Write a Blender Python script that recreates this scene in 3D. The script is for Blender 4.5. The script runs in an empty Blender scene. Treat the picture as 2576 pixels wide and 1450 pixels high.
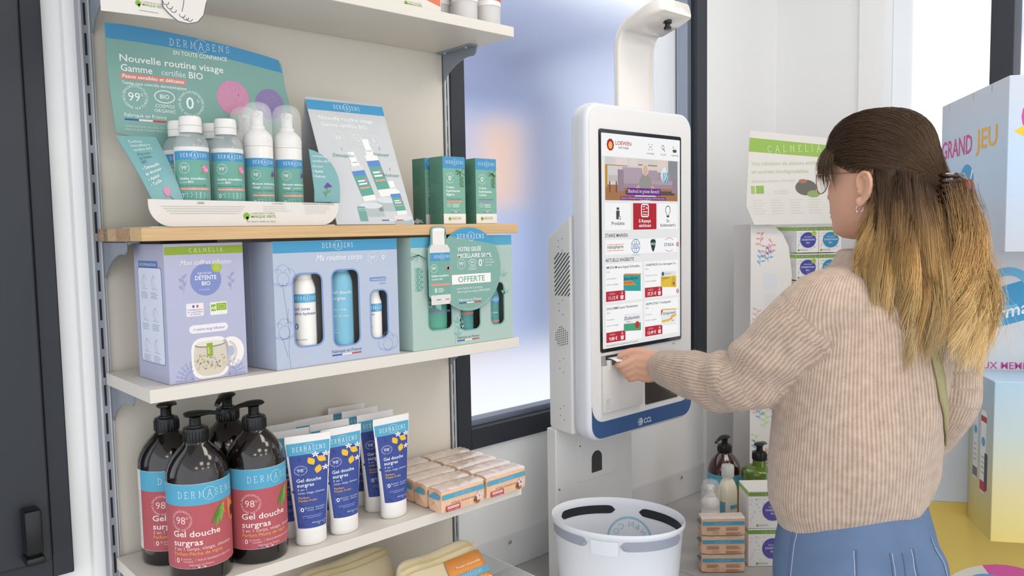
import bpy, bmesh, math, random
import numpy as np
from math import sin, cos, pi, radians, sqrt, atan2
from mathutils import Vector, Matrix
from mathutils.bvhtree import BVHTree

random.seed(7)
scene = bpy.context.scene
COL = scene.collection

# ------------------------------------------------------------------ camera
cam_data = bpy.data.cameras.new('camera')
cam_data.sensor_width = 36.0
cam_data.lens = 27.96
cam_data.clip_start = 0.05
camera = bpy.data.objects.new('camera', cam_data)
COL.objects.link(camera)
camera.matrix_world = Matrix(((0.7362, 0.0633, -0.6738, -0.3739),
                              (-0.6766, 0.0434, -0.7351, -1.1745),
                              (-0.0173, 0.9971, 0.0748, 1.5),
                              (0, 0, 0, 1)))
scene.camera = camera

# ------------------------------------------------------------------ world, exposure
world = bpy.data.worlds.new('overcast_sky')
scene.world = world
world.use_nodes = True
bg = world.node_tree.nodes['Background']
bg.inputs[0].default_value = (0.92, 0.955, 1.0, 1)
bg.inputs[1].default_value = 1.75
scene.view_settings.view_transform = 'Standard'
scene.view_settings.look = 'None'
scene.view_settings.gamma = 1.0
scene.view_settings.use_curve_mapping = False
scene.view_settings.exposure = -0.14
LAMP = 7.6            # strength of the ceiling panels

# ------------------------------------------------------------------ materials
def lin(h):
    h = h.lstrip('#')
    r = []
    for i in (0, 2, 4):
        c = int(h[i:i+2], 16) / 255
        r.append(c / 12.92 if c <= 0.04045 else ((c + 0.055) / 1.055) ** 2.4)
    return r

MATS = {}
def mat(name, hexc='#ffffff', rough=0.5, metal=0.0, spec=0.5, var=0.03, vscale=25.0, bump=0.0, bscale=300.0,
        trans=0.0, ior=1.45, alpha=1.0, emit=0.0, coat=0.0, sss=0.0, sheen=0.0):
    if name in MATS:
        return MATS[name]
    m = bpy.data.materials.new(name)
    m.use_nodes = True
    nt = m.node_tree
    b = nt.nodes['Principled BSDF']
    c = lin(hexc)
    b.inputs['Roughness'].default_value = rough
    b.inputs['Metallic'].default_value = metal
    b.inputs['Specular IOR Level'].default_value = spec
    b.inputs['IOR'].default_value = ior
    b.inputs['Transmission Weight'].default_value = trans
    b.inputs['Alpha'].default_value = alpha
    b.inputs['Coat Weight'].default_value = coat
    b.inputs['Coat Roughness'].default_value = 0.08
    b.inputs['Sheen Weight'].default_value = sheen
    if sss:
        b.inputs['Subsurface Weight'].default_value = sss
        b.inputs['Subsurface Radius'].default_value = (0.012, 0.005, 0.003)
        b.inputs['Subsurface Scale'].default_value = 0.4
    tc = nt.nodes.new('ShaderNodeTexCoord')
    nz = nt.nodes.new('ShaderNodeTexNoise')
    nz.inputs['Scale'].default_value = vscale
    nz.inputs['Detail'].default_value = 3
    nt.links.new(tc.outputs['Object'], nz.inputs['Vector'])
    mx = nt.nodes.new('ShaderNodeMix')
    mx.data_type = 'RGBA'
    mx.inputs[6].default_value = (*[x * (1 - var) for x in c], 1)
    mx.inputs[7].default_value = (*[min(1, x * (1 + var)) for x in c], 1)
    nt.links.new(nz.outputs['Fac'], mx.inputs[0])
    nt.links.new(mx.outputs[2], b.inputs['Base Color'])
    if bump:
        bn = nt.nodes.new('ShaderNodeTexNoise')
        bn.inputs['Scale'].default_value = bscale
        nt.links.new(tc.outputs['Object'], bn.inputs['Vector'])
        bp = nt.nodes.new('ShaderNodeBump')
        bp.inputs['Strength'].default_value = bump
        bp.inputs['Distance'].default_value = 0.002
        nt.links.new(bn.outputs['Fac'], bp.inputs['Height'])
        nt.links.new(bp.outputs[0], b.inputs['Normal'])
    if emit:
        b.inputs['Emission Color'].default_value = (*c, 1)
        b.inputs['Emission Strength'].default_value = emit
        if emit >= 1:
            b.inputs['Specular IOR Level'].default_value = 0.1
    m.diffuse_color = (*c, 1)
    MATS[name] = m
    return m

def screen_mat(hexc):
    """a colour shown on the lit display"""
    name = 'display_' + hexc.strip('#')
    if name in MATS:
        return MATS[name]
    m = bpy.data.materials.new(name)
    m.use_nodes = True
    nt = m.node_tree
    b = nt.nodes['Principled BSDF']
    c = lin(hexc)
    b.inputs['Base Color'].default_value = (0.01, 0.01, 0.01, 1)
    b.inputs['Roughness'].default_value = 0.35
    b.inputs['Specular IOR Level'].default_value = 0.2
    b.inputs['Emission Color'].default_value = (*c, 1)
    b.inputs['Emission Strength'].default_value = 0.97
    MATS[name] = m
    return m

def ink(hexc):
    return mat('ink_' + hexc.strip('#'), hexc, rough=0.55, spec=0.3, var=0.02, vscale=60)

# ------------------------------------------------------------------ mesh building
class MB:
    def __init__(s):
        s.v = []; s.f = []; s.m = []
    def add(s, v, f, m=0):
        b = len(s.v)
        s.v.extend([tuple(p) for p in v])
        for q in f:
            s.f.append([i + b for i in q]); s.m.append(m)
    def box(s, x0, x1, y0, y1, z0, z1, m=0):
        s.add([(x0,y0,z0),(x1,y0,z0),(x1,y1,z0),(x0,y1,z0),(x0,y0,z1),(x1,y0,z1),(x1,y1,z1),(x0,y1,z1)],
              [(0,3,2,1),(4,5,6,7),(0,1,5,4),(1,2,6,5),(2,3,7,6),(3,0,4,7)], m)
    def rbox(s, x0, x1, y0, y1, z0, z1, r=0.002, seg=2, m=0):
        bm = bmesh.new()
        bmesh.ops.create_cube(bm, size=1)
        for v in bm.verts:
            v.co = Vector(((x0+x1)/2 + v.co.x*(x1-x0), (y0+y1)/2 + v.co.y*(y1-y0), (z0+z1)/2 + v.co.z*(z1-z0)))
        bmesh.ops.bevel(bm, geom=list(bm.edges), offset=r, segments=seg, profile=0.5, affect='EDGES')
        s.bm(bm, m)
    def bm(s, bm, m=0):
        bm.verts.index_update()
        s.add([v.co[:] for v in bm.verts], [[v.index for v in f.verts] for f in bm.faces], m)
        bm.free()
    def lathe(s, prof, n=32, c=(0,0), m=0, sx=1.0, sy=1.0, a0=0.0, a1=2*pi):
        full = abs(a1 - a0 - 2*pi) < 1e-6
        cols = n if full else n + 1
        v = []; f = []
        for (r, z) in prof:
            for i in range(cols):
                a = a0 + (a1 - a0) * i / n
                v.append((c[0] + r*sx*cos(a), c[1] + r*sy*sin(a), z))
        for j in range(len(prof) - 1):
            for i in range(n):
                i2 = (i + 1) % cols
                f.append((j*cols+i, j*cols+i2, (j+1)*cols+i2, (j+1)*cols+i))
        if full:
            if prof[0][0] > 1e-6: f.append(tuple(reversed(range(cols))))
            if prof[-1][0] > 1e-6: f.append(tuple(range((len(prof)-1)*cols, len(prof)*cols)))
        s.add(v, f, m)
    def rings(s, rings, m=0, cap0=True, cap1=True):
        n = len(rings[0]); v = [p for r in rings for p in r]; f = []
        for j in range(len(rings) - 1):
            for i in range(n):
                i2 = (i + 1) % n
                f.append((j*n+i, j*n+i2, (j+1)*n+i2, (j+1)*n+i))
        if cap0: f.append(tuple(reversed(range(n))))
        if cap1: f.append(tuple(range((len(rings)-1)*n, len(rings)*n)))
        s.add(v, f, m)
    def tube(s, pts, r, n=8, m=0, closed=False):
        pts = [Vector(p) for p in pts]
        k = len(pts)
        rad = r if isinstance(r, (list, tuple)) else [r] * k
        ref = None; rr = []
        for i, p in enumerate(pts):
            if closed: t = pts[(i+1) % k] - pts[i-1]
            else: t = pts[min(i+1, k-1)] - pts[max(i-1, 0)]
            t.normalize()
            if ref is None:
                ref = Vector((0,0,1)) if abs(t.z) < 0.9 else Vector((1,0,0))
            a = (ref - t * ref.dot(t)).normalized(); ref = a
            b = t.cross(a)
            rr.append([tuple(p + (a*cos(2*pi*j/n) + b*sin(2*pi*j/n)) * rad[i]) for j in range(n)])
        if closed: rr.append(rr[0])
        s.rings(rr, m, not closed, not closed)
    def prism(s, poly, fn, d0, d1, m=0):
        n = len(poly)
        v = [fn(u, w, d0) for u, w in poly] + [fn(u, w, d1) for u, w in poly]
        f = [tuple(reversed(range(n))), tuple(range(n, 2*n))]
        f += [(i, (i+1) % n, n + (i+1) % n, n + i) for i in range(n)]
        s.add(v, f, m)

def me_of(mb, name, mats, smooth=False, angle=None):
    me = bpy.data.meshes.new(name)
    me.from_pydata(mb.v, [], mb.f)
    for m in mats: me.materials.append(m)
    if len(mats) > 1:
        me.polygons.foreach_set('material_index', np.array(mb.m, dtype=np.int32))
    if smooth:
        me.polygons.foreach_set('use_smooth', np.ones(len(me.polygons), dtype=bool))
        if angle: me.set_sharp_from_angle(angle=radians(angle))
    me.update()
    return me

def obj(name, mb, mats, parent=None, smooth=False, angle=35, fix=True, bevel=0.0):
    if not isinstance(mats, (list, tuple)): mats = [mats]
    me = me_of(mb, name, mats, smooth, angle)
    if fix:
        bm = bmesh.new(); bm.from_mesh(me)
        bmesh.ops.recalc_face_normals(bm, faces=bm.faces)
        bm.to_mesh(me); bm.free()
    o = bpy.data.objects.new(name, me)
    COL.objects.link(o)
    if parent: o.parent = parent
    if bevel:
        b = o.modifiers.new('bevel', 'BEVEL'); b.width = bevel; b.segments = 2; b.limit_method = 'ANGLE'
    return o

def tag(o, label, cat, group=None):
    o['label'] = label; o['category'] = cat
    if group: o['group'] = group
    return o

def struct(o):
    o['kind'] = 'structure'
    return o

def thing(name, label, cat, loc=(0,0,0), rz=0.0, group=None):
    o = bpy.data.objects.new(name, None)
    COL.objects.link(o)
    o.empty_display_size = 0.05
    o.location = loc; o.rotation_euler = (0, 0, rz)
    return tag(o, label, cat, group)

def dup(root, loc, rz=0.0, label=None, group=None):
    r = root.copy(); COL.objects.link(r)
    r.location = loc; r.rotation_euler = (0, 0, rz)
    if label: r['label'] = label
    if group: r['group'] = group
    for ch in list(root.children):
        c = ch.copy(); COL.objects.link(c); c.parent = r
        for g in ch.children:
            d = g.copy(); COL.objects.link(d); d.parent = c
    return r

# ------------------------------------------------------------------ lettering and flat print
GLY = {}
def glyphs(text, bold=False, spacing=1.0):
    key = (text, bold, spacing)
    if key in GLY: return GLY[key]
    cu = bpy.data.curves.new('t', 'FONT')
    cu.body = text; cu.size = 1.0; cu.resolution_u = 2
    cu.space_character = spacing
    if bold: cu.offset = 0.012
    o = bpy.data.objects.new('t', cu)
    me = o.to_mesh()
    v = [(p.co.x, p.co.y) for p in me.vertices]
    f = [tuple(p.vertices) for p in me.polygons]
    o.to_mesh_clear()
    bpy.data.objects.remove(o); bpy.data.curves.remove(cu)
    if v:
        x0 = min(p[0] for p in v); x1 = max(p[0] for p in v)
    else: x0 = x1 = 0
    GLY[key] = (v, f, x0, x1)
    return GLY[key]
CAPH = 0.70

def stroke_poly(pts, w, closed=False):
    """a flat ribbon of width w along 2-D points -> verts, faces"""
    n = len(pts); L = []; Rr = []
    for i in range(n):
        if closed: a = pts[i-1]; b = pts[(i+1) % n]
        else: a = pts[max(i-1, 0)]; b = pts[min(i+1, n-1)]
        dx, dy = b[0]-a[0], b[1]-a[1]
        l = sqrt(dx*dx + dy*dy) or 1
        nx, ny = -dy/l*w/2, dx/l*w/2
        L.append((pts[i][0]+nx, pts[i][1]+ny)); Rr.append((pts[i][0]-nx, pts[i][1]-ny))
    v = L + Rr
    f = [(i, n+i, n+(i+1) % n, (i+1) % n) for i in range(n if closed else n-1)]
    return v, f

def arc(cx, cy, r, a0, a1, n=12, ry=None):
    ry = ry or r
    return [(cx + r*cos(radians(a0+(a1-a0)*i/n)), cy + ry*sin(radians(a0+(a1-a0)*i/n))) for i in range(n+1)]

def serif_strokes(ch):
    S = []
    def ser(x, y, h=0.13): S.append([(x-h, y), (x+h, y)])
    if ch == 'D':
        S += [[(0.16,0),(0.16,1)], [(0.0,1),(0.34,1)] + arc(0.34,0.5,0.46,90,-90,10,0.5) + [(0.0,0)]]; w = .84
    elif ch == 'E':
        S += [[(0.16,0),(0.16,1)], [(0,1),(0.66,1),(0.66,.82)], [(0.16,.52),(0.5,.52)], [(0,0),(0.7,0),(0.7,.2)]]; w = .74
    elif ch == 'R':
        S += [[(0.16,0),(0.16,1)], [(0,1),(0.4,1)] + arc(0.4,0.75,0.26,90,-90,8,0.25) + [(0.16,.5)], [(0.4,.5),(0.7,0),(0.84,0)]]; ser(.16,0); w = .86
    elif ch == 'M':
        S += [[(0.16,0),(0.2,1)], [(0.2,1),(0.55,0.15),(0.9,1)], [(0.9,1),(0.94,0)]]; ser(.15,0); ser(.95,0); S += [[(.06,1),(.2,1)],[(.9,1),(1.04,1)]]; w = 1.1
    elif ch == 'A':
        S += [[(0.1,-.1),(0.5,1.1)], [(0.5,1.1),(0.9,-.1)], [(0.24,.32),(0.76,.32)]]; ser(.08,-.1); ser(.92,-.1); w = 1.0
    elif ch == 'S':
        S += [[(0.6,.76)] + arc(0.34,0.75,0.26,0,270,12,0.25) + arc(0.34,0.25,0.28,90,-180,12,0.25)]; w = .68
    elif ch == 'N':
        S += [[(0.16,0),(0.16,1)], [(0.16,1),(0.84,0)], [(0.84,0),(0.84,1)]]; ser(.16,0); ser(.84,1); S += [[(0,1),(.16,1)]]; w = 1.0
    elif ch == 'C':
        S += [arc(0.48,0.5,0.46,45,315,14,0.5)]; w = .9
    elif ch == 'L':
        S += [[(0.16,0),(0.16,1)], [(0,0),(0.66,0),(0.66,.2)]]; ser(.16,1); w = .72
    elif ch == 'I':
        S += [[(0.16,0),(0.16,1)]]; ser(.16,0); ser(.16,1); w = .34
    else: w = .5
    return S, w

class Print:
    """flat print made of thin patches; one mesh per product, mapped onto its surface"""
    H = 0.00014
    def __init__(s):
        s.v = []; s.f = []; s.m = []; s.mats = []
        s.inkf = ink
    def _mi(s, c):
        m = s.inkf(c)
        if m not in s.mats: s.mats.append(m)
        return s.mats.index(m)
    def add(s, v, f, c, lay):
        b = len(s.v); mi = s._mi(c)
        s.v.extend([(p[0], p[1], lay) for p in v])
        for q in f: s.f.append([i+b for i in q]); s.m.append(mi)
    def rect(s, u0, v0, u1, v1, c, lay=1, step=0.006):
        n = max(1, min(60, int(abs(u1-u0)/step)))
        v = [(u0+(u1-u0)*i/n, w) for w in (v0, v1) for i in range(n+1)]
        s.add(v, [(i, i+1, n+2+i, n+1+i) for i in range(n)], c, lay)
    def rrect(s, u0, v0, u1, v1, r, c, lay=1):
        p = arc(u1-r,v1-r,r,0,90,4)+arc(u0+r,v1-r,r,90,180,4)+arc(u0+r,v0+r,r,180,270,4)+arc(u1-r,v0+r,r,270,360,4)
        s.poly(p, c, lay)
    def rline(s, u0, v0, u1, v1, r, w, c, lay=1):
        p = arc(u1-r,v1-r,r,0,90,4)+arc(u0+r,v1-r,r,90,180,4)+arc(u0+r,v0+r,r,180,270,4)+arc(u1-r,v0+r,r,270,360,4)
        v, f = stroke_poly(p, w, True); s.add(v, f, c, lay)
    def poly(s, pts, c, lay=1):
        s.add(pts, [tuple(range(len(pts)))], c, lay)
    def disc(s, u, v, r, c, lay=1, ry=None, n=20, rot=0):
        ry = ry or r
        cr, sr = cos(rot), sin(rot)
        P = [(r*cos(2*pi*i/n), ry*sin(2*pi*i/n)) for i in range(n)]
        s.poly([(u+x*cr-y*sr, v+x*sr+y*cr) for x, y in P], c, lay)
    def ring(s, u, v, r, w, c, lay=2, ry=None, n=24):
        ry = ry or r
        v_, f = stroke_poly([(u+r*cos(2*pi*i/n), v+ry*sin(2*pi*i/n)) for i in range(n)], w, True)
        s.add(v_, f, c, lay)
    def line(s, pts, w, c, lay=2, closed=False):
        v, f = stroke_poly(pts, w, closed); s.add(v, f, c, lay)
    def leaf(s, u, v, l, w, ang, c, lay=2):
        P = [(l*t, w*sin(pi*t)) for t in (0,.2,.4,.6,.8,1)] + [(l*t, -w*sin(pi*t)) for t in (.8,.6,.4,.2)]
        ca, sa = cos(radians(ang)), sin(radians(ang))
        s.poly([(u+x*ca-y*sa, v+x*sa+y*ca) for x, y in P], c, lay)
    def text(s, t, u, v, h, c, al='L', bold=False, shear=0.0, sp=1.0, xs=1.0, lay=3, fit=None):
        g, f, x0, x1 = glyphs(t, bold, sp)
        if not g: return
        k = h / CAPH
        if fit: xs = fit / ((x1-x0)*k)
        w = (x1-x0)*k*xs
        o = {'L': 0, 'C': -w/2, 'R': -w}[al]
        s.add([(u+o+(x-x0)*k*xs+shear*y*k, v+y*k) for x, y in g], f, c, lay)
    def arctext(s, t, u, v, r, h, c, mid=90, lay=3, bold=False, inner=False, ry=None):
        k = h/CAPH; ry = ry or r
        ws = [((glyphs(ch, bold)[3]-glyphs(ch, bold)[2])*k + h*0.28) if ch != ' ' else h*0.6 for ch in t]
        tot = sum(ws); a = -tot/2
        for ch, w in zip(t, ws):
            if ch != ' ':
                g, f, x0, x1 = glyphs(ch, bold)
                cpos = (a + w/2) / r
                ang = radians(mid) - cpos if not inner else radians(mid) + cpos
                rot = ang - pi/2 if not inner else ang + pi/2
                cx, cy = u + r*cos(ang), v + ry*sin(ang)
                ca, sa = cos(rot), sin(rot)
                pts = []
                for x, y in g:
                    xx = (x-(x0+x1)/2)*k; yy = (y-CAPH/2)*k
                    pts.append((cx+xx*ca-yy*sa, cy+xx*sa+yy*ca))
                s.add(pts, f, c, lay)
            a += w
    def serif(s, t, u, v, h, w, c, lay=3, sw=0.09, gap=0.55, halo=True):
        """thin slab-serif capitals, fitted to width w and centred on u"""
        info = [serif_strokes(ch) for ch in t]
        tot = sum(i[1] for i in info) + gap*(len(t)-1)
        kx = w/tot; x = u - w/2; sw *= .74
        for ch, (S, cw) in zip(t, info):
            for st in S:
                vv, f = stroke_poly([(x+p[0]*kx, v+p[1]*h) for p in st], h*sw)
                s.add(vv, f, c, lay)
            if halo and ch == 'A' and t == 'DERMASENS':
                cx, cy = x + 0.5*kx, v + h*0.48
                for a0, a1 in ((40, 150), (215, 325)):
                    vv, f = stroke_poly(arc(cx, cy, h*1.0, a0, a1, 12), h*sw*0.8)
                    s.add(vv, f, c, lay)
            x += (cw+gap)*kx
    # --- recurring little marks of the packs
    def badge(s, u, v, r, num, c, top='INGRÉDIENTS', low="D'ORIGINE NATURELLE", lay=3):
        s.arctext(top, u, v, r*0.88, r*0.2, c, 90, lay)
        s.arctext(low, u, v, r*0.88, r*0.2, c, 270, lay, inner=True)
        s.text(num, u-r*0.08, v-r*0.32, r*0.68, c, 'C', lay=lay)
        s.text('%', u+r*0.42, v+r*0.12, r*0.22, c, 'L', lay=lay)
    def cosmos(s, u, v, r, c, words=True):
        s.ring(u, v, r, r*0.09, c, 3, r*0.62)
        s.text('BIO', u, v-r*0.2, r*0.42, c, 'C', bold=True)
        if words:
            s.text('COSMOS', u, v-r*1.12, r*0.34, c, 'C'); s.text('ORGANIC', u, v-r*1.62, r*0.34, c, 'C')
    def france(s, u, v, h, c, al='L'):
        g, f, x0, x1 = glyphs('Fabriqué en France'); w = (x1-x0)*h/CAPH
        o = {'L': 0, 'C': -w/2}[al]
        s.text('Fabriqué en France', u+o, v, h, c, 'L')
        for i, cc in enumerate(('#3f56a4', '#e9e5e2', '#c4474d')):
            s.rect(u+o+w*i/3, v-h*0.95, u+o+w*(i+1)/3, v-h*0.5, cc, 3)
    def marque(s, u, v, w, c='#7fae3c', grey='#a09a92'):
        s.disc(u-w*0.42, v, w*0.1, c, 3, n=10); s.poly([(u-w*0.44,v-w*.02),(u-w*.36,v-w*.02),(u-w*.38,v-w*.14),(u-w*.42,v-w*.14)], c, 3)
        s.text('LABORATOIRE', u-w*0.28, v+w*0.045, w*0.055, grey, 'L', fit=w*0.72)
        s.text('MARQUE VERTE', u-w*0.28, v-w*0.055, w*0.075, c, 'L', bold=True, fit=w*0.75)
    def lines(s, u0, v, u1, h, n, dv, c, lay=2, ragged=0.25):
        for i in range(n):
            e = u1 - random.random()*ragged*(u1-u0)
            s.rect(u0, v-i*dv, e, v-i*dv+h, c, lay)
    def build(s, name, fn, parent):
        me = bpy.data.meshes.new(name)
        me.from_pydata([fn(u, v, s.H*l) for u, v, l in s.v], [], s.f)
        for m in s.mats: me.materials.append(m)
        me.polygons.foreach_set('material_index', np.array(s.m, dtype=np.int32))
        me.update()
        o = bpy.data.objects.new(name, me); COL.objects.link(o)
        if parent: o.parent = parent
        return o

def flat(o, U, V):
    o = Vector(o); U = Vector(U).normalized(); V = Vector(V).normalized(); N = U.cross(V)
    return lambda u, v, h: tuple(o + U*u + V*v + N*h)
def cyl(R, z0=0.0, a0=-pi/2):
    return lambda u, v, h: ((R+h)*cos(a0+u/R), (R+h)*sin(a0+u/R), z0+v)
def front(x, y, z):          # a face looking to -Y
    return flat((x, y, z), (1,0,0), (0,0,1))

# ================================================================== THE SETTING
M_wall = mat('white_wall_paint', '#f2f2f1', rough=0.6, var=0.012, vscale=3, bump=0.05, bscale=400)
M_ceil = mat('ceiling_paint', '#efefee', rough=0.8, var=0.01)
M_floor = mat('grey_floor', '#b4b1ad', rough=0.35, var=0.06, vscale=4)
M_frame = mat('anthracite_frame', '#2b2f36', rough=0.42, var=0.06, vscale=12, bump=0.03, bscale=900)
M_bead = mat('glazing_bead', '#8b94a3', rough=0.3, metal=0.4, var=0.03)
M_black = mat('black_plastic', '#141517', rough=0.3, var=0.05)

def frosty(name, rough):
    m = mat(name, '#ffffff', rough=rough, trans=1.0, ior=1.25, var=0.0)
    return m
M_pane = frosty('hazy_window_glass', 0.20)

fl = MB(); fl.box(-2.3, 2.4, -3.4, 0.45, -0.1, 0.0)
struct(obj('floor', fl, M_floor))
cl = MB(); cl.box(-2.3, 2.4, -3.4, 0.45, 2.7, 2.8)
struct(obj('ceiling', cl, M_ceil))

ZT = 2.5
wb = MB()
wb.box(-2.3, -1.05, .25, .45, 0, 2.7)
wb.box(-1.05, -.055, .25, .45, 0, .955); wb.box(-1.05, -.055, .25, .45, ZT, 2.7)
wb.box(-.055, .745, .25, .45, 0, 2.7)
wb.box(.745, 1.744, .25, .45, 0, .985); wb.box(.745, 1.744, .25, .45, ZT, 2.7)
wb.box(1.744, 2.4, .25, .45, 0, 2.7)
struct(obj('wall_back', wb, M_wall))
wr = MB()
wr.box(2.18, 2.4, -.116, .25, 0, 2.7)
wr.box(2.18, 2.4, -1.9, -.116, 0, .9); wr.box(2.18, 2.4, -1.9, -.116, ZT, 2.7)
wr.box(2.18, 2.4, -3.4, -1.9, 0, 2.7)
struct(obj('wall_right', wr, M_wall))
t = MB(); t.box(1.744, 1.969, .238, .25, .66, 2.7)
struct(obj('trim_1', t, M_wall))
t = MB(); t.box(2.166, 2.18, -.118, -.040, .66, 2.7)
struct(obj('trim_2', t, M_wall))
t = MB(); t.rbox(-.0270, -.0035, .232, .25, .3, 2.7, .003, 2)
struct(obj('trim_3', t, M_wall, smooth=True))

# --- window_1 : dark sash at the left edge, with its handle
w1 = MB(); w1.box(-.085, -.055, .238, .31, .955, ZT); w1.box(-1.05, -1.02, .238, .31, .955, ZT)
w1.box(-1.02, -.085, .238, .31, .955, .985); w1.box(-1.02, -.085, .238, .31, ZT-.03, ZT)
win1 = struct(obj('window_1', w1, M_frame, bevel=.002))
s1 = MB(); s1.box(-.165, -.087, .228, .30, .987, ZT-.03); s1.box(-1.018, -.94, .228, .30, .987, ZT-.03)
s1.box(-.94, -.165, .228, .30, .987, 1.06); s1.box(-.94, -.165, .228, .30, ZT-.1, ZT-.03)
obj('sash', s1, M_frame, win1, bevel=.003)
s2 = MB(); s2.box(-.185, -.165, .242, .28, 1.06, ZT-.1); s2.box(-.94, -.92, .242, .28, 1.06, ZT-.1); s2.box(-.92, -.185, .242, .28, 1.06, 1.08)
obj('glazing_bead', s2, M_frame, win1)
g = MB(); g.box(-.93, -.175, .262, .268, 1.07, ZT-.09)
obj('pane', g, M_pane, win1)
h = MB(); h.rbox(-.128, -.104, .196, .228, 1.012, 1.082, .004, 2)
hd = obj('window_handle', h, M_black, win1, smooth=True)
h = MB(); h.rbox(-.130, -.103, .190, .228, .998, 1.011, .004, 2); h.rbox(-.124, -.109, .200, .228, 1.009, 1.015, .001, 1)
obj('handle_cap', h, M_black, hd, smooth=True)

# --- window_2 : the big window behind the kiosk
w2 = MB(); w2.box(.745, .785, .236, .32, .985, ZT); w2.box(1.69, 1.744, .236, .32, .985, ZT)
w2.box(.785, 1.69, .236, .32, .985, 1.034); w2.box(.785, 1.69, .236, .32, ZT-.05, ZT)
win2 = struct(obj('window_2', w2, M_frame, bevel=.002))
b2 = MB(); b2.box(.785, .789, .262, .30, 1.034, ZT-.05); b2.box(1.672, 1.69, .258, .30, 1.034, ZT-.05); b2.box(.787, 1.69, .262, .30, 1.034, 1.047)
obj('glazing_bead', b2, M_bead, win2)
g = MB(); g.box(.775, 1.70, .286, .294, 1.024, ZT-.04)
obj('pane', g, M_pane, win2)

# --- window_3 : in the side wall
w3 = MB(); w3.box(2.20, 2.27, -.46, -.40, .9, ZT); w3.box(2.20, 2.27, -1.9, -1.85, .9, ZT)
w3.box(2.20, 2.27, -1.85, -.116, .9, .95); w3.box(2.20, 2.27, -1.85, -.116, ZT-.05, ZT)
win3 = struct(obj('window_3', w3, M_frame, bevel=.002))
g = MB(); g.box(2.23, 2.238, -.41, -.100, .94, ZT-.04); obj('pane', g, M_pane, win3)
g = MB(); g.box(2.23, 2.238, -1.86, -.45, .94, ZT-.04); obj('pane', g, M_pane, win3)

# --- the grey tiled counter under the kiosk
M_tile = mat('grey_tile', '#aeacaa', rough=0.18, var=0.05, vscale=6)
M_cabw = mat('white_cabinet', '#dcdbd8', rough=0.5, var=0.02)
ct = thing('counter', 'long white counter with glossy grey tiled top along the window wall', 'counter', (1.45, -.02, 0))
c = MB(); c.box(.74-1.45, 2.17-1.45, -.24, .265, 0, .635)
obj('cabinet_body', c, M_cabw, ct)
for x0, x1 in ((.736, 1.189), (1.191, 1.789), (1.791, 2.178)):
    c = MB(); c.rbox(x0-1.45, x1-1.45, -.26, .268, .635, .66, .0012, 1)
    obj('tile', c, M_tile, ct)
M_skirt = mat('clear_acrylic_strip', '#f8f9fb', rough=0.12, spec=0.5, alpha=0.22, var=0.0)
t = MB(); t.rbox(.736, 2.178, .2445, .2498, .661, .746, .001, 1)
tr4 = struct(obj('trim_4', t, M_skirt))
M_screw = mat('screw_metal', '#d9dade', rough=0.25, metal=0.8, var=0.0)
for x in (.905, 1.62, 2.05):
    k = MB(); k.lathe([(.0001, 0), (.0055, 0), (.0050, .0015), (.0025, .0028), (.0001, .003)], 14)
    o = obj('screw', k, M_screw, tr4, smooth=True); o.rotation_euler = (pi/2, 0, 0); o.location = (x, .2445, .728)

# --- ceiling lights
M_lamp = mat('lamp_diffuser', '#fff6ea', emit=LAMP, var=0.0)
M_lampf = mat('lamp_frame', '#f2f2f2', rough=0.4, var=0.0)
def ceiling_light(x, y, label):
    o = thing('ceiling_light', label, 'light', (x, y, 2.7), 0, 'ceiling lights')
    a = MB()
    for q in ((-.26,.26,-.26,-.24), (-.26,.26,.24,.26), (-.26,-.24,-.24,.24), (.24,.26,-.24,.24)):
        a.box(q[0], q[1], q[2], q[3], -.03, 0)
    obj('frame', a, M_lampf, o)
    a = MB(); a.box(-.24, .24, -.24, .24, -.022, -.010)
    obj('diffuser', a, M_lamp, o)
for x, y, l in ((.95, -.62, 'over kiosk and basket, added to brighten the wall below'), (.10, -1.75, 'in front of the shelving'), (1.45, -1.00, 'over the woman at the kiosk'), (1.25, -2.0, 'behind the woman at the kiosk'), (.15, -2.95, 'well back from the shelving'), (1.40, -2.95, 'well back from the kiosk'), (-.95, -2.3, 'in front of the dark window sash')):  # panel over the kiosk is added to brighten kiosk front, lower wall and counter
    ceiling_light(x, y, 'square flat ceiling light panel ' + l)

# --- the street outside
M_street = mat('street_paving', '#e6e8ee', rough=0.8, var=0.05, vscale=0.7)
g = MB(); g.box(-12, 30, .6, 30, -.6, -.12); g.box(2.6, 30, -12, .6, -.6, -.12)
struct(obj('street', g, M_street))
def house(name, label, x0, x1, y0, y1, h, wall, roof, wins, side='y'):
    o = thing(name, label, 'building', ((x0+x1)/2, (y0+y1)/2, -.12))
    hx, hy = (x1-x0)/2, (y1-y0)/2
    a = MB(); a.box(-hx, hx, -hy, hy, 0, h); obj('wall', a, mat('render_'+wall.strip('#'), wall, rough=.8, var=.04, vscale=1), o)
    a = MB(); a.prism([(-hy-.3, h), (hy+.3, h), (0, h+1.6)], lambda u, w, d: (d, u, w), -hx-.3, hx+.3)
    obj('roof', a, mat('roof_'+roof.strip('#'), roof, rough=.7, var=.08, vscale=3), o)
    for (c, z, w, hh) in wins:
        a = MB()
        if side == 'y': a.box(c-w/2, c+w/2, -hy-.06, -hy+.05, z, z+hh)
        else: a.box(-hx-.06, -hx+.05, c-w/2, c+w/2, z, z+hh)
        f = obj('window', a, mat('house_window_frame', '#f8ddc8', rough=.5), o)
        a = MB()
        if side == 'y': a.box(c-w/2+.08, c+w/2-.08, -hy-.08, -hy-.05, z+.08, z+hh-.08)
        else: a.box(-hx-.08, -hx-.05, c-w/2+.08, c+w/2-.08, z+.08, z+hh-.08)
        obj('pane', a, mat('house_window_pane', '#f2c39c', rough=.2), f)
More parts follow.
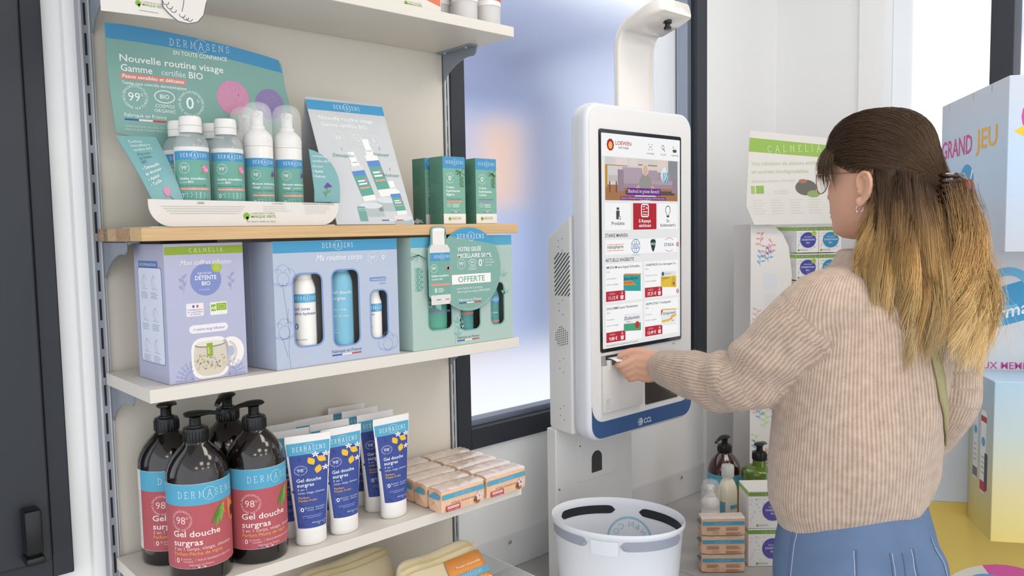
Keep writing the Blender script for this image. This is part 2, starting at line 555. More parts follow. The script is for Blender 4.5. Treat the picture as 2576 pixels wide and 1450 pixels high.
house('house', 'pale blue-grey rendered house across the street with peach windows', 1.5, 7.5, 7.0, 11, 3.4, '#a9bce0', '#7d86a6',
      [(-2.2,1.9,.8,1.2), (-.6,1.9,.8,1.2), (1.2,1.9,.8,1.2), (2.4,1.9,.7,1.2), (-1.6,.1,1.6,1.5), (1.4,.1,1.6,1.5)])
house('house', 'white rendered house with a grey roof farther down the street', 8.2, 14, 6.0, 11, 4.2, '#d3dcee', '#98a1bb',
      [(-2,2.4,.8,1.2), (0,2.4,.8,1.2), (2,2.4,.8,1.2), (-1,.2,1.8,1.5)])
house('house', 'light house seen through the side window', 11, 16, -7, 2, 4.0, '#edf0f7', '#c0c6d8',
      [(-2.5,2.2,.9,1.2), (0,2.2,.9,1.2), (2.5,2.2,.9,1.2)], side='x')

# ================================================================== SHELVING
M_alu = mat('aluminium_upright', '#9a9ea6', rough=0.35, metal=0.35, var=0.03)
M_aluw = mat('upright_lip', '#c9cbce', rough=0.35, metal=0.3, var=0.02)
M_slot = mat('slot_dark', '#17181c', rough=0.6)
M_back = mat('cream_back_panel', '#dcd5c8', rough=0.55, var=0.015, vscale=4)
M_melw = mat('white_melamine', '#dcd6cd', rough=0.42, var=0.012, vscale=8)
M_brk = mat('grey_bracket', '#8f96a2', rough=0.38, metal=0.2, var=0.03)

su = thing('shelving_unit', 'cream back panel between two slotted aluminium uprights against the wall', 'shelving', (0.36, .21, 0))
a = MB(); a.box(.0085-.36, .704-.36, .004, .012, .2, 2.45)
obj('back_panel', a, M_back, su)
slot = MB(); slot.box(-.0016, .0016, -.0006, .003, 0, .034)
slot_me = None
for x0, wd in ((-.0100, .0185), (.7060, .0120)):
    a = MB()
    a.box(x0-.36, x0+wd-.36, .0, .040, .0, 2.45)
    up = obj('upright', a, M_alu, su, bevel=.001)
    b = MB(); b.box(x0-.36, x0+.003-.36, -.003, 0, 0, 2.45); b.box(x0+wd-.0055-.36, x0+wd-.0035-.36, -.003, 0, 0, 2.45); b.box(x0+wd-.0015-.36, x0+wd-.36, -.0015, 0, 0, 2.45)
    obj('lip', b, M_aluw, up)
    for i in range(30):
        if slot_me is None:
            o = obj('slot', slot, M_slot, up); slot_me = o.data
        else:
            o = bpy.data.objects.new('slot', slot_me); COL.objects.link(o); o.parent = up
        o.location = (x0+wd*.45-.36, 0, .62 + i*.0465); o.scale = (1 if x0 < .5 else .45, 1, 1)

def bracket(x, z, y_back, parent, face):
    """a curved steel bracket with a screwed flange; profile in (Y, Z)"""
    prof = [(y_back, 0), (y_back-.112, 0), (y_back-.112, -.004), (y_back-.108, -.016), (y_back-.100, -.0205)]
    for k in range(9):
        s = k/8
        prof.append((y_back - .090*(1-s)**1.15, -.0195 - .040*s**1.9))
    prof.append((y_back, -.0600))
    a = MB(); a.prism(prof, lambda u, w, d: (x+d, u, z+w), 0, .0025)
    b = obj('bracket', a, M_brk, parent, bevel=.0006)
    f = MB(); x0, x1 = (x, x+.018) if face > 0 else (x-.018, x+.0025)
    f.rbox(x0, x1, y_back-.112, y_back, z-.003, z, .001, 1)
    obj('flange', f, M_brk, b)
    for yy in (y_back-.02, y_back-.09):
        k = MB(); k.lathe([(.0001, -.0055), (.0018, -.0052), (.0032, -.003)], 10, ((x0+x1)/2+.002*face, yy))
        o = obj('screw', k, M_screw, b, smooth=True); o.location = (0, 0, z)

Z1, Z2, Z3, Z4, Z5 = 1.8967, 1.5099, 1.2787, .9712, .745
def shelf(zt, label):
    o = thing('shelf', label, 'shelf', (.36, .1035, zt))
    a = MB(); a.rbox(-.36, .36, -.1035, .1032, -.0196, 0, .0007, 1)
    obj('board', a, M_melw, o)
    bracket(-.353, -.0198, .1030, o, 1)
    bracket(.342, -.0198, .1030, o, -1)
    return o
shelf(Z1, 'white melamine shelf board at the top, above the tall teal display card')
shelf(Z3, 'white melamine shelf board under the gift boxes')
shelf(Z4, 'white melamine shelf board carrying pump bottles, tubes and soaps')
shelf(Z5, 'white melamine shelf board under the cotton pouches')

def wood(name, ca, cb, scale=6.0):
    if name in MATS: return MATS[name]
    m = mat(name, ca, rough=.5)
    nt = m.node_tree; b = nt.nodes['Principled BSDF']
    tc = nt.nodes.new('ShaderNodeTexCoord'); mp = nt.nodes.new('ShaderNodeMapping')
    mp.inputs['Scale'].default_value = (1.2, 14, 60)
    nz = nt.nodes.new('ShaderNodeTexNoise'); nz.inputs['Scale'].default_value = scale; nz.inputs['Detail'].default_value = 6
    nz.inputs['Distortion'].default_value = 0.6
    rp = nt.nodes.new('ShaderNodeValToRGB')
    rp.color_ramp.elements[0].color = (*lin(cb), 1); rp.color_ramp.elements[1].color = (*lin(ca), 1)
    rp.color_ramp.elements[0].position = .3; rp.color_ramp.elements[1].position = .62
    nt.links.new(tc.outputs['Object'], mp.inputs[0]); nt.links.new(mp.outputs[0], nz.inputs['Vector'])
    nt.links.new(nz.outputs['Fac'], rp.inputs[0]); nt.links.new(rp.outputs[0], b.inputs['Base Color'])
    return m
ws = thing('wooden_shelf', 'light wooden shelf board of glued staves carrying the display tray', 'shelf', (.36, .1035, Z2))
for y0, y1, ca, cb in ((-.1035,-.0525,'#d3b083','#c2a071'), (-.0525,.016,'#b3906f','#a17d5d'), (.016,.056,'#c7ab87','#b99a74'),
                       (.056,.078,'#9d8362','#6f5a43'), (.078,.1032,'#b79a74','#8f7553')):
    a = MB(); a.rbox(-.36, .362, y0, y1-.0002, -.0192, 0, .0008, 1)
    obj('stave', a, wood('wood_'+ca.strip('#'), ca, cb), ws)
bracket(-.353, -.0194, .1030, ws, 1); bracket(.342, -.0194, .1030, ws, -1)

# ================================================================== GOODS ON THE SHELVES
WHT = '#efe9e4'
BLU = '#4f9dc4'
TEAL = '#7da79d'
M_card = mat('white_card', '#ddd8d2', rough=.5, var=.01)
M_teal = mat('teal_card', '#7da79d', rough=.45, var=.03, vscale=20)
M_wht = mat('white_plastic', '#e6e3df', rough=.28, var=.01, coat=.2)
M_clear = mat('clear_plastic', '#ffffff', rough=.06, alpha=.22, spec=.6, var=0)

def rose(p, u, v, k, lay=4):
    for a, r, c in ((0,0,'#e893bb'),(60,.5,'#dc7aa8'),(130,.55,'#ef9cc4'),(200,.5,'#d9709f'),(270,.55,'#e78cb6'),(330,.5,'#f0a6c9')):
        p.disc(u+cos(radians(a))*r*k, v+sin(radians(a))*r*k, k*.55, c, lay, k*.42, 10)
    p.leaf(u-k*.2, v-k*.7, k*1.5, k*.28, 205, '#7d9a5a', lay); p.line([(u, v-k*.6), (u+k*.4, v-k*1.4), (u+k*1.1, v-k*2.2)], k*.12, '#8fa873', lay)
    p.leaf(u-k*.5, v+k*.6, k*1.0, k*.25, 140, '#b58a7a', lay)

# ---------------------------------------------------------------- cardboard display tray
dt = thing('display_tray', 'teal cardboard display tray with tall printed back card and white front lip', 'display', (.17, .085, Z2))
OX, OY = .17, .085
outline = [(.075,0),(.062,.139),(.018,.147),(.0135,.20),(.0105,.25),(.010,.312),(.04,.3135),(.09,.3125),(.15,.309),(.21,.3035),(.26,.297),(.292,.2915),(.298,.285),(.302,.25),(.311,.21),(.318,.17),(.320,.12),(.318,0)]
a = MB(); a.prism([(u-OX, w) for u, w in outline], lambda u, w, d: (u, d, w+.001), .150-OY, .1525-OY)
bk = obj('back_card', a, M_teal, dt)
p = Print()
top = [q for q in outline if q[1] > .28 and q[0] < .297]
p.poly([(u, w) for u, w in top] + [(.2985,.270), (.21,.281), (.13,.287), (.06,.2895), (.0103,.2895)], '#4a8fb8', 1)
p.serif('DERMASENS', .154, .2915, .0105, .098, '#dfeaf0', sw=.085)
p.text('EN TOUTE CONFIANCE', .1545, .2775, .0065, '#e6ece9', 'C', bold=True, fit=.088)
p.text('Nouvelle routine visage', .0285, .2575, .0105, '#f0efec', 'L', bold=True, fit=.163)
p.text('Gamme', .0295, .2425, .0105, '#f0efec', bold=True); p.text('certifiée', .0905, .2425, .0095, '#e2ebe7', fit=.038); p.text('BIO', .1335, .2425, .0105, '#f0efec', bold=True)
p.rect(.0285, .2305, .128, .2395, '#d98a7d', 2); p.text('Peaux sensibles et délicates', .0315, .2325, .0055, '#fbf4f0', fit=.094, bold=True)
p.text('Testée sous contrôle dermatologique', .030, .2228, .0045, '#eef0ec', fit=.099, bold=True)
p.badge(.0487, .204, .0195, '99', '#eef2ef', 'INGRÉDIENTS', "D'ORIGINE NATURELLE")
p.cosmos(.0935, .2085, .0155, '#eef2ef')
p.badge(.1355, .2015, .0215, ' ', '#eef2ef', 'CONFORMÉMENT', 'À NOS ENGAGEMENTS'); p.text('0', .1335, .193, .019, '#eef2ef', 'C', bold=True)
p.france(.0315, .173, .0058, '#eef2ef')
p.text('*SANS SILICONE, ALCOOL, COLORANT', .0315, .157, .003, '#cfe0da'); p.text('PARFUM SÉLECTIONNÉ POUR LIMITER LES', .0315, .152, .003, '#cfe0da')
p.disc(.2064, .218, .0285, '#cf8fae', 2); p.disc(.2722, .213, .0265, '#8f7fae', 2)
for k in range(46):
    c, r, col = ((.2064,.218), .026, '#dba6c0') if k % 2 else ((.2722,.213), .024, '#a493c0')
    a0 = random.uniform(0, 360); rr = r*sqrt(random.random()); cx, cy = c[0]+rr*.7*cos(a0), c[1]+rr*.7*sin(a0)
    p.line(arc(cx, cy, r*.25, a0, a0+130, 5), .0006, col, 3)
p.build('front_print', front(-OX, .150-OY, .001), bk)

a = MB()
lip = arc(.050, .034, .033, 180, 270, 8) + arc(.292, .034, .033, 270, 360, 8) + [(.325, .0375), (.017, .041)]
lip = [(u-OX, w) for u, w in lip]
a.prism(lip, lambda u, w, d: (u, d, w), .018-OY, .0205-OY)
lp = obj('front_lip', a, M_card, dt)
p = Print()
p.text('SAIN', .092, .0345, .0033, '#8b8780', 'C', bold=True)
for i in range(4):
    p.rect(.034+.004*i, .0300-i*.0034, .160-.003*i, .0314-i*.0034, '#c5c0ba', 2)
p.text('AGRÉABLE', .215, .0345, .003, '#aaa59e', 'C'); p.lines(.19, .0305, .24, .0013, 3, .0034, '#cdc8c2')
p.text('TRANSPARENCE EN EXIGENCE', .287, .0345, .003, '#9a958e', 'C', fit=.058)
p.lines(.262, .0305, .312, .0013, 4, .0034, '#cdc8c2')
p.marque(.185, .0165, .054)
p.text('vous donne le meilleur par nature', .162, .0068, .0026, '#8b8780', shear=.3, fit=.048)
p.build('lip_lettering', front(-OX, .018-OY, 0), lp)
a = MB(); a.box(.020-OX, .318-OX, .0206-OY, .1498-OY, .0003, .0018); obj('tray_base', a, M_card, dt)

def wing(pts, name, pr):
    """a bent flap through corner points BL, BR, TR, TL (local), 8 columns, slightly curved"""
    BL, BR, TR, TL = [Vector(q) - Vector((OX, OY, 0)) for q in pts]
    def S(u, v, h):
        b = BL.lerp(BR, u); t = TL.lerp(TR, u); q = b.lerp(t, v)
        n = (BR-BL).cross(TL-BL).normalized()
        return q + n*(h + .006*sin(pi*v))
    a = MB(); nu, nv = 6, 12
    vs = [tuple(S(i/nu, j/nv, d)) for d in (0, -.0015) for j in range(nv+1) for i in range(nu+1)]
    o = (nu+1)*(nv+1); fs = []
    for j in range(nv):
        for i in range(nu):
            k = j*(nu+1)+i
            fs += [(k, k+1, k+nu+2, k+nu+1), (o+k, o+k+nu+1, o+k+nu+2, o+k+1)]
    for i in range(nu):
        fs += [(i, o+i, o+i+1, i+1), (nv*(nu+1)+i, nv*(nu+1)+i+1, o+nv*(nu+1)+i+1, o+nv*(nu+1)+i)]
    for j in range(nv):
        k = j*(nu+1); fs += [(k, k+nu+1, o+k+nu+1, o+k)]; k += nu; fs += [(k, o+k, o+k+nu+1, k+nu+1)]
    a.add(vs, fs)
    w = obj('wing', a, mat('teal_wing', '#7aaaad', rough=.35, var=.03), dt, smooth=True)
    pp = Print(); pr(pp)
    pp.build('wing_print', lambda u, v, h: tuple(S(u, v, h)), w)
def wl(p):
    p.H = .0004
    for i, (t_, h_) in enumerate((('Gelée', .04), ('micellaire', .04), ('certifiée BIO', .035))): p.text(t_, .20, .90-i*.055, h_, '#dfe9e7', fit=.52 if i else .36)
    for i, t_ in enumerate(('À la rose', 'de Damas', 'BIO')): p.text(t_, .24, .735-i*.05, .035, '#4f7f80', fit=.36 if i < 2 else .14)
    for i, t_ in enumerate(('• Démaquille', '  en douceur', '• Apaise', '• Tonifie')): p.text(t_, .16, .56-i*.065, .04, '#e6efed', fit=.52 if i < 2 else .36, bold=True)
    for q in ((.52,.22),(.60,.24),(.56,.26),(.50,.26),(.57,.20)): p.disc(q[0], q[1], .075, random.choice(('#d991b0','#e2a4c0','#cf7fa4')), 2, .028, 10)
    p.line([(.56,.19),(.64,.12),(.78,.04)], .012, '#7f9f8a', 2); p.leaf(.5,.15,.22,.02,170,'#8fa45c',2)
wing([(.0395,.022,.003), (.0765,.045,.0425), (.0560,.09,.138), (.0010,.095,.137)], 'wing_left', wl)
a = MB()
pl = [(.2795,.040),(.2795,.06)] + [(.270,.128)] + arc(.262,.062,.066,82,0,10)+[(.328,.040)]
a.prism([(u-OX, w) for u, w in pl], lambda u, w, d: (u + w*.06 + .007, d + w*.05 - .012, w), .044-OY, .0455-OY)
w = obj('wing', a, mat('teal_wing'), dt)
p = Print()
for i, t_ in enumerate(('nettoyante', 'certifiée BIO', 'douceur', '• Apaise', '• Hydrate')): p.text(t_, .276, .115-i*.0085, .0042, '#e6efed', bold=i > 2)
p.line([(.300,.048),(.302,.058),(.305,.068)], .0008, '#6f8a5a', 3); 
for q in ((.304,.070),(.301,.066),(.308,.067)): p.disc(q[0], q[1], .0035, '#6d4f93', 3, .0026, 8)
p.leaf(.303,.055,.010,.0015,40,'#7d9a5a',3); p.leaf(.302,.052,.009,.0015,140,'#7d9a5a',3)
p.build('wing_print', lambda u, w_, h: (u - OX + w_*.06 + .007, .032-OY + w_*.05 - h*2, w_), w)

# ---------------------------------------------------------------- micellar bottles
def small_label(kind):
    p = Print(); R = .0255; w = .0255*2.5
    return p
def micellar(label, loc, rz, group):
    o = thing('micellar_bottle', label, 'bottle', loc, rz, group)
    R = .0252
    a = MB(); a.lathe([(.0001,.0005),(R-.003,.0005),(R,.004),(R,.124),(R-.0015,.130),(R-.006,.137),(R-.0105,.1410),(.0132,.1420),(.0132,.1440)], 36)
    obj('bottle', a, mat('clear_gel_bottle', '#d5dfdf', rough=.04, alpha=.34, spec=.6, coat=.5, var=.02), o, smooth=True)
    a = MB(); a.lathe([(.0001,.003),(R-.002,.003),(R-.0015,.122),(.0001,.124)], 24)
    obj('gel', a, mat('gel', '#cfdcda', rough=.15, alpha=.42, var=.02), o, smooth=True)
    a = MB(); a.lathe([(R+.0002,.018),(R+.0003,.1195)], 40, a0=-pi/2-2.2, a1=-pi/2+1.5)
    lb = obj('label', a, mat('label_white', '#e2e0dc', rough=.35, var=.01), o, smooth=True)
    p = Print(); R2 = R+.0004
    W0, W1 = -.030, .036
    p.rect(W0, .018, W1, .083, '#6fa698', 1, .002); p.rect(W0, .083, W1, .0965, '#4c93bf', 1, .002)
    p.rect(W0, .008, W1, .018, '#efece8', 1, .002)
    p.serif('DERMASENS', .004, .0875, .0052, .040, '#e6eef2', sw=.12)
    p.badge(-.011, .071, .0085, '99', '#eef3f0')
    rose(p, .021, .070, .0058)
    p.text('Gelée micellaire', -.019, .0535, .0036, '#f3f3f0', bold=True, fit=.040); p.text('certifiée', -.019, .0485, .0026, '#dfeae5'); p.text('BIO', -.006, .0485, .0034, '#f3f3f0', bold=True)
    p.text('À la rose de Damas BIO', -.019, .0435, .0028, '#3f7f72', fit=.040)
    p.rect(-.0195, .0380, .030, .0415, '#dd8f80', 2, .002); p.text('Peaux sensibles et délicates', -.018, .0387, .0021, '#fff5ef', fit=.042)
    p.rline(-.0195, .0245, .028, .0355, .001, .0003, '#d5e6df', 2)
    p.text('0', -.0175, .0265, .0068, '#f3f3f0', bold=True); p.text('%', -.012, .031, .0025, '#f3f3f0')
    p.lines(-.0085, .0325, .000, .0011, 3, .0026, '#d5e6df'); p.lines(.004, .0330, .019, .0011, 4, .0024, '#d5e6df'); p.ring(.025, .030, .0028, .0004, '#d5e6df', n=12)
    p.marque(.002, .0135, .022)
    p.build('label_print', cyl(R2, .0165), lb)
    a = MB(); a.lathe([(.0165,.1418),(.0168,.1430),(.0168,.1580),(.0160,.1645),(.0148,.1665),(.0001,.1668)], 32)
    cp = obj('cap', a, M_wht, o, smooth=True)
    a = MB(); a.lathe([(.0170,.1520),(.0171,.1524),(.0170,.1528)], 32); obj('cap_seam', a, mat('seam_grey', '#b9b4ae'), cp)
    return o
m0 = micellar('clear micellar bottle with white flip cap, front row beside the left teal wing', (.0985, .062, Z2+.0018), radians(-22), 'micellar bottles in the display tray')
dup(m0, (.1525, .060, Z2+.0018), radians(-16), 'clear micellar bottle with white flip cap, front row beside the foam pumps')
dup(m0, (.1035, .122, Z2+.0018), radians(-20), 'micellar bottle half hidden behind the front one by the left wing')
dup(m0, (.1580, .122, Z2+.0018), radians(-18), 'micellar bottle half hidden behind the front one by the foam pumps')

# ---------------------------------------------------------------- foam pump bottles
def foam(label, loc, rz, group, col='#6fa698', band='#4c93bf', height=.19, printed=True):
    o = thing('foam_bottle', label, 'bottle', loc, rz, group)
    R = .0232
    a = MB(); a.lathe([(.0001,.0005),(R-.003,.0005),(R,.004),(R,.1262),(R-.0003,.1267)], 36)
    obj('bottle', a, M_wht, o, smooth=True)
    a = MB(); a.lathe([(R,.1270),(R,.139),(R-.002,.146),(R-.008,.1525),(.0118,.155),(.0118,.160),(.0095,.161)], 32)
    obj('pump_collar', a, M_wht, o, smooth=True)
    a = MB(); a.lathe([(.0095,.158),(.0095,.178),(.010,.181),(.0085,.184),(.0001,.185)], 24)
    hd = obj('pump_head', a, M_wht, o, smooth=True)
    a = MB(); a.tube([(0,-.006,.179),(0,-.014,.180),(0,-.019,.177)], [.0052,.0045,.0036], 10); obj('nozzle', a, M_wht, hd, smooth=True)
    a = MB(); a.lathe([(R+.0004,.132),(R+.0004,.176),(R-.0015,.187),(R-.006,.1945),(R-.013,.198),(.0001,.199)], 32)
    obj('clear_cap', a, M_clear, o, smooth=True)
    if printed:
        p = Print(); W0, W1 = -.024, .034
        p.rect(W0, .014, W1, .084, col, 1, .002); p.rect(W0, .084, W1, .0985, band, 1, .002)
        p.serif('DERMASENS', .010, .0895, .0050, .036, '#e6eef2', sw=.12)
        p.badge(-.004, .072, .0082, '98', '#eef3f0')
        p.text('Mousse nettoyante', -.010, .056, .0036, '#f3f3f0', bold=True, fit=.040); p.text('visage', -.010, .0505, .0036, '#f3f3f0', bold=True); p.text('certifiée BIO', .006, .0505, .0026, '#dfeae5')
        p.text('À la fleur de pensée', -.010, .0455, .0028, '#3f7f72', fit=.036)
        p.rect(-.0105, .0375, .030, .041, '#dd8f80', 2, .002); p.text('Peaux sensibles et délicates', -.009, .0382, .0021, '#fff5ef', fit=.036)
        p.rline(-.0105, .0235, .026, .035, .001, .0003, '#d5e6df', 2); p.text('0', -.009, .0255, .0066, '#f3f3f0', bold=True); p.text('%', -.0035, .030, .0024, '#f3f3f0')
        p.lines(-.001, .032, .006, .0011, 3, .0026, '#d5e6df'); p.lines(.009, .0325, .021, .0011, 4, .0024, '#d5e6df')
        for q in ((.026,.075),(.029,.072),(.024,.071)): p.disc(q[0], q[1], .0032, '#6d4f93', 3, .0026, 8)
        p.build('label_print', cyl(R+.0002, .009), o)
    return o
f0 = foam('white foaming cleanser bottle with clear dome cap, next to the micellar bottles', (.2065, .062, Z2+.0018), radians(-28), 'foam bottles in the display tray')
dup(f0, (.2590, .064, Z2+.0018), radians(-26), 'white foaming cleanser bottle with clear dome cap, next to the right teal wing')
dup(f0, (.2115, .122, Z2+.0018), radians(-28), 'white foaming cleanser bottle standing behind the other two')

# ---------------------------------------------------------------- tent card
tc = thing('tent_card', 'pale grey folded tent card with blue top strip picturing three products', 'card', (.402, .075, Z2+.0010))
tl = flat((-.08, -.055, .0005), (1,0,0), (0,.095,.222))
a = MB(); a.prism([(0,0),(.16,0),(.16,.2415),(0,.2415)], tl, -.0012, 0)
fp = obj('front_panel', a, mat('grey_card', '#bfc2c6', rough=.4, var=.05, vscale=9), tc)
a = MB(); a.prism([(0,0),(.16,0),(.16,.236),(0,.236)], flat((-.08, .105, .0005), (1,0,0), (0,-.062,.218)), 0, .0012)
obj('rear_panel', a, mat('grey_card'), tc)
p = Print()
p.rect(0, .222, .16, .2415, '#4695c0', 1)
p.serif('DERMASENS', .080, .2275, .0078, .054, '#e0ebf0', sw=.11); p.text('EN TOUTE CONFIANCE', .080, .2155, .0030, '#e6e8ea', 'C', fit=.040)
p.text('Nouvelle routine visage', .017, .2035, .0078, '#f2f2f2', bold=True, fit=.112); p.text('Gamme certifiée BIO', .018, .190, .0078, '#f0f0f0', fit=.094, bold=True)
p.badge(.047, .168, .0125, '99', '#f0f0f0'); p.cosmos(.085, .171, .0095, '#f0f0f0'); p.badge(.121, .168, .0125, '0', '#f0f0f0', 'CONFORMÉMENT', 'À NOS ENGAGEMENTS')
for n, t_, u, v in (('1','Démaquiller',.048,.134), ('2','Nettoyer',.128,.140), ('3','Hydrater',.138,.098)):
    p.text(n, u, v+.009, .0060, '#7c9a95', 'C'); p.text(t_, u, v-.004, .0070, '#5f9488', 'C', shear=.25, fit=.044 if n == '1' else .034)
def mini_bottle(u, v, w, h, ang, foamy=False, tube=False):
    ca, sa = cos(radians(ang)), sin(radians(ang))
    T = lambda x, y: (u+x*ca-y*sa, v+x*sa+y*ca)
    R_ = lambda x0, y0, x1, y1, c, l: p.poly([T(x0,y0), T(x1,y0), T(x1,y1), T(x0,y1)], c, l)
    R_(-w/2, 0, w/2, h*.72, '#e8e6e3' if foamy or tube else '#c9d0cf', 2)
    R_(-w*.32, h*.72, w*.32, h*.80, '#e8e6e3', 2); R_(-w*.25, h*.78, w*.25, h, '#eeecea', 2)
    R_(-w/2, h*.12, w/2, h*.52, '#5f9f92', 3); R_(-w/2, h*.52, w/2, h*.62, '#5b86c4', 3); R_(-w/2, h*.02, w/2, h*.12, '#e6e4df', 3)
    R_(-w*.35, h*.40, w*.2, h*.43, '#e9f0ee', 4); R_(-w*.35, h*.34, w*.3, h*.37, '#e9f0ee', 4); R_(-w*.4, h*.26, w*.4, h*.29, '#dd9a84', 4)
    p.disc(*T(w*.3, h*.42), w*.13, '#d07fa6', 4, n=8)
mini_bottle(.079, .044, .027, .098, 9); mini_bottle(.115, .055, .027, .115, 7, True); mini_bottle(.139, .018, .022, .068, 5, tube=True)
for u, v, w in ((.078, .036, .046), (.112, .047, .040), (.138, .012, .040)):
    p.rect(u-w/2, v-.022, u+w/2, v, '#aab6b8', 1); p.disc(u, v, w/2, '#cfd3d5', 2, .006)
p.rect(.048, .006, .064, .034, '#6f9f98', 2); p.text('Découvrez', .0495, .029, .0024, '#e8efed'); p.text('notre routine', .0495, .0255, .0020, '#e8efed')
p.france(.092, .0105, .0042, '#eff0f0')
p.build('front_print', lambda u, v, h: tl(u, v, h), fp)

# ---------------------------------------------------------------- cream cartons
def cream(label, loc, rz, kind, bar, group='green cream cartons'):
    o = thing('cream_carton', label, 'carton', loc, rz, group)
    W, D, H = .054, .042, .129
    a = MB(); a.rbox(-W/2, W/2, -D/2, D/2, .0003, H, .0006, 1)
    bx = obj('carton', a, mat('green_carton', '#61937f', rough=.42, var=.03), o)
    p = Print()
    p.rect(0, H-.0225, W, H-.0003, '#4a92bd', 1); p.rect(0, .001, W, .020, '#e9e5df', 1)
    p.rect(.0004, .020, W-.0004, H-.0225, '#79ac9a', 1)
    p.serif('DERMASENS', W/2+.001, H-.0135, .0055, .042, '#e2ecf0', sw=.12)
    p.badge(.0165, .088, .0105, ' ', '#eef3f0', 'SUBSTANCES', 'INDÉSIRABLES'); p.text('0', .0162, .0835, .0092, '#f2f4f1', 'C', bold=True)
    for i, t_ in enumerate(('Crème', 'hydratante', kind)): p.text(t_, .0075, .0685-i*.0068, .0046, '#f2f4f1', bold=True, fit=(.019, .033, .019)[i])
    p.text('Extrait de bourgeons de Sapin Blanc', .0075, .0475, .0022, '#3c7a66', fit=.037)
    p.rect(.0072, .0415, .0455, .0453, bar, 2); p.text('Peaux sèches & très sèches', .0085, .0424, .0021, '#f4ece8', fit=.036)
    p.cosmos(.014, .0365, .0058, '#dcebe4', words=False); p.lines(.022, .038, .042, .0011, 3, .0026, '#cfe4da')
    p.france(.018, .0255, .0020, '#dcebe4'); p.marque(.028, .011, .032)
    for k in range(16):
        a0 = 200 + random.uniform(-60, 130); p.line([(.043,.100),(.043+cos(radians(a0))*.013, .100+sin(radians(a0))*.009)], .0007, random.choice(('#5d7a4a','#7d8a58','#4c6b45')), 3)
    p.line([(.052,.108),(.043,.100),(.034,.095)], .0012, '#7a6a4c', 3)
    for i in range(5):
        for j in range(2): p.disc(.0425+j*.005, .089-i*.004, .0033, '#5f8a6d' if (i+j) % 2 else '#6e9a7a', 3, .0024, 8)
    p.build('front_print', front(-W/2, -D/2, 0), bx)
    p = Print(); p.lines(.004, H-.015, D-.004, .0009, 16, .0024, '#4f8d76', 1, .5); p.lines(.004, .060, D-.004, .0009, 18, .0024, '#4f8d76', 1, .6)
    p.build('side_print', flat((-W/2, D/2, 0), (0,-1,0), (0,0,1)), bx)
    return o
c0 = cream('green day cream carton with an orange strip, standing on the wooden shelf', (.5845, .051, Z2), radians(0), 'légère', '#cf7f5e')
cream('green rich cream carton with a violet strip, at the end of the wooden shelf', (.6670, .053, Z2), radians(0), 'riche', '#7d7ab0')
dup(c0, (.5790, .100, Z2), 0, 'green cream carton mostly hidden behind the one with an orange strip')
# crumpled clear film beside the cartons
a = MB(); rnd = random.Random(3); vs = []; fs = []
for j in range(7):
    for i in range(11): vs.append((-.02+.004*i, -.010+.0035*j, .002+rnd.random()*.012*(1-abs(j-3)/4)))
for j in range(6):
    for i in range(10): k = j*11+i; fs += [(k, k+1, k+12), (k, k+12, k+11)]
a.add(vs, fs)
fm = obj('plastic_film', a, mat('clear_film', '#e8eef2', rough=.1, alpha=.4, spec=.8, var=0), None, fix=False); fm.location = (.527, .085, Z2)
tag(fm, 'small crumpled piece of clear film between tent card and green cartons', 'film')

# ---------------------------------------------------------------- card plates with cut-outs
def rr(x0, z0, x1, z1, r):
    return arc(x1-r,z1-r,r,0,90,6)+arc(x0+r,z1-r,r,90,180,6)+arc(x0+r,z0+r,r,180,270,6)+arc(x1-r,z0+r,r,270,360,6)
def plate(outer, holes, th):
    """flat card in the XZ plane with holes -> MB, front at y=0"""
    cu = bpy.data.curves.new('c', 'CURVE'); cu.dimensions = '2D'; cu.fill_mode = 'BOTH'; cu.extrude = th/2
    for pl in [outer] + holes:
        sp = cu.splines.new('POLY'); sp.points.add(len(pl)-1)
        for q, (x, z) in zip(sp.points, pl): q.co = (x, z, 0, 1)
        sp.use_cyclic_u = True
    o = bpy.data.objects.new('c', cu); me = o.to_mesh()
    mb = MB(); mb.add([(v.co.x, th/2 - v.co.z, v.co.y) for v in me.vertices], [tuple(f.vertices) for f in me.polygons])
    o.to_mesh_clear(); bpy.data.objects.remove(o); bpy.data.curves.remove(cu)
    return mb

# ---------------------------------------------------------------- infusion gift box
ib = thing('infusion_box', 'lavender gift box with green strip picturing a lidded mug', 'box', (.0335, .0145, Z3), radians(3.5))
W, D, H = .1225, .112, .2075
a = MB(); a.rbox(0, W, 0, D, .0004, H, .0008, 1)
M_lav = mat('lavender_card', '#b0b2cb', rough=.42, var=.02)
bx = obj('carton', a, M_lav, ib)
p = Print()
p.rect(.0005, H-.0165, W-.0005, H-.0045, '#8fa53a', 1)
p.serif('CALMELIA', W/2+.002, H-.0130, .0056, .052, '#eef0e0', sw=.11, gap=.75, halo=False)
p.text('Mon coffret infusion', .0620, .1755, .0072, '#f1eef0', 'C', shear=.28, fit=.078)
p.disc(.0610, .1525, .0242, '#7f8cc0', 1, n=28)
p.text('INFUSION', .059, .1605, .0034, '#e6e6ee', 'C'); p.text('DÉTENTE', .061, .1525, .0062, '#f2f1f4', 'C', bold=True, fit=.033); p.text('BIO', .061, .1440, .0060, '#f2f1f4', 'C', bold=True); p.text('15 sachets', .058, .1365, .0028, '#c9cee4', 'C')
p.disc(.0785, .1705, .0080, '#a5b944', 2); p.ring(.0785, .1705, .0040, .0006, '#c9d67f', 3); p.line([(.0762,.1728),(.0808,.1682)], .0005, '#c9d67f', 3); p.line([(.0762,.1682),(.0808,.1728)], .0005, '#c9d67f', 3)
for sx, u in ((1, .026), (-1, .101)):
    p.line([(u, .133), (u+.002*sx, .145), (u-.001*sx, .160)], .0005, '#98a0c6', 2)
    for i in range(4): p.leaf(u, .139+i*.0055, .009, .0022, 50 if i % 2 else 130, '#98a0c6', 2)
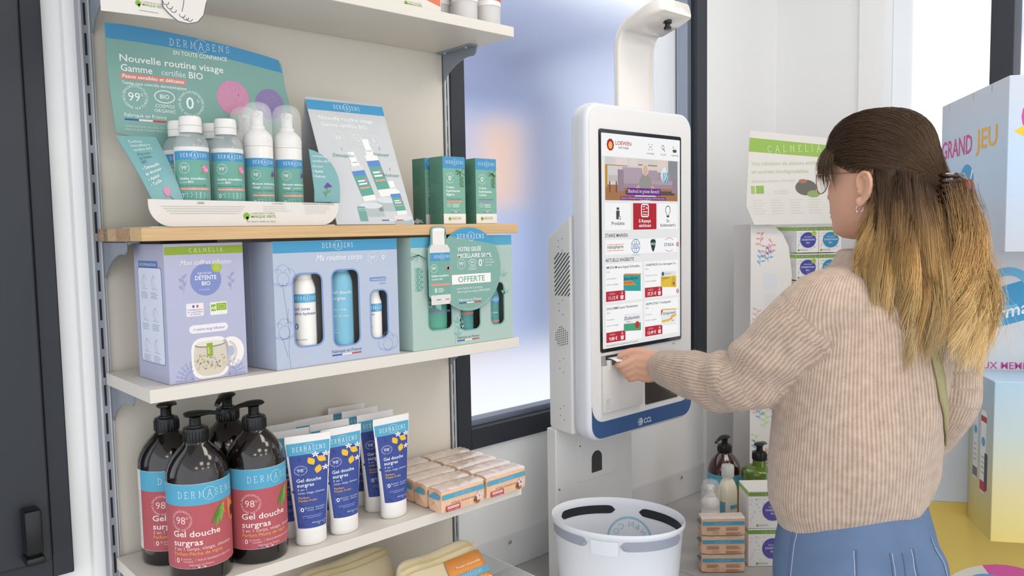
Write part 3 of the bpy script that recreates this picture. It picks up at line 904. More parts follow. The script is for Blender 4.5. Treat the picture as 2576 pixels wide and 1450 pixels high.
p.rrect(.0290, .0985, .0555, .1180, .002, '#e5e0e4', 1); 
for i, c in enumerate(('#3f56a4','#e9e5e2','#c4474d')): p.rect(.0385+i*.003, .1115, .0415+i*.003, .1152, c, 2)
for i, t_ in enumerate(('Conditionnées', 'et contrôlées', 'en France')): p.text(t_, .0425, .1073-i*.0035, .0026, '#8d88a3', 'C', fit=.023 if i < 2 else .016)
p.rrect(.0655, .0980, .0925, .1175, .002, '#e3e4dc', 1); p.rect(.067, .1040, .0745, .1140, '#7fae3c', 2); p.text('AB', .0708, .1065, .0045, '#f0f3e6', 'C', bold=True); p.rect(.0755, .1045, .0915, .1155, '#8fb037', 2)
for k in range(10):
    a0 = 2*pi*k/10; p.disc(.0835+.0052*cos(a0), .110+.0032*sin(a0), .0006, '#eef3d8', 3, n=6)
p.rrect(.0320, .0725, .0925, .0850, .006, '#e7e2e6', 1); p.text('+ votre mug infuseur', .0625, .0765, .0042, '#8e8fb8', 'C', shear=.25, fit=.050)
# mug picture
p.rrect(.0335, .0030, .0925, .0650, .0170, '#e9e5e1', 1); p.disc(.0960, .0390, .0215, '#e9e5e1', 1, .0235); p.disc(.0955, .0400, .0060, '#b0b2cb', 2, .0085)
p.poly([(.0395,.0540)] + [(.0865,.0540),(.0890,.0400),(.0885,.0270)] + arc(.0705,.0240,.0178,0,-90,6,.0175) + arc(.0560,.0240,.0178,270,180,6,.0175) + [(.0375,.0270),(.0370,.0400)], '#cfc7b8', 2)
p.disc(.063, .0540, .0238, '#8f877b', 3, .0046); p.disc(.063, .0553, .0228, '#dcd6cc', 4, .0040)
p.line(arc(.0890, .0390, .0150, 72, -80, 12, .0165), .0040, '#cfc8bd', 2)
p.rect(.0575, .0360, .0665, .0560, '#8fa53a', 5); p.rect(.0590, .0400, .0600, .0500, '#e4ebc4', 6); p.rect(.0615, .0390, .0620, .0480, '#e4ebc4', 6)
for k in range(60):
    u, v = random.uniform(.041, .086), random.uniform(.016, .038)
    p.leaf(u, v, random.uniform(.003,.006), .0009, random.uniform(0, 360), random.choice(('#b7bd77','#cfc98a','#a89a63','#b59aa6','#9d8fae','#c9a65f')), 4)
for sx, u0 in ((-1, .036), (1, .090)):
    for i in range(6):
        ang = 90 + sx*-(10+i*16); L_ = .026
        q = (u0+cos(radians(ang))*L_*(-1 if False else 1), .004+sin(radians(ang))*L_)
        p.line([(u0, .003), q], .0005, '#8e97c4', 2)
        for j in (.5, .75, 1): p.ring(u0+(q[0]-u0)*j, .004+(q[1]-.004)*j, .0018, .0004, '#8e97c4', 2, n=8)
p.build('front_print', front(0, 0, 0), bx)
p = Print()
SD = flat((0, D, 0), (0,-1,0), (0,0,1))
p.rrect(.014, .028, D-.012, .172, .006, '#d9dfee', 1); p.rline(.014, .028, D-.012, .172, .006, .0012, '#6f86bd', 2)
p.rect(.018, .172, D-.024, .182, '#5f7cb4', 2); p.text('RECOMMANDATIONS', D/2-.003, .1745, .0042, '#dfe6f2', 'C', fit=.06)
for j in range(3):
    for i in range(2):
        u, v = .036+i*.036, .150-j*.048
        p.line(arc(u, v, .009, random.uniform(0,90), 270, 8), .0005, '#8f9cb8', 2); p.line([(u-.010,v-.010),(u+.012,v-.010)], .0005, '#8f9cb8', 2); p.line([(u,v+.012),(u-.003,v),(u+.004,v-.008)], .0005, '#8f9cb8', 2)
        p.lines(u-.013, v-.016, u+.013, .0011, 4, .0027, '#a9b3c8')
p.build('side_print', SD, bx)
p = Print(); p.rect(.004, .003, W-.02, .006, '#3a3c44', 1)
a = MB(); a.rbox(.002, W-.03, .02, D-.02, H, H+.0035, .0015, 1)
obj('lid_flap', a, mat('dark_flap', '#3a3d47', rough=.5), bx)

# ---------------------------------------------------------------- window gift boxes
def window_box(name, label, x0, y0, W, D, H, col, inner, band, wins, edge, decorate, skew):
    o = thing(name, label, 'box', (x0, y0, Z3))
    M = mat(name+'_card', col, rough=.42, var=.02)
    pl = plate([(0,.0004),(W,.0004),(W,H),(0,H)], [rr(*w) for w in wins], .0009)
    fp = obj('front_panel', pl, M, o)
    a = MB()
    t = .0009
    foot = [(0,t),(W,t),(W+.004,D),(-skew*D,D)]
    def wallq(p0, p1):
        n = (Vector((p1[0],p1[1],0))-Vector((p0[0],p0[1],0))).cross(Vector((0,0,1))).normalized()*-t
        q0 = (p0[0]+n.x, p0[1]+n.y); q1 = (p1[0]+n.x, p1[1]+n.y)
        a.add([(p0[0],p0[1],.0004),(p1[0],p1[1],.0004),(q1[0],q1[1],.0004),(q0[0],q0[1],.0004),(p0[0],p0[1],H),(p1[0],p1[1],H),(q1[0],q1[1],H),(q0[0],q0[1],H)],
              [(0,3,2,1),(4,5,6,7),(0,1,5,4),(1,2,6,5),(2,3,7,6),(3,0,4,7)])
    wallq(foot[3], foot[0]); wallq(foot[1], foot[2]); wallq(foot[2], foot[3])
    a.prism(foot, lambda u, w, d: (u, w, d), .0004, .0012); a.prism(foot, lambda u, w, d: (u, w, d), H-.001, H)
    obj('carton', a, M, o)
    a = MB(); a.prism([(-skew*D+.004,D*.72),(W,D*.72),(W,D*.74),(-skew*D+.004,D*.74)], lambda u, w, d: (u, w, d), .002, H-.002)
    obj('inner_card', a, mat(name+'_inner', inner, rough=.6), o)
    p = Print()
    # the top strip is one piece; windows get a printed rim
    p.rect(.0003, H-.019, W-.0003, H-.0003, band, 1)
    for w in wins:
        v, f = stroke_poly(rr(w[0]-.0013, w[1]-.0013, w[2]+.0013, w[3]+.0013, w[4]+.0013), .0026, True); p.add(v, f, edge, 1)
    decorate(p, W, H)
    p.build('front_print', front(0, 0, 0), fp)
    return o
def cotton(p, u, v, k, c):
    for dx, dy, r, a0, a1 in ((-.55,.15,.60,40,300), (.55,.15,.60,-120,140), (0,.50,.62,-10,190), (0,-.10,.55,0,360)):
        p.line(arc(u+dx*k, v+dy*k, r*k, a0, a1, 18, r*k*1.08), .0005, c, 2)
    for a0 in (205, 250, 290, 335): p.line([(u, v-k*.60), (u+cos(radians(a0))*k*.5, v-k*.60+sin(radians(a0))*k*.18), (u+cos(radians(a0))*k*1.1, v-k*.45+sin(radians(a0))*k*.05)], .0005, c, 2)
def deco_blue(p, W, H):
    p.serif('DERMASENS', .1170, H-.0125, .0080, .058, '#dfeaf1', sw=.1)
    p.text('Ma routine corps', .0760, .1735, .0098, '#eef0f3', 'L', shear=.28, fit=.087)
    p.badge(.1850, .1745, .0105, '99', '#e9edf2'); p.badge(.2075, .1745, .0105, ' ', '#e9edf2', 'SUBSTANCES', 'INDÉSIRABLES'); p.text('0', .2065, .1705, .0085, '#eef1f4', 'C', bold=True)
    c = '#8196c4'
    cotton(p, .0165, .148, .0185, c); cotton(p, .0255, .104, .0150, c) if False else None; cotton(p, .0155, .062, .0180, c); cotton(p, .2120, .0215, .0180, c)
    p.line([(.015,.140),(.0185,.110),(.024,.060),(.022,.030),(.024,.002)], .0006, c, 2); p.line([(.012,.050),(.020,.020)], .0006, c, 2); p.line([(.0235,.098),(.0215,.075)], .0006, c, 2)
    p.rrect(.1770, .1335, .2120, .1405, .0034, '#7d90c4', 2); p.text('+ un baume corps 50ml', .1945, .1355, .0027, '#eef0f6', 'C', shear=.2, fit=.031); p.text('OFFERT', .2045, .1275, .0030, '#8d9bc6', 'C')
    p.france(.1000, .0165, .0052, '#56607f')
def deco_green(p, W, H):
    c = '#8ab5ab'
    for k in range(26):
        a0 = random.uniform(150, 330); p.line([(.018,.176),(.018+cos(radians(a0))*.022,.176+sin(radians(a0))*.014)], .0006, c, 2)
    for i in range(9):
        for j in range(3): p.disc(.0105+j*.0055+(i % 2)*.002, .150-i*.0048, .0034, '#79a79d' if (i+j) % 2 else '#8ab5ab', 2, .0028, 8)
    p.line([(.098,.0),(.098,.115)], .0005, c, 2)
    for u, v in ((.105,.018),(.110,.030),(.104,.042),(.225,.125),(.228,.090)):
        for a0 in (40, 90, 140): p.leaf(u, v, .014, .0025, a0, c, 1)
    for u, v, r in ((.236,.150,.010),(.236,.120,.010),(.236,.1745,.008)): p.ring(u, v, r, .0006, '#a9cac2', 2)
    p.france(.1030, .0125, .0050, '#55736d')
window_box('body_care_box', 'pale blue gift box with three rounded windows and cotton drawings', .1985, .0097, .2360, .082, .2070, '#b2bccf', '#b3aca2', '#4a97c0',
    [(.0340,.0350,.0845,.1525,.0115), (.1050,.0285,.1545,.1555,.0115), (.1790,.0335,.2125,.1165,.0105)], '#7d97cc', deco_blue, .19)
window_box('face_care_box', 'pale green gift box with three windows and pine drawings', .4620, .0065, .2470, .082, .2080, '#abc2ba', '#a39f97', '#56a3c3',
    [(.0370,.0355,.0905,.1545,.0115), (.1130,.0285,.1605,.1475,.0115), (.1900,.0325,.2235,.1145,.0105)], '#77aaa2', deco_green, .20)

def inner_bottle(label, loc, R, H, body, band, txt, tcol, tube=False, group='products inside the gift boxes', accent=None):
    o = thing('boxed_bottle' if not tube else 'boxed_tube', label, 'bottle' if not tube else 'tube', loc, radians(-14), group)
    a = MB()
    if tube:
        rings = []
        for k in range(9):
            s_ = k/8; hw, hd = R*(1+.1*s_), R*.62*(1-s_)+.0006
            rings.append([(hw*cos(2*pi*i/24), hd*sin(2*pi*i/24), .001+H*s_) for i in range(24)])
        a.rings(rings)
    else:
        a.lathe([(.0001,.0006),(R-.002,.0006),(R,.003),(R,H*.80),(R-.002,H*.85),(R*.78,H*.90),(R*.74,H*.905),(R*.74,H*.985),(R*.70,H),(.0001,H)], 32)
    b = obj('bottle' if not tube else 'tube', a, body, o, smooth=True)
    p = Print(); w = R*1.25; f = (lambda u, v, h: (u*(1+.1*v/H), -(R*.62*(1-v/H)+.0006)*sqrt(max(0, 1-(u/R)**2)) - h - .0002, v)) if tube else cyl(R+.0002)
    zb = H*.66
    if band: p.rect(-w, zb, w, zb+.014, band, 1, .003); p.serif('DERMASENS', .002, zb+.0045, .0052, w*1.45, '#e4edf2', sw=.12)
    for i, (t_, dz, hh) in enumerate(txt): p.text(t_, -w*.72, dz, hh, tcol, bold=hh > .004)
    if accent: p.rect(-w, accent[1], w, accent[1]+.004, accent[0], 1, .003)
    p.build('label_print', f, b)
    return o
lotion_w = mat('lotion_white', '#efece6', rough=.35, var=.01); lotion_b = mat('gel_blue', '#7bb7cf', rough=.3, var=.02); lotion_t = mat('teal_tube', '#58a58c', rough=.35, var=.03)
X, Y_ = .1985, .0097
inner_bottle('white body lotion bottle behind the window printed beside the tall cotton stem', (X+.062, Y_+.0245, Z3+.0014), .0215, .158, lotion_w, '#5aa8cf', [('Lait corps', .092, .0046), ('ultra hydratant', .084, .0046), ('0', .060, .010), ('Peaux sèches', .042, .0026), ('Fabriqué en France', .026, .0022)], '#6f86b4')
inner_bottle('blue shower gel bottle behind the middle window of the blue box', (X+.132, Y_+.0255, Z3+.0014), .0230, .166, lotion_b, None, [('Gel douche', .114, .0058), ('surgras', .104, .0058), ('corps, visage', .086, .0036), ('Fleur de coton', .075, .0036), ('savon', .052, .0026), ('colorant', .047, .0026)], '#e4eef4')
inner_bottle('small white balm tube behind the smallest window of the blue box', (X+.196, Y_+.0200, Z3+.0014), .0150, .118, lotion_w, '#5aa8cf', [('Baume', .078, .0036), ('corps', .072, .0036), ('0%', .050, .004)], '#6f86b4', accent=('#a9b860', .026))
X, Y_ = .4620, .0065
inner_bottle('teal cream tube behind the window half covered by the round card', (X+.066, Y_+.0200, Z3+.0014), .0240, .150, lotion_t, '#4c93bf', [('Crème', .090, .0050), ('hydratante', .082, .0050), ('riche', .074, .0050)], '#e4efe9', tube=True, accent=('#8a86b8', .064))
inner_bottle('dark teal cleanser bottle in the window below the round card', (X+.137, Y_+.0215, Z3+.0014), .0190, .140, mat('gel_teal', '#4f8f8c', rough=.3), None, [('BIO', .078, .0040), ('micellaire', .085, .0036), ('0%', .040, .005)], '#dfe9e6', accent=('#cf8270', .056))
inner_bottle('small teal bottle behind the smallest window of the green box', (X+.207, Y_+.0180, Z3+.0014), .0145, .110, mat('gel_teal'), '#4c93bf', [('micellaire', .052, .0036), ('BIO', .046, .0034)], '#dfe9e6', accent=('#cf8270', .034))

# ---------------------------------------------------------------- round shelf card (wobbler)
wo = thing('shelf_card', 'round teal promotional card with a bottle cut-out hanging from the wooden shelf', 'card', (.59, -.004, Z3))
cx, cz, cr_ = 0.0, .145, .0795
circ = [(cx+cr_*cos(radians(a_)), cz+cr_*sin(radians(a_))) for a_ in range(-150, 151, 6)]
bott = [(-.0700,.072),(-.0800,.077),(-.0850,.087),(-.0965,.100),(-.0970,.187),(-.0910,.195),(-.0890,.222),(-.0840,.2275),(-.0600,.2275),(-.0545,.222),(-.0540,.203)]
a = MB(); a.prism([(q[0], q[1]) for q in circ] + list(reversed(bott)), lambda u, w, d: (u, d, w), 0, .0012)
cd = obj('card', a, M_teal, wo)
p = Print()
p.poly([(cx+cr_*.995*cos(radians(a_)), cz+cr_*.995*sin(radians(a_))) for a_ in range(36, 131, 5)], '#4796c0', 1)
p.serif('DERMASENS', .004, .2035, .0085, .066, '#eef4f6', sw=.11)
for i, t_ in enumerate(('VOTRE GELÉE', 'MICELLAIRE 50 ML')): p.text(t_, -.0285, .1800-i*.0125, .0078, '#f3f3f0', bold=True, fit=(.058,.085)[i])
p.badge(-.020, .156, .0105, '99', '#eef3f0'); p.cosmos(.0075, .1585, .0090, '#eef3f0'); p.text('0', .0225, .1500, .0135, '#f3f3f0', bold=True); p.text('%', .0325, .1585, .0045, '#f3f3f0'); 
for i, t_ in enumerate(('SILICONE', 'COLORANT', 'ALCOOL')): p.text(t_, .0395, .1605-i*.0055, .0032, '#dcebe5')
p.rect(-.0430, .1180, .0530, .1360, '#efece8', 2); p.text('OFFERTE', .0045, .1215, .0108, '#6fa89b', 'C', bold=True, fit=.066)
p.text('pour l\'achat de 2 produits', -.0310, .1080, .0042, '#e6efea'); p.text('dans la gamme visage DERMASENS', -.0310, .1015, .0042, '#e6efea', fit=.082)
p.france(-.0270, .0855, .0050, '#eef3f0')
p.arctext('dans la limite des stocks disponibles', cx, cz, .0755, .0026, '#dcebe5', 285, inner=True)
# bottle picture
p.poly([(-.0920,.083),(-.0500,.083),(-.0470,.090),(-.0470,.186),(-.0530,.1935),(-.0890,.1935),(-.0935,.186)], '#d9d6d4', 2)
p.rect(-.0860, .1935, -.0585, .2215, '#e4e0dd', 2); p.disc(-.0722, .2215, .0138, '#eeebe8', 3, .003)
p.rect(-.0930, .101, -.0470, .164, '#74a598', 3); p.rect(-.0930, .164, -.0470, .179, '#4c93bf', 3)
p.serif('DERMASENS', -.066, .169, .0052, .036, '#e6eef2', lay=4, sw=.12); p.badge(-.0845, .150, .0085, '99', '#eef3f0', lay=4); rose(p, -.0515, .150, .0045, 4)
p.text('Gelée micellaire', -.0910, .1345, .0042, '#f3f3f0', bold=True, lay=4, fit=.040); p.text('certifiée BIO', -.0910, .1285, .0036, '#eef3f0', lay=4)
p.rect(-.0925, .118, -.0475, .122, '#dd8f80', 4); p.text('0', -.0840, .1055, .0085, '#f3f3f0', lay=4, bold=True); p.lines(-.076, .112, -.062, .0012, 3, .003, '#d5e6df', 4)
p.france(-.0800, .094, .0028, '#dcebe5')
p.build('card_print', front(0, 0, 0), cd)

# ---------------------------------------------------------------- one-litre pump bottles
M_brown = mat('dark_brown_plastic', '#150e0c', rough=.12, spec=.6, coat=.6, var=.05)
def pump(name, label, loc, rz, rz_pump, body, decorate, lab_col, group, flat_shoulder=False):
    o = thing(name, label, 'bottle', loc, rz, group)
    R = .0465
    sh = [(R,.160),(R-.0008,.168),(R-.0040,.178),(R-.0100,.189),(R-.0180,.199),(R-.0255,.2065),(.0180,.210),(.0175,.2125)]
    if flat_shoulder: sh = [(R,.176),(R-.001,.182),(R-.005,.188),(R-.012,.191),(.0185,.194),(.0175,.205),(.0175,.2125)]
    a = MB(); a.lathe([(.0001,.0006),(R-.006,.0006),(R-.0015,.0025),(R,.007)] + sh, 48)
    b = obj('bottle', a, body, o, smooth=True)
    if flat_shoulder: a0, a1 = -pi, pi
    else: a0, a1 = -pi/2-2.15, -pi/2+1.75
    a = MB(); a.lathe([(R+.0002,.026),(R+.0002,.1555)], 60, a0=a0, a1=a1 if not flat_shoulder else pi-.001)
    lb = obj('label', a, mat('label_white'), o, smooth=True)
    p = Print(); decorate(p, R)
    p.build('label_print', cyl(R+.0003), lb)
    a = MB(); a.lathe([(.0182,.2105),(.0188,.212),(.0188,.2285),(.0178,.2315),(.0120,.2325),(.0115,.2345)], 32)
    cg = obj('collar', a, M_black, o, smooth=True)
    rb = MB()
    for i in range(24):
        t_ = 2*pi*i/24; c_, s_ = cos(t_), sin(t_)
        rb.tube([(.0189*c_, .0189*s_, .2125), (.0189*c_, .0189*s_, .2275)], .0007, 4)
    rb_o = obj('grip_ribs', rb, M_black, cg); rb_o['kind'] = 'stuff'
    a = MB(); a.lathe([(.0085,.232),(.0085,.2465),(.0090,.2475)], 20); obj('pump_stem', a, M_black, o, smooth=True)
    a = MB(); rings = []
    # flat thumb pad that runs out into a drooping spout
    for x, hw, zt, th in ((-.0165,.0030,.2545,.0035), (-.0150,.0085,.2555,.0065), (-.0100,.0120,.2570,.0090), (0,.0135,.2575,.0100), (.0095,.0120,.2570,.0092), (.0150,.0085,.2562,.0078), (.0220,.0066,.2552,.0066), (.0300,.0058,.2535,.0060), (.0370,.0052,.2505,.0056), (.0420,.0046,.2470,.0052)):
        rings.append([(x, hw*cos(q), zt - th/2 + th/2*sin(q)) for q in [2*pi*i/14 for i in range(14)]])
    a.rings(rings)
    h = obj('pump_head', a, M_black, o, smooth=True); h.rotation_euler = (0, 0, rz_pump)
    return o
def peach(p, R):
    W0, W1 = -.066, .072
    p.rect(W0, .0265, W1, .1230, '#b45a60', 1, .003); p.rect(W0, .1230, W1, .1550, '#58a6c6', 1, .003)
    p.serif('DERMASENS', .014, .1345, .0098, .090, '#dcebf1', sw=.085)
    p.badge(-.0270, .1005, .0165, '98', '#eccfd0')
    p.text('Gel douche', -.0420, .0755, .0092, '#f3e4e3', bold=True, fit=.072); p.text('surgras', -.0420, .0620, .0092, '#f3e4e3', bold=True, fit=.045)
    p.text('3 en 1 corps, visage, cheveux', -.0420, .0545, .0052, '#ecd0d0', fit=.092); p.text('Parfum Pêche de vigne', -.0420, .0470, .0052, '#e0a659', bold=True, fit=.074)
    p.rline(-.0420, .0345, .0560, .0440, .0005, .0004, '#dcb2b4', 2); p.text('0', -.0385, .0355, .0075, '#f3e4e3', bold=True); p.text('%', -.0310, .0395, .0032, '#f3e4e3')
    p.text('SAVON', -.0265, .0400, .0025, '#ecd0d0'); p.text('COLORANT', -.0265, .0360, .0025, '#ecd0d0', fit=.015); p.line([(-.0085,.0358),(-.0085,.0428)], .0003, '#dcb2b4', 3); p.text('PEAUX SENSIBLES & DÉLICATES', -.0055, .0378, .0028, '#ecd0d0', fit=.055)
    p.france(.000, .0305, .0032, '#e9c8c9', 'C')
    p.disc(.0430, .1060, .0150, '#cf5f45', 2, .0180, 24); p.disc(.0460, .1120, .0110, '#dd8a4a', 3, .0110, 18); p.disc(.0390, .1015, .0100, '#c24f45', 3, .0100, 18)
    p.disc(.0590, .1000, .0100, '#e0962f', 3, .0150, 18); p.disc(.0615, .0990, .0060, '#5a2a1c', 4, .0085, 14)
    for l, w, an, c in ((.040,.0035,250,'#6f9a43'), (.036,.004,236,'#557f36'), (.030,.0035,262,'#86ab52')): p.leaf(.0360, .1200, l, w, an, c, 4)
    p.lines(-.0925, .120, -.0680, .0012, 28, .003, '#c9c6c2', 1, .4)
p0 = pump('pump_bottle', 'dark brown pump bottle with red label standing at the very front of the shelf', (.0795, .0485, Z4), radians(-20), radians(8), M_brown, peach, None, 'red-label pump bottles')
def pumpcopy(loc, rz, rh, label):
    r = dup(p0, loc, rz, label)
    for c in r.children:
        if c.name.startswith('pump_head'): c.rotation_euler = (0, 0, rh)
pumpcopy((.1765, .0540, Z4), radians(-4), radians(186), 'dark brown pump bottle with red label next to the blue tubes')
pumpcopy((.0710, .1500, Z4), radians(-2), radians(55), 'dark brown pump bottle with red label beside the left upright')
pumpcopy((.1720, .1480, Z4), radians(0), radians(225), 'dark brown pump bottle behind the others, its label hidden')

# ---------------------------------------------------------------- blue shower gel tubes
TH = .187
def tube_sec(z):
    s_ = min(1, max(0, (z-.026)/(TH-.012-.026)))
    return .0258 + .0132*s_, .0172*(1-s_)**.85 + .0008
def gel_tube(label, loc, rz):
    o = thing('gel_tube', label, 'tube', loc, rz, 'blue shower gel tubes')
    a = MB(); rings = []
    for z in (.0255, .030, .045, .065, .085, .105, .125, .145, .160, .172, TH-.012, TH):
        hw, hd = tube_sec(z)
        rings.append([(hw*cos(2*pi*i/36), hd*sin(2*pi*i/36), z) for i in range(36)])
    a.rings(rings)
    tb = obj('tube', a, mat('tube_white', '#ece8e6', rough=.32, var=.01), o, smooth=True, angle=60)
    a = MB(); a.lathe([(.0001,.0006),(.90,.0006),(.985,.003),(1.0,.008),(1.0,.0245),(.985,.0256)], 36)
    a.v = [(x*.0262, y*.0182, z) for x, y, z in a.v]
    obj('cap', a, M_wht, o, smooth=True)
    p = Print()
    cu_ = lambda u: max(-.0246, min(.0246, u))
    fn = lambda u, v, h: (lambda s: (cu_(u)*s[0]/.0258, -s[1]*sqrt(max(0, 1-(cu_(u)/.0258)**2)) - h - .0002, v))(tube_sec(v))
    for k in range(8):
        p.rect(-.0232, .031+k*.0154, .0236, .031+(k+1)*.0154, '#3f5093', 1, .003)
    p.rect(-.0252, .1542, .0252, TH-.0125, '#58a6c6', 1, .003)
    p.serif('DERMASENS', .0005, .1605, .0075, .038, '#dbe8f0', sw=.1)
    for (u, v, an) in ((.0020,.1420,115), (.0150,.1440,140), (.0105,.1275,75)):
        p.leaf(u-.0075*cos(radians(an)), v-.0075*sin(radians(an)), .0150, .0046, an, '#e2b53c', 3)
        p.disc(u, v, .0046, '#e6bc44', 4, .0050, 12)
    for (u, v) in ((.0200,.1515), (.0200,.1285), (.0075,.1525)):
        for k in range(5): p.leaf(u, v, .0052, .0012, 72*k+15, '#e9e6ee', 4)
        p.disc(u, v, .0009, '#d9a93c', 5, n=6)
    for k in range(22):
        p.leaf(random.uniform(-.020,.020), random.uniform(.036,.146), random.uniform(.006,.012), .0022, random.uniform(0,360), '#374786', 2)
    p.badge(-.0115, .1285, .0085, '98', '#dfe3f0')
    p.text('Gel douche', -.0180, .1090, .0056, '#eceef5', bold=True, fit=.032); p.text('surgras', -.0180, .1010, .0056, '#eceef5', bold=True, fit=.022)
    p.text('3 en 1', -.0180, .0945, .0037, '#d5dbee'); p.text('corps, visage, cheveux', -.0180, .0890, .0037, '#d5dbee', fit=.037)
    p.text('Parfum', -.0180, .0810, .0036, '#dca84a', bold=True); p.text('Panier fruité', -.0180, .0760, .0036, '#dca84a', bold=True)
    p.rline(-.0185, .0575, .0205, .0680, .0005, .0003, '#8f9bd0', 3); p.text('0', -.0170, .0592, .0072, '#eceef5', bold=True); p.text('%', -.0112, .0633, .0030, '#eceef5')
    p.text('SAVON', -.0078, .0638, .0021, '#d5dbee'); p.text('COLORANT', -.0078, .0600, .0021, '#d5dbee', fit=.010); p.text('PEAUX SENSIBLES', .0050, .0638, .0021, '#d5dbee', fit=.0145); p.text('& DÉLICATES', .0050, .0600, .0021, '#d5dbee', fit=.0125)
    p.lines(-.0150, .0510, .0150, .0009, 2, .0028, '#8f9bd0', 3); p.france(-.0020, .0385, .0030, '#c9d0ea')
    p.build('tube_print', fn, tb)
    return o
g0 = gel_tube('blue lemon-print tube in front of its row, touching the pump bottle', (.2625, .0380, Z4), radians(-14))
for x, y, rz, l in ((.3290, .0420, -3, 'blue lemon-print tube in front of the middle row of tubes'), (.4350, .0440, -1, 'blue lemon-print tube in front of the row beside the soaps'),
                    (.2520, .0900, -8, 'second tube back, in the row touching the pump bottle'), (.2530, .1400, -4, 'third tube back, in the row touching the pump bottle'),
                    (.3350, .0920, -2, 'second tube back, in the middle row of tubes'), (.3310, .1420, -3, 'third tube back, in the middle row of tubes'),
                    (.4320, .0930, -2, 'second tube back, in the row beside the soaps'), (.4280, .1400, -2, 'third tube back, in the row beside the soaps'), (.4250, .1840, -5, 'last tube against the panel, in the row beside the soaps')):
    dup(g0, (x, y, Z4), radians(rz), l)

# ---------------------------------------------------------------- wrapped soaps
M_soap = mat('peach_wrapper', '#edc3a2', rough=.35, var=.04, vscale=40, bump=.08, bscale=160)
M_film = mat('glossy_film', '#fffaf4', rough=.18, alpha=.62, spec=1.0, coat=.6, var=0)
def soap(label, loc, rz, group='wrapped soap bars on the shelf', seed=1, back=False):
    o = thing('soap_bar', label, 'soap', loc, rz, group)
    W, D, H = .104, .0415, .043
    rn = random.Random(seed)
    bm = bmesh.new(); bmesh.ops.create_cube(bm, size=1)
    bmesh.ops.subdivide_edges(bm, edges=list(bm.edges), cuts=5, use_grid_fill=True)
    for v in bm.verts:
        x, y, z = v.co*2
        k = 1 - .06*(abs(x)**6)*(1 if abs(x) > .9 else 0)
        e = max(0, abs(y)*abs(z)-.55)
        v.co = Vector((x*W/2*(1-.02*e), y*D/2*k*(1-.13*e), H/2 + z*H/2*k*(1-.13*e))) + Vector((rn.uniform(-1,1)*.0003, rn.uniform(-1,1)*.0004, rn.uniform(-1,1)*.0004 if z > -.9 else 0))
    a = MB(); a.bm(bm)
    lo = min(v[2] for v in a.v); a.v = [(x, y, z-lo+.0004) for x, y, z in a.v]
    wr_ = obj('wrapper', a, M_soap, o, smooth=True, angle=50)
    for sx in (-1, 1):                         # triangular end folds
        a = MB()
        a.add([(sx*W*.497, -D*.40, .004), (sx*W*.497, -D*.40, H*.93), (sx*(W/2+.0022), 0, H*.5)], [(0,1,2)]); a.add([(sx*W*.497, D*.40, .004), (sx*W*.497, D*.40, H*.93), (sx*(W/2+.0022), 0, H*.5)], [(0,2,1)])
        a.add([(sx*W*.497, -D*.40, H*.93), (sx*W*.497, D*.40, H*.93), (sx*(W/2+.0030), 0, H*.52)], [(0,1,2)])
        a.v = a.v[:2] + [a.v[2]] + a.v[3:5] + a.v[6:8]; a.f = [[0,1,2], [3,4,2], [5,6,2]]; a.m = [0,0,0]
        obj('end_fold', a, M_soap, wr_, fix=False)
    p = Print(); p.H = .0003
    p.rect(-.0505, .0270, .0505, .0360, '#58a3bf', 1)
    p.serif('DERMASENS', -.002, .0290, .0048, .040, '#c6dfe8', sw=.1)
    if not back:
        p.text('Savon surgras', -.004, .0210, .0048, '#eed0b8', 'C', fit=.044); p.text("À l'huile d'amande douce", .001, .0155, .0042, '#7a4a33', 'C', fit=.062)
        p.ring(-.042, .019, .0045, .0006, '#efd3bd'); p.text('98', -.042, .0175, .003, '#efd3bd', 'C')
        p.rect(-.0430, .0030, -.0090, .0140, '#bb4148', 2); p.rrect(-.0400, .0078, -.0120, .0126, .0008, '#ecd9d4', 3); p.text('OFFRE SPÉCIALE', -.026, .0090, .0024, '#bb4148', 'C', fit=.026, lay=4); p.text('LOT DE 1+1 OFFERT', -.026, .0042, .0019, '#ecd9d4', 'C', fit=.026, lay=4)
        for k in range(5): p.leaf(.0375, .0165, .0100, .0034, 72*k+20, '#e0cdd6', 4)
        p.disc(.0375, .0165, .0016, '#c9a24a', 4, n=8); p.leaf(.0240, .0070, .0130, .0045, 40, '#8a5632', 3); p.leaf(.0265, .0050, .0130, .0042, 5, '#a56c3c', 3); p.lines(-.005, .0110, .018, .0010, 3, .0026, '#eed0b8')
    else:
        p.lines(-.040, .0205, -.008, .0010, 4, .0022, '#a8765a'); p.lines(.006, .0205, .044, .0010, 4, .0022, '#a8765a'); p.ring(-.022, .0080, .003, .0006, '#a8765a'); p.ring(-.014, .0080, .003, .0006, '#a8765a'); p.lines(.006, .0075, .044, .0010, 3, .0022, '#a8765a')
    p.build('front_print', front(0, -D/2-.0008, 0), wr_)
    a = MB(); vs = []; fs = []                  # shrunk clear film over the top
    for j in range(7):
        for i in range(17): vs.append((-W/2+W*i/16, -D/2+D*j/6, H+.0012+rn.uniform(0,.0018)+ (.0025 if j in (0,6) else 0)*-1))
    for j in range(6):
        for i in range(16): k = j*17+i; fs += [(k, k+1, k+18), (k, k+18, k+17)]
    a.add(vs, fs); obj('film', a, M_film, o, fix=False, smooth=True, angle=None)
    p = Print(); p.H = .0004; p.poly([(-D*.42,.0270),(D*.42,.0270),(D*.42,.0352),(0,.0392),(-D*.42,.0352)][:4], '#58a3bf', 1); p.build('end_print', flat((-W/2-.0032, 0, 0), (0,-1,0), (0,0,1)), wr_)
    return o
s0 = soap('front peach soap of the row beside the tubes, red sticker showing', (.5505, .0010, Z4), 0)
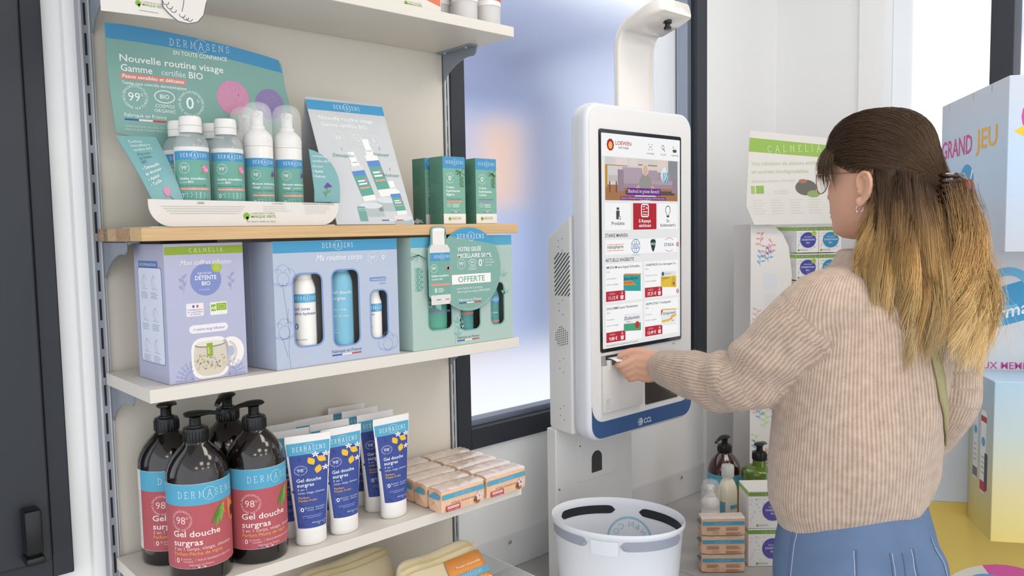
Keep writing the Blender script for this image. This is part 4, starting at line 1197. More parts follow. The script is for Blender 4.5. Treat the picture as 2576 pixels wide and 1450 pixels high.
for i in range(4):
    dup(s0, (.5500+.001*(i % 2), .0455+.0445*i, Z4), radians((-1, 1, 0, .5)[i]), ('second', 'third', 'fourth', 'last')[i] + ' peach soap back in the row beside the tubes')
for i in range(5):
    dup(s0, (.6625+.001*(i % 2), .0030+.0440*i, Z4), radians((.5, -1, 1, 0, -.5)[i]), ('front peach soap with red sticker at the end of the shelf', 'second peach soap back in the row at the end of the shelf', 'third peach soap back in the row at the end of the shelf', 'fourth peach soap back in the row at the end of the shelf', 'last peach soap back in the row at the end of the shelf')[i])

# ---------------------------------------------------------------- cotton pouches on the lower shelf
M_cot = mat('unbleached_cotton', '#cdbf9f', rough=.85, var=.06, vscale=30, bump=.25, bscale=900, sheen=.2)
M_zip = mat('zip_tape', '#c6b06a', rough=.6, var=.05)
SEC = [(-.052,.0006),(-.058,.04),(-.060,.070),(-.055,.084),(-.034,.110),(-.010,.138),(.008,.158),(.017,.163),(.026,.155),(.036,.10),(.040,.05),(.036,.0006)]
SEC = [(y, .0006 if z < .001 else z*.84) for y, z in SEC]
def pouch(label, loc, rz, L, sleeve=None):
    o = thing('cotton_pouch', label, 'pouch', loc, rz, 'cotton pouches')
    a = MB(); rings = []
    N = 14
    for i in range(N+1):
        s_ = i/N; x = -L/2+L*s_; e = abs(2*s_-1)
        k = 1 - .25*max(0, e-.85)/.15
        rings.append([(x, y*k*(1-.35*max(0, e-.8)/.2), max(.0006, z*(1-.08*max(0, e-.8)/.2) + .002*sin(9*s_+y*60))) for y, z in SEC])
    a.rings(rings)
    b = obj('bag', a, M_cot, o, smooth=True, angle=80)
    md = b.modifiers.new('soft', 'SUBSURF'); md.levels = 1; md.render_levels = 2
    def on(y0, z0, dz): return [(-L/2*.94+L*.94*i/N, y0+.001*sin(i), z0+dz+.002*sin(9*i/N+y0*60)) for i in range(N+1)]
    a = MB(); a.tube(on(.0000,.124,.0032), .0013, 6); obj('zip', a, M_zip, b, smooth=True)
    a = MB(); a.tube(on(-.0090,.1165,.0030), .0008, 6); a2 = obj('stitching', a, M_zip, b, smooth=True)
    if sleeve:
        x0, x1 = sleeve; a = MB(); rr_ = []
        for i in range(9):
            x = x0+(x1-x0)*i/8
            ring = []
            for (y, z) in SEC[1:6]:
                n = Vector((y, z-.08)).normalized()*.0030
                ring.append((x + (.006*(1-i/8))*(1 if z > .1 else 0), y+n.x, z+n.y))
            rr_.append(ring)
        n = len(rr_[0]); vs = [q for r in rr_ for q in r]; fs = []
        for j in range(8):
            for i in range(n-1): fs.append((j*n+i, j*n+i+1, (j+1)*n+i+1, (j+1)*n+i))
        a.add(vs, fs)
        sl = obj('paper_sleeve', a, mat('orange_sleeve', '#d8904a', rough=.5, var=.03), o, smooth=True, angle=80)
        so = sl.modifiers.new('thick', 'SOLIDIFY'); so.thickness = .0006
        p = Print(); p.H = .0004
        q0 = Vector((0, -.055, .084*.84)); q1 = Vector((0, -.010, .138*.84))
        d_ = (q1-q0).normalized()
        fn = flat((x0, -.0555, .0700), (1,0,0), (0, d_.y, d_.z))
        p.rect(.002, .018, x1-x0, .031, '#569fc2', 2); p.serif('DERMASENS', (x1-x0)*.55, .0212, .0066, .046, '#c6dfe8', sw=.11)
        p.text('Trousse indispensable', (x1-x0)*.55, .043, .0045, '#f1dcc8', 'C', shear=.2, fit=.06); p.text('indispensable', (x1-x0)*.62, .004, .0075, '#f3e2d0', 'C', shear=.25, fit=.062)
        p.build('sleeve_print', lambda u, v, h: (lambda t: (t[0], t[1]-.0032, t[2]+.0036))(fn(u, v, h)), sl)
    return o
pouch('unbleached cotton zip pouch leaning beside the one with an orange paper sleeve', (.375, .118, Z5+.0004), radians(2), .205)
pouch('unbleached cotton zip pouch wearing an orange and blue paper sleeve', (.520, .022, Z5+.0004), radians(1), .190, sleeve=(-.002, .090))
at = thing('acrylic_tray', 'clear acrylic tray end standing beside the pouches on the lower shelf', 'tray', (.700, .07, Z5))
a = MB(); a.rbox(-.0015, .0015, -.125, .11, .0004, .058, .0007, 1); obj('side_wall', a, mat('acrylic', '#e8edf2', rough=.05, alpha=.35, spec=.8, var=0), at)
a = MB(); a.rbox(-.040, -.0016, -.125, .11, .0004, .0030, .0006, 1); obj('bottom', a, mat('acrylic'), at)

# ---------------------------------------------------------------- on the top shelf
sc_ = thing('hanging_card', 'white card with a green leaf mark clipped over the front edge of the top shelf', 'card', (.033, -.0035, Z1-.02))
a = MB(); a.prism([(-.071,-.076),(.030,-.072),(.030,.19),(-.071,.19)], lambda u, w, d: (u, d, w), 0, .0012); obj('card', a, M_card, sc_)
a = MB(); a.prism([(.010,-.058),(.018,-.066),(.030,-.0745),(.045,-.0755),(.058,-.071),(.067,-.060),(.072,-.040),(.072,.12),(.010,.12)], lambda u, w, d: (u, d, w), -.0014, -.0002)
ft = obj('cut_out', a, mat('white_card'), sc_)
p = Print()
p.line([(.008,-.040),(.010,-.058),(.018,-.066),(.030,-.0745),(.045,-.0755),(.058,-.071),(.067,-.060),(.072,-.040)], .0012, '#5c5a66', 1)
for u, v in ((.014,-.050),(.019,-.055),(.024,-.059),(.036,-.064),(.041,-.067),(.046,-.068)): p.line(arc(u, v, .0042, 180, 360, 6), .0010, '#5c5a66', 1)
p.line([(.040,-.040),(.038,-.052),(.036,-.060)], .0010, '#5c5a66', 1)
p.build('outline_print', front(0, -.0014, 0), ft)
p = Print(); p.rect(-.071, -.042, .008, .19, '#d9785e', 1); p.rect(-.071, -.042, .008, -.038, '#efe9e4', 2); p.marque(-.006, -.058, .040); p.lines(-.022, -.068, .010, .0011, 1, .003, '#a9a49d'); p.build('card_print', front(0, 0, 0), sc_)
wbx = thing('white_carton', 'white carton with an orange corner beside the orange tubes on the top shelf', 'carton', (.495, .060, Z1))
a = MB(); a.rbox(-.070, .068, -.030, .045, .0004, .16, .001, 1); bx = obj('carton', a, M_card, wbx)
p = Print(); p.poly([(.150-.070,.030),(.136,.018),(.136,.150),(.080,.150)], '#d9785e', 1); p.marque(.075, .012, .040); p.build('front_print', front(-.070, -.030, 0), bx)
def cap_tube(label, loc):
    o = thing('orange_tube', label, 'tube', loc, 0, 'orange tubes on the top shelf')
    a = MB(); a.lathe([(.0001,.0006),(.0235,.0006),(.0248,.0025),(.0250,.034),(.0252,.0355)], 36); a.lathe([(.0001,.006),(.016,.006),(.016,.034)], 24)
    obj('cap', a, mat('milky_cap', '#e9e6e3', rough=.12, alpha=.72, spec=.8, coat=.5, var=0), o, smooth=True)
    a = MB(); rings = []
    for z, k in ((.0356,0),(.041,0),(.07,.15),(.10,.4),(.13,.7),(.16,1)):
        rings.append([((.0255+.002*k)*cos(2*pi*i/36), (.0255*(1-k)+.0008)*sin(2*pi*i/36), z) for i in range(36)])
    a.rings(rings); tb = obj('tube', a, mat('tube_white'), o, smooth=True)
    p = Print(); p.rect(-.030, .003, .030, .060, '#cb6150', 1, .003); p.france(0, .016, .0028, '#f0d9d4', 'C'); p.text('Crème', -.015, .040, .005, '#f6e6e2'); p.build('tube_print', cyl(.0260, .042), tb)
    return o
t0 = cap_tube('orange tube with milky cap at the end of the top shelf', (.6790, .0310, Z1))
dup(t0, (.6230, .0340, Z1), 0, 'orange tube with milky cap in the middle of the three on the top shelf')
dup(t0, (.5985, .0840, Z1), 0, 'orange tube standing behind the others on the top shelf')

# ================================================================== THE KIOSK
ks = thing('kiosk', 'white self-service kiosk with lit portrait touchscreen and blue lower band', 'kiosk', (1.1265, .06, .66))
KX, KY, KZ = 1.1265, .06, .66
M_kio = mat('kiosk_white', '#e4e3e2', rough=.32, var=.012, vscale=6)
M_kios = mat('kiosk_silver_white', '#dfe2e8', rough=.3, var=.01)
M_blueb = mat('kiosk_blue', '#2f5487', rough=.35, var=.03)
M_glassb = mat('black_glass', '#101214', rough=.08, spec=.6, var=.0)
hw, hh, rc = .1975, .381, .042
ZC = 1.0125 + hh - KZ
def krr(inset, r): return [(u, v) for u, v in rr(-hw+inset, ZC-hh+inset, hw-inset, ZC+hh-inset, r)]
a = MB(); rings = []
for ins, y in ((.010, .052), (.002, .040), (0, .030), (0, .012), (.0015, .006), (.005, .0018), (.010, .0)):
    rings.append([(u, y-KY, v) for u, v in krr(ins, rc-ins)])
a.rings(rings)
shell = obj('screen_housing', a, M_kios, ks, smooth=True, angle=40)
a = MB(); a.prism(krr(.0085, rc-.0085), lambda u, v, d: (u, d-KY, v), -.0008, .002)
fp = obj('front_plate', a, M_kio, ks)
# blue band with a rounded upper edge
inner = rr(-hw+.0085, ZC-hh+.046, hw-.0085, ZC+hh, .040)
low = sorted([q for q in inner if q[1] < ZC-hh+.0875], key=lambda q: q[0])
outl = [q for q in krr(.0085, rc-.0085) if q[1] < ZC-hh+.05]
outl = sorted(outl, key=lambda q: q[0])
a = MB(); a.prism(low + list(reversed(outl)), lambda u, v, d: (u, d-KY, v), -.0018, -.0009)
bb = obj('blue_band', a, M_blueb, ks)
p = Print(); zb = ZC-hh+.0225
p.ring(-.018, zb, .0085, .0016, '#d5dbe3', n=28); p.disc(-.0165, zb, .0068, '#d5dbe3', 2); p.line(arc(-.0185, zb, .0052, 60, 300, 10), .0011, '#2f5487', 3); p.line(arc(-.0165, zb, .0030, 60, 300, 10), .0010, '#2f5487', 3); p.line([(-.0130, zb-.0055), (-.0130, zb+.0055)], .0011, '#2f5487', 3)
p.text('CCL', -.0050, zb-.0060, .0120, '#e3e7ec', bold=True, fit=.030)
p.build('band_logo', front(0, -.0018-KY, 0), bb)
# screen
x0, x1, z0, z1 = .9675-KX, 1.272-KX, 1.2165-KZ, 1.7165-KZ
a = MB(); a.prism(rr(x0, z0, x1, z1, .006), lambda u, v, d: (u, d-KY, v), -.0030, -.0009)
bz = obj('screen_bezel', a, M_glassb, ks)
sx0, sx1, sz0, sz1 = x0+.0065, x1-.0055, z0+.0085, z1-.0085
a = MB(); a.prism(rr(sx0, sz0, sx1, sz1, .003), lambda u, v, d: (u, d-KY, v), -.0034, -.0031)
scn = obj('display', a, screen_mat('#f0f0f0'), ks)
SW, SH = sx1-sx0, sz1-sz0
p = Print(); p.inkf = screen_mat; p.H = .00012
U = lambda u: u*SW
V = lambda v: v*SH
p.rect(U(.002), V(.895), U(.998), V(.998), '#ffffff', 1)
for k in range(10): p.disc(U(.105)+.0080*cos(2*pi*k/10), V(.948)+.0090*sin(2*pi*k/10), .0048, '#b31d33', 2, n=10)
p.disc(U(.105), V(.948), .0085, '#b31d33', 2); p.disc(U(.105), V(.946), .0070, '#f0c15e', 3, .0085)
p.text('LOEWEN', U(.165), V(.950), .0088, '#b31d33', bold=True, fit=U(.19)); p.text('APOTHEKE', U(.20), V(.933), .0044, '#3c3c3c', fit=U(.125), bold=True)
for u, t_ in ((.60,'SCANNER'), (.77,'SUCHE'), (.925,'WARENKORB')): p.text(t_, U(u), V(.917), .0042, '#4a4a4a', 'C', fit=U(.10 if t_ != 'SUCHE' else .07))
u, v = U(.60), V(.953)
for sx in (-1, 1):
    for sz in (-1, 1): p.line([(u+sx*.0035, v+sz*.0065), (u+sx*.0065, v+sz*.0065), (u+sx*.0065, v+sz*.0035)], .0013, '#4a4a4a', 2)
p.line([(u-.005, v), (u+.005, v)], .0013, '#4a4a4a', 2)
p.ring(U(.765), V(.957), .0048, .0014, '#4a4a4a', 2, n=16); p.line([(U(.775), V(.948)), (U(.79), V(.937))], .0022, '#4a4a4a', 2)
p.poly([(U(.895),V(.950)),(U(.955),V(.950)),(U(.947),V(.936)),(U(.903),V(.936))], '#4a4a4a', 2); p.line([(U(.895),V(.966)),(U(.925),V(.953))], .0012, '#4a4a4a', 2)
# banner picture of a person on a rug in front of a sofa
b0, b1, c0_, c1_ = .04, .965, .692, .893
B = lambda s_, t_: (U(b0+(b1-b0)*s_), V(c0_+(c1_-c0_)*t_))
def br(s0, t0_, s1, t1, c, l): p.rect(*B(s0, t0_), *B(s1, t1), c, l)
br(0, 0, 1, 1, '#d9d6d3', 1); br(0, 0, 1, .36, '#a9764d', 2); br(.13, .82, .29, 1, '#eadcd8', 2); br(.31, .82, .43, 1, '#e8dad6', 2); br(.70, .80, .83, 1, '#e9d5cd', 2); br(.43, .84, .70, .87, '#b9824f', 3); br(0, .80, .29, .82, '#b9824f', 3); br(.86, .3, 1, 1, '#8f9093', 2)
br(.16, .30, .99, .50, '#a48f9c', 3); br(.16, .22, .24, .72, '#9c8796', 4); br(.22, .48, .50, .78, '#b7a3b0', 4); br(.50, .48, .70, .74, '#b09ba9', 4); br(.70, .48, .88, .70, '#ab96a4', 4); br(.91, .20, .99, .56, '#9a8594', 4); br(.24, .40, .92, .50, '#b5a0ae', 5); br(.26, .14, .95, .24, '#5b4a48', 3)
p.leaf(*B(.78, .44), .040, .012, 80, '#e9f1f4', 5); br(.775, .46, .86, .70, '#4aa3c0', 5); p.line([B(.79,.48), B(.82,.58), B(.80,.68)], .0020, '#e9f1f4', 6); p.line([B(.83,.48), B(.85,.58), B(.83,.69)], .0020, '#e9f1f4', 6)
br(.04, .44, .16, .58, '#c9c2ba', 3); br(.05, .18, .065, .44, '#7c4a32', 3); br(.135, .18, .15, .44, '#7c4a32', 3); br(0, .30, .03, .80, '#c98f2e', 3)
p.poly([B(.43,.22), B(.45,.52), B(.50,.64), B(.56,.64), B(.61,.52), B(.63,.22)], '#9a9793', 6); p.poly([B(.36,.24), B(.44,.38), B(.46,.30), B(.40,.20)], '#d9b49c', 6); p.poly([B(.70,.24), B(.62,.38), B(.60,.30), B(.66,.20)], '#d9b49c', 6)
p.disc(*B(.53, .76), .0120, '#e3dccd', 6, .0150); p.disc(*B(.53, .74), .0085, '#dcb79f', 7, .0115); p.poly([B(.51,.60), B(.55,.60), B(.545,.68), B(.515,.68)], '#dcb79f', 7); p.disc(*B(.53,.10), .040, '#d8d2c8', 5, .0100)
br(.28, .13, .745, .30, '#6c2585', 8); p.text('Blutdruck im grünen Bereich?', B(.51,.17)[0], B(0,.185)[1], .0085, '#f3e9f5', 'C', lay=9, fit=U(.40))
br(.19, .02, .82, .095, '#6c2585', 8); p.text('Symptome und Warnzeichen bei Frauen: Wir sagen Ihnen, worauf Sie achten müssen.', B(.505,.03)[0], B(0,.04)[1], .0042, '#e6d3ea', 'C', lay=9, fit=U(.56))
for u0, u1, c, t_, tc_ in ((.035,.345,'#ffffff',('Produkte',),'#4d4d4d'), (.375,.675,'#b81a2b',('E-Rezept','einlösen'),'#ffffff'), (.695,.965,'#ffffff',('So',"funktioniert's"),'#4d4d4d')):
    p.rect(U(u0), V(.553), U(u1), V(.680), c, 1)
    for i, s_ in enumerate(t_): p.text(s_, U((u0+u1)/2), V(.577 if len(t_) == 1 else .587-.022*i), .0078, tc_, 'C', bold=True, fit=U(.155 if len(s_) > 3 else .04) if s_ != "funktioniert's" else U(.21))
u, v = U(.19), V(.628); p.rrect(u-.0065, v-.012, u+.0055, v+.008, .002, '#4d4d4d', 2); p.rect(u-.005, v+.0095, u+.004, v+.015, '#4d4d4d', 2); p.disc(u+.006, v-.009, .0045, '#ffffff', 3); p.ring(u+.006, v-.009, .0034, .0013, '#4d4d4d', 4, n=12)
u, v = U(.525), V(.645); p.rline(u-.013, v-.014, u+.013, v+.014, .004, .0032, '#ffffff', 2)
for i in range(4): p.rect(u-.009, v+.008-i*.006, u+(.009 if i > 1 else .001), v+.0098-i*.006, '#ffffff', 2)
p.rect(u+.004, v+.005, u+.010, v+.0068, '#ffffff', 3); p.rect(u+.0061, v+.0029, u+.0079, v+.0089, '#ffffff', 3)
u, v = U(.83), V(.640); p.line(arc(u, v+.004, .0095, -50, 230, 16), .0020, '#4d4d4d', 2); p.line([(u-.0055,v-.004),(u-.004,v-.009)], .002, '#4d4d4d', 2); p.line([(u+.0055,v-.004),(u+.004,v-.009)], .002, '#4d4d4d', 2); p.rect(u-.005, v-.014, u+.005, v-.009, '#4d4d4d', 2)
p.text('STARKE MARKEN', U(.035), V(.520), .0078, '#3d3d42', fit=U(.27), bold=True)
p.rect(U(.035), V(.437), U(.965), V(.508), '#ffffff', 1)
p.text('ratiopharm', U(.155), V(.467), .0078, '#2d3640', 'C', bold=True, fit=U(.19)); p.rect(U(.055), V(.484), U(.255), V(.4865), '#ef7d00', 2); p.rect(U(.055), V(.456), U(.255), V(.4585), '#ef7d00', 2)
u, v = U(.405), V(.474); q8 = [(u+.0165*cos(radians(22.5+45*k)), v+.0165*sin(radians(22.5+45*k))) for k in range(8)]; p.line(q8, .0018, '#0f6fb0', 2, True)
p.rect(u-.015, v-.004, u+.015, v+.004, '#ffffff', 3); p.rect(u-.004, v-.013, u-.0025, v+.013, '#0f6fb0', 2); p.rect(u+.0025, v-.013, u+.004, v+.013, '#0f6fb0', 2); p.rect(u-.014, v-.0052, u+.014, v-.004, '#0f6fb0', 4); p.rect(u-.014, v+.004, u+.014, v+.0052, '#0f6fb0', 4); p.text('HEXAL', u, v-.0030, .0060, '#0f6fb0', 'C', bold=True, fit=.024, lay=5); p.text('A Sandoz Brand', u, v-.0215, .0028, '#0f6fb0', 'C')
u, v = U(.63), V(.474); p.poly([(u-.0105,v+.010),(u-.006,v+.0145),(u+.006,v+.0145),(u+.0105,v+.010),(u+.009,v),(u+.004,v-.012),(u,v-.0155),(u-.004,v-.012),(u-.009,v)], '#113c33', 2); p.text('WICK', u, v+.0005, .0060, '#f2f4f3', 'C', bold=True, fit=.018, lay=4)
u, v = U(.845), V(.474); p.text('STADA', u, v-.0035, .0075, '#1f4f96', 'C', bold=True, fit=U(.135)); p.line(arc(u, v-.014, .030, 58, 122, 12), .0011, '#d0488b', 3); p.line(arc(u, v+.014, .030, 238, 302, 12), .0011, '#d0488b', 3)
for vv in (.474, .235): p.disc(U(.962), V(vv), .0058, '#c9878b', 4); p.line([(U(.955), V(vv)+.003), (U(.967), V(vv)), (U(.955), V(vv)-.003)], .0013, '#ffffff', 5)
p.text('AKTUELLE ANGEBOTE', U(.035), V(.405), .0078, '#3d3d42', fit=U(.345), bold=True)
prods = ((.035,.215,'IMODIUM akut lingual Schmelzta...','12 St','Schmelztabletten','12,36 €','11,12 €','Imodium','#2aa3a0','#e58a2b','#ffffff'), (.515,.215,'CANEPHRON Uno überzogene Ta...','60 St','Überzogene Tabletten','41,45 €','37,31 €','Canephron','#e8c43a','#f1efe9','#33415f'),
         (.035,.022,'DOLORMIN extra Filmtabletten','20 St','Filmtabletten','10,98 €','9,88 €','Dolormin','#4aa57d','#f4f4f4','#20386e'), (.515,.022,'GRIPPOSTAD C Hartkapseln','24 St','Hartkapseln','14,99 €','13,49 €','Grippostad','#f1f0f2','#e7c23f','#2d3f86'))
for u0, v0, t_, st, kind, old, new, nm, ca, cb, tc_ in prods:
    p.rect(U(u0), V(v0), U(u0+.45), V(v0+.180), '#ffffff', 1)
    p.text(t_, U(u0+.012), V(v0+.158), .0056, '#2f2f33', bold=True, fit=U(.42 if len(t_) > 29 else .38 if len(t_) > 25 else .34)); p.text(st, U(u0+.012), V(v0+.140), .0038, '#3f3f44')
    p.text(kind, U(u0+.012), V(v0+.108), .0036, '#8a8a90'); p.disc(U(u0+.017), V(v0+.083), .0012, '#2f8f3c', 2, n=8); p.text('sofort verfügbar', U(u0+.026), V(v0+.080), .0036, '#6f6f75', fit=U(.13))
    p.rect(U(u0+.004), V(v0+.004), U(u0+.235), V(v0+.052), '#bd2136', 2); p.text(new, U(u0+.038), V(v0+.013), .0076, '#ffffff', bold=True, lay=4); p.text(old, U(u0+.045), V(v0+.036), .0042, '#e9b6bc', lay=4); p.rect(U(u0+.045), V(v0+.0385), U(u0+.12), V(v0+.0392), '#e9b6bc', 5)
    bu, bv = U(u0+.195), V(v0+.022); p.poly([(bu-.006,bv+.003),(bu+.006,bv+.003),(bu+.0045,bv-.006),(bu-.0045,bv-.006)], '#f3dfe1', 4); p.line([(bu,bv+.016),(bu,bv+.006)], .0014, '#f3dfe1', 4); p.line([(bu-.003,bv+.009),(bu,bv+.005),(bu+.003,bv+.009)], .0012, '#f3dfe1', 4)
    q0, q1 = U(u0+.215), V(v0+.048)
    w_, h_ = U(.215), V(.076)
    p.poly([(q0,q1),(q0+w_,q1-.004),(q0+w_,q1+h_-.003),(q0,q1+h_)], ca, 3)
    p.poly([(q0,q1+h_),(q0+w_,q1+h_-.003),(q0+w_+.003,q1+h_),(q0+.004,q1+h_+.003)], cb, 3)
    if nm == 'Imodium':
        p.poly([(q0,q1+h_*.35),(q0+w_*.75,q1+h_*.3),(q0+w_*.45,q1+h_*.62),(q0,q1+h_*.6)], '#e58a2b', 4); p.text('Imodium', q0+.003, q1+h_*.66, .0075, '#1f3f7a', bold=True, lay=5, fit=w_*.78); p.text('akut lingual', q0+.003, q1+h_*.45, .0045, '#7a4514', lay=5)
    elif nm == 'Canephron':
        p.poly([(q0,q1+h_*.7),(q0+w_,q1+h_*.66),(q0+w_,q1+h_-.003),(q0,q1+h_)], '#ecebe7', 4); p.disc(q0+.008, q1+h_*.86, .005, '#1d5a8c', 5); p.text('Bionorica', q0+.016, q1+h_*.81, .0046, '#2d6da0', lay=5); p.text('Canephron', q0+.003, q1+h_*.52, .0048, '#5a4a12', bold=True, lay=5); p.text('Uno', q0+.003, q1+h_*.38, .004, '#8a4a9a', lay=5); p.poly([(q0+w_*.66,q1),(q0+w_*.70,q1+h_*.5),(q0+w_*.8,q1+h_*.72),(q0+w_*.92,q1+h_*.5),(q0+w_*.95,q1-.003)], '#d9ae22', 5); p.disc(q0+w_*.82, q1+h_*.17, .0035, '#6a4a9a', 6)
    elif nm == 'Dolormin':
        p.poly([(q0,q1+h_*.45),(q0+w_,q1+h_*.40),(q0+w_,q1+h_-.003),(q0,q1+h_)], '#f4f4f4', 4); p.text('Dolormin', q0+.003, q1+h_*.68, .0080, '#20386e', bold=True, lay=5, fit=w_*.85, shear=.1); p.text('Extra', q0+.010, q1+h_*.50, .005, '#c33030', lay=5, shear=.2); p.disc(q0+w_*.78, q1+h_*.28, .0085, '#c33030', 5)
    else:
        p.line([(q0+.004,q1+h_*.25),(q0+w_*.5,q1+h_*.28),(q0+w_,q1+h_*.62)], .0055, '#e7c23f', 4); p.poly([(q0,q1+h_),(q0,q1+h_*.6),(q0+.008,q1+h_)], '#c2276a', 5); p.text('Grippostad', q0+.007, q1+h_*.68, .0066, '#2d3f86', bold=True, lay=5, fit=w_*.82); p.line(arc(q0+w_*.75, q1+h_*.40, .007, 50, 310, 10), .0024, '#e39a2b', 5)
p.text('*Unverbindliche Preisempfehlung des Herstellers', U(.035), V(.008), .0038, '#55555a', fit=U(.39))
p.build('display_content', front(sx0, -.0034-KY, sz0), scn)
# receipt printer flap, slot, scanner window
a = MB(); a.rbox(.9705-KX, 1.1105-KX, -.010-KY, -.0010-KY, 1.0795-KZ, 1.1865-KZ, .002, 2)
pd = obj('printer_flap', a, mat('printer_flap_white', '#dad6d3', rough=.4, var=.01), ks, smooth=True)
a = MB(); a.box(.9705-KX, 1.1105-KX, -.0016-KY, -.0010-KY, 1.1865-KZ, 1.2095-KZ); obj('printer_recess', a, mat('recess_grey', '#9a9a9d', rough=.4), ks)
a = MB(); a.box(.985-KX, 1.1085-KX, -.0024-KY, -.0016-KY, 1.1985-KZ, 1.2080-KZ); obj('paper_slot', a, mat('slot_black', '#1d2326', rough=.4), ks)
a = MB(); a.rbox(.986-KX, .9945-KX, -.0125-KY, -.0017-KY, 1.176-KZ, 1.1995-KZ, .002, 2); obj('paper_guide', a, M_wht, ks, smooth=True)
p = Print(); p.rline(.0045, .022, .0145, .031, .0012, .0005, '#a19c9a', 2); p.poly([(.0075,.0275),(.0115,.0275),(.0095,.0250)], '#8a8583', 2); p.rline(.0045, .0105, .0145, .0195, .0012, .0005, '#b5b0ae', 2); p.build('flap_marks', front(.9705-KX+.002, -.010-KY, 1.0795-KZ), pd)
a = MB(); a.prism(rr(1.128-KX, 1.0725-KZ, 1.2585-KX, 1.190-KZ, .004), lambda u, v, d: (u, d-KY, v), -.0022, -.0009); obj('scanner_window', a, mat('smoked_glass', '#3a3531', rough=.12, spec=.6, var=.02), ks)
p = Print(); p.text('test', 1.242-KX, 1.2065-KZ, .0055, '#8a8886', 'C'); p.build('maker_mark', front(0, -.0008-KY, 0), fp)
# rear box with loudspeaker openings
a = MB(); sec = [(.0522, 1.026), (.118, 1.030), (.1255, 1.038), (.1255, 1.468), (.120, 1.479), (.0522, 1.528)]
a.prism([(y-KY, z-KZ) for y, z in sec], lambda u, w, d: (d, u, w), .9305-KX, 1.318-KX)
rb = obj('rear_box', a, M_kio, ks, bevel=.004)
sl = MB(); 
def side(y, z): return (.9303-KX, y-KY, z-KZ)
for i in range(14):                      # slanted slots of the upper loudspeaker
    y0_, z0_ = .1030, 1.4380 - i*.0105
    y1_, z1_ = .0555, z0_ + .050
    if z1_ > 1.443:
        t_ = (1.443-z0_)/(z1_-z0_); y1_ = y0_+(y1_-y0_)*t_; z1_ = 1.443
    lo = 1.3450
    if z0_ < lo: t_ = (lo-z0_)/(z1_-z0_); y0_ = y0_+(y1_-y0_)*t_; z0_ = lo
    if z1_-z0_ < .006: continue
    k = MB(); k.tube([side(y0_, z0_), side(y1_, z1_)], .0011, 6); obj('speaker_slot', k, M_slot, rb)
k = MB()
for i in range(7):
    for j in range(9):
        y, z = .1010-i*.0060, 1.2265+j*.0052+i*.0016
        if (y-.0825)**2/.00047 + (z-1.2500)**2/.00056 < 1: k.tube([side(y+.0006, z-.0006), side(y-.0010, z+.0010)], .0010, 6)
o = obj('speaker_dots', k, M_slot, rb); o['kind'] = 'stuff'
for zc in (1.468, 1.322, 1.1885, 1.078):
    for dy, dz in ((.078,.012), (.090,.004), (.090,-.012), (.078,-.020)):
        if zc > 1.46 and dz > 0 : dz *= .6
        k = MB(); k.lathe([(.0001,-.0001),(.0013,-.0001),(.0013,.0003)], 8); o = obj('rivet', k, mat('rivet_grey', '#6d7177', rough=.4), rb); o.rotation_euler = (0, -pi/2, 0); o.location = side(dy, zc+dz)
# camera arm
a = MB(); cen = [(.0405,1.745),(.0405,1.80),(.0405,1.86),(.0405,1.905),(.0385,1.927),(.0325,1.945),(.0225,1.957),(.008,1.964),(-.02,1.972),(-.05,1.9805),(-.075,1.988),(-.083,1.990)]
rings = []
for i, (y, z) in enumerate(cen):
    a_, b_ = cen[max(i-1, 0)], cen[min(i+1, len(cen)-1)]
    ty, tz = b_[0]-a_[0], b_[1]-a_[1]; l = sqrt(ty*ty+tz*tz); ny, nz = -tz/l, ty/l
    w = .0665 if i < 10 else (.060 if i == 10 else .050); th = .0085 + (.007 if i > 6 else 0)
    if i > 6: w = min(w, .069)
    ring = [(x_, y-KY+ny*t_, z-KZ+nz*t_) for x_, t_ in [(w*cx_, th*sy_) for cx_, sy_ in ((1,-.4),(.97,-.85),(.90,-1),(-.90,-1),(-.97,-.85),(-1,-.4),(-1,.4),(-.97,.85),(-.90,1),(.90,1),(.97,.85),(1,.4))]]
    rings.append([(q[0]+.0195, q[1], q[2]) for q in ring])
a.rings(rings); arm = obj('camera_arm', a, mat('arm_white', '#e9e3dc', rough=.14, coat=.5, var=.01), ks, smooth=True, angle=50)
a = MB(); a.lathe([(.0001,-.022),(.0085,-.022),(.0088,-.016),(.0060,-.015),(.0060,-.009),(.0095,-.008),(.0100,-.002),(.0001,.006)], 20); o = obj('camera_lens', a, M_black, arm, smooth=True); o.location = (1.1490-KX, -.054-KY, 1.9685-KZ)
# post standing on the counter
a = MB(); a.rbox(.929-KX, 1.209-KX, .105-KY, .135-KY, 0.0004, 1.03-KZ, .002, 1); post = obj('post', a, M_kio, ks)
a = MB(); a.rbox(1.004-KX, 1.16-KX, .1035-KY, .1049-KY, .885-KZ, 1.03-KZ, .0006, 1); cv = obj('access_cover', a, M_kio, ks)
ah = arc(1.0700-KX, .934-KZ, .0185, 0, 180, 10) + [(1.0515-KX, .900-KZ), (1.0885-KX, .900-KZ)]
a = MB(); a.prism(ah, lambda u, v, d: (u, d-KY, v), .1025, .1034); obj('cable_hole', a, mat('hole_dark', '#3b3e3d', rough=.7), cv)
for x_, z_ in ((1.010, .975), (1.135, .985), (.938, .885)):
    k = MB(); k.lathe([(.0001,-.0004),(.0022,-.0004),(.0024,.0006)], 10); o = obj('screw', k, mat('rivet_grey'), post); o.rotation_euler = (pi/2, 0, 0); o.location = (x_-KX, .1034-KY, z_-KZ)

# ================================================================== ON THE COUNTER
CZ = .6602
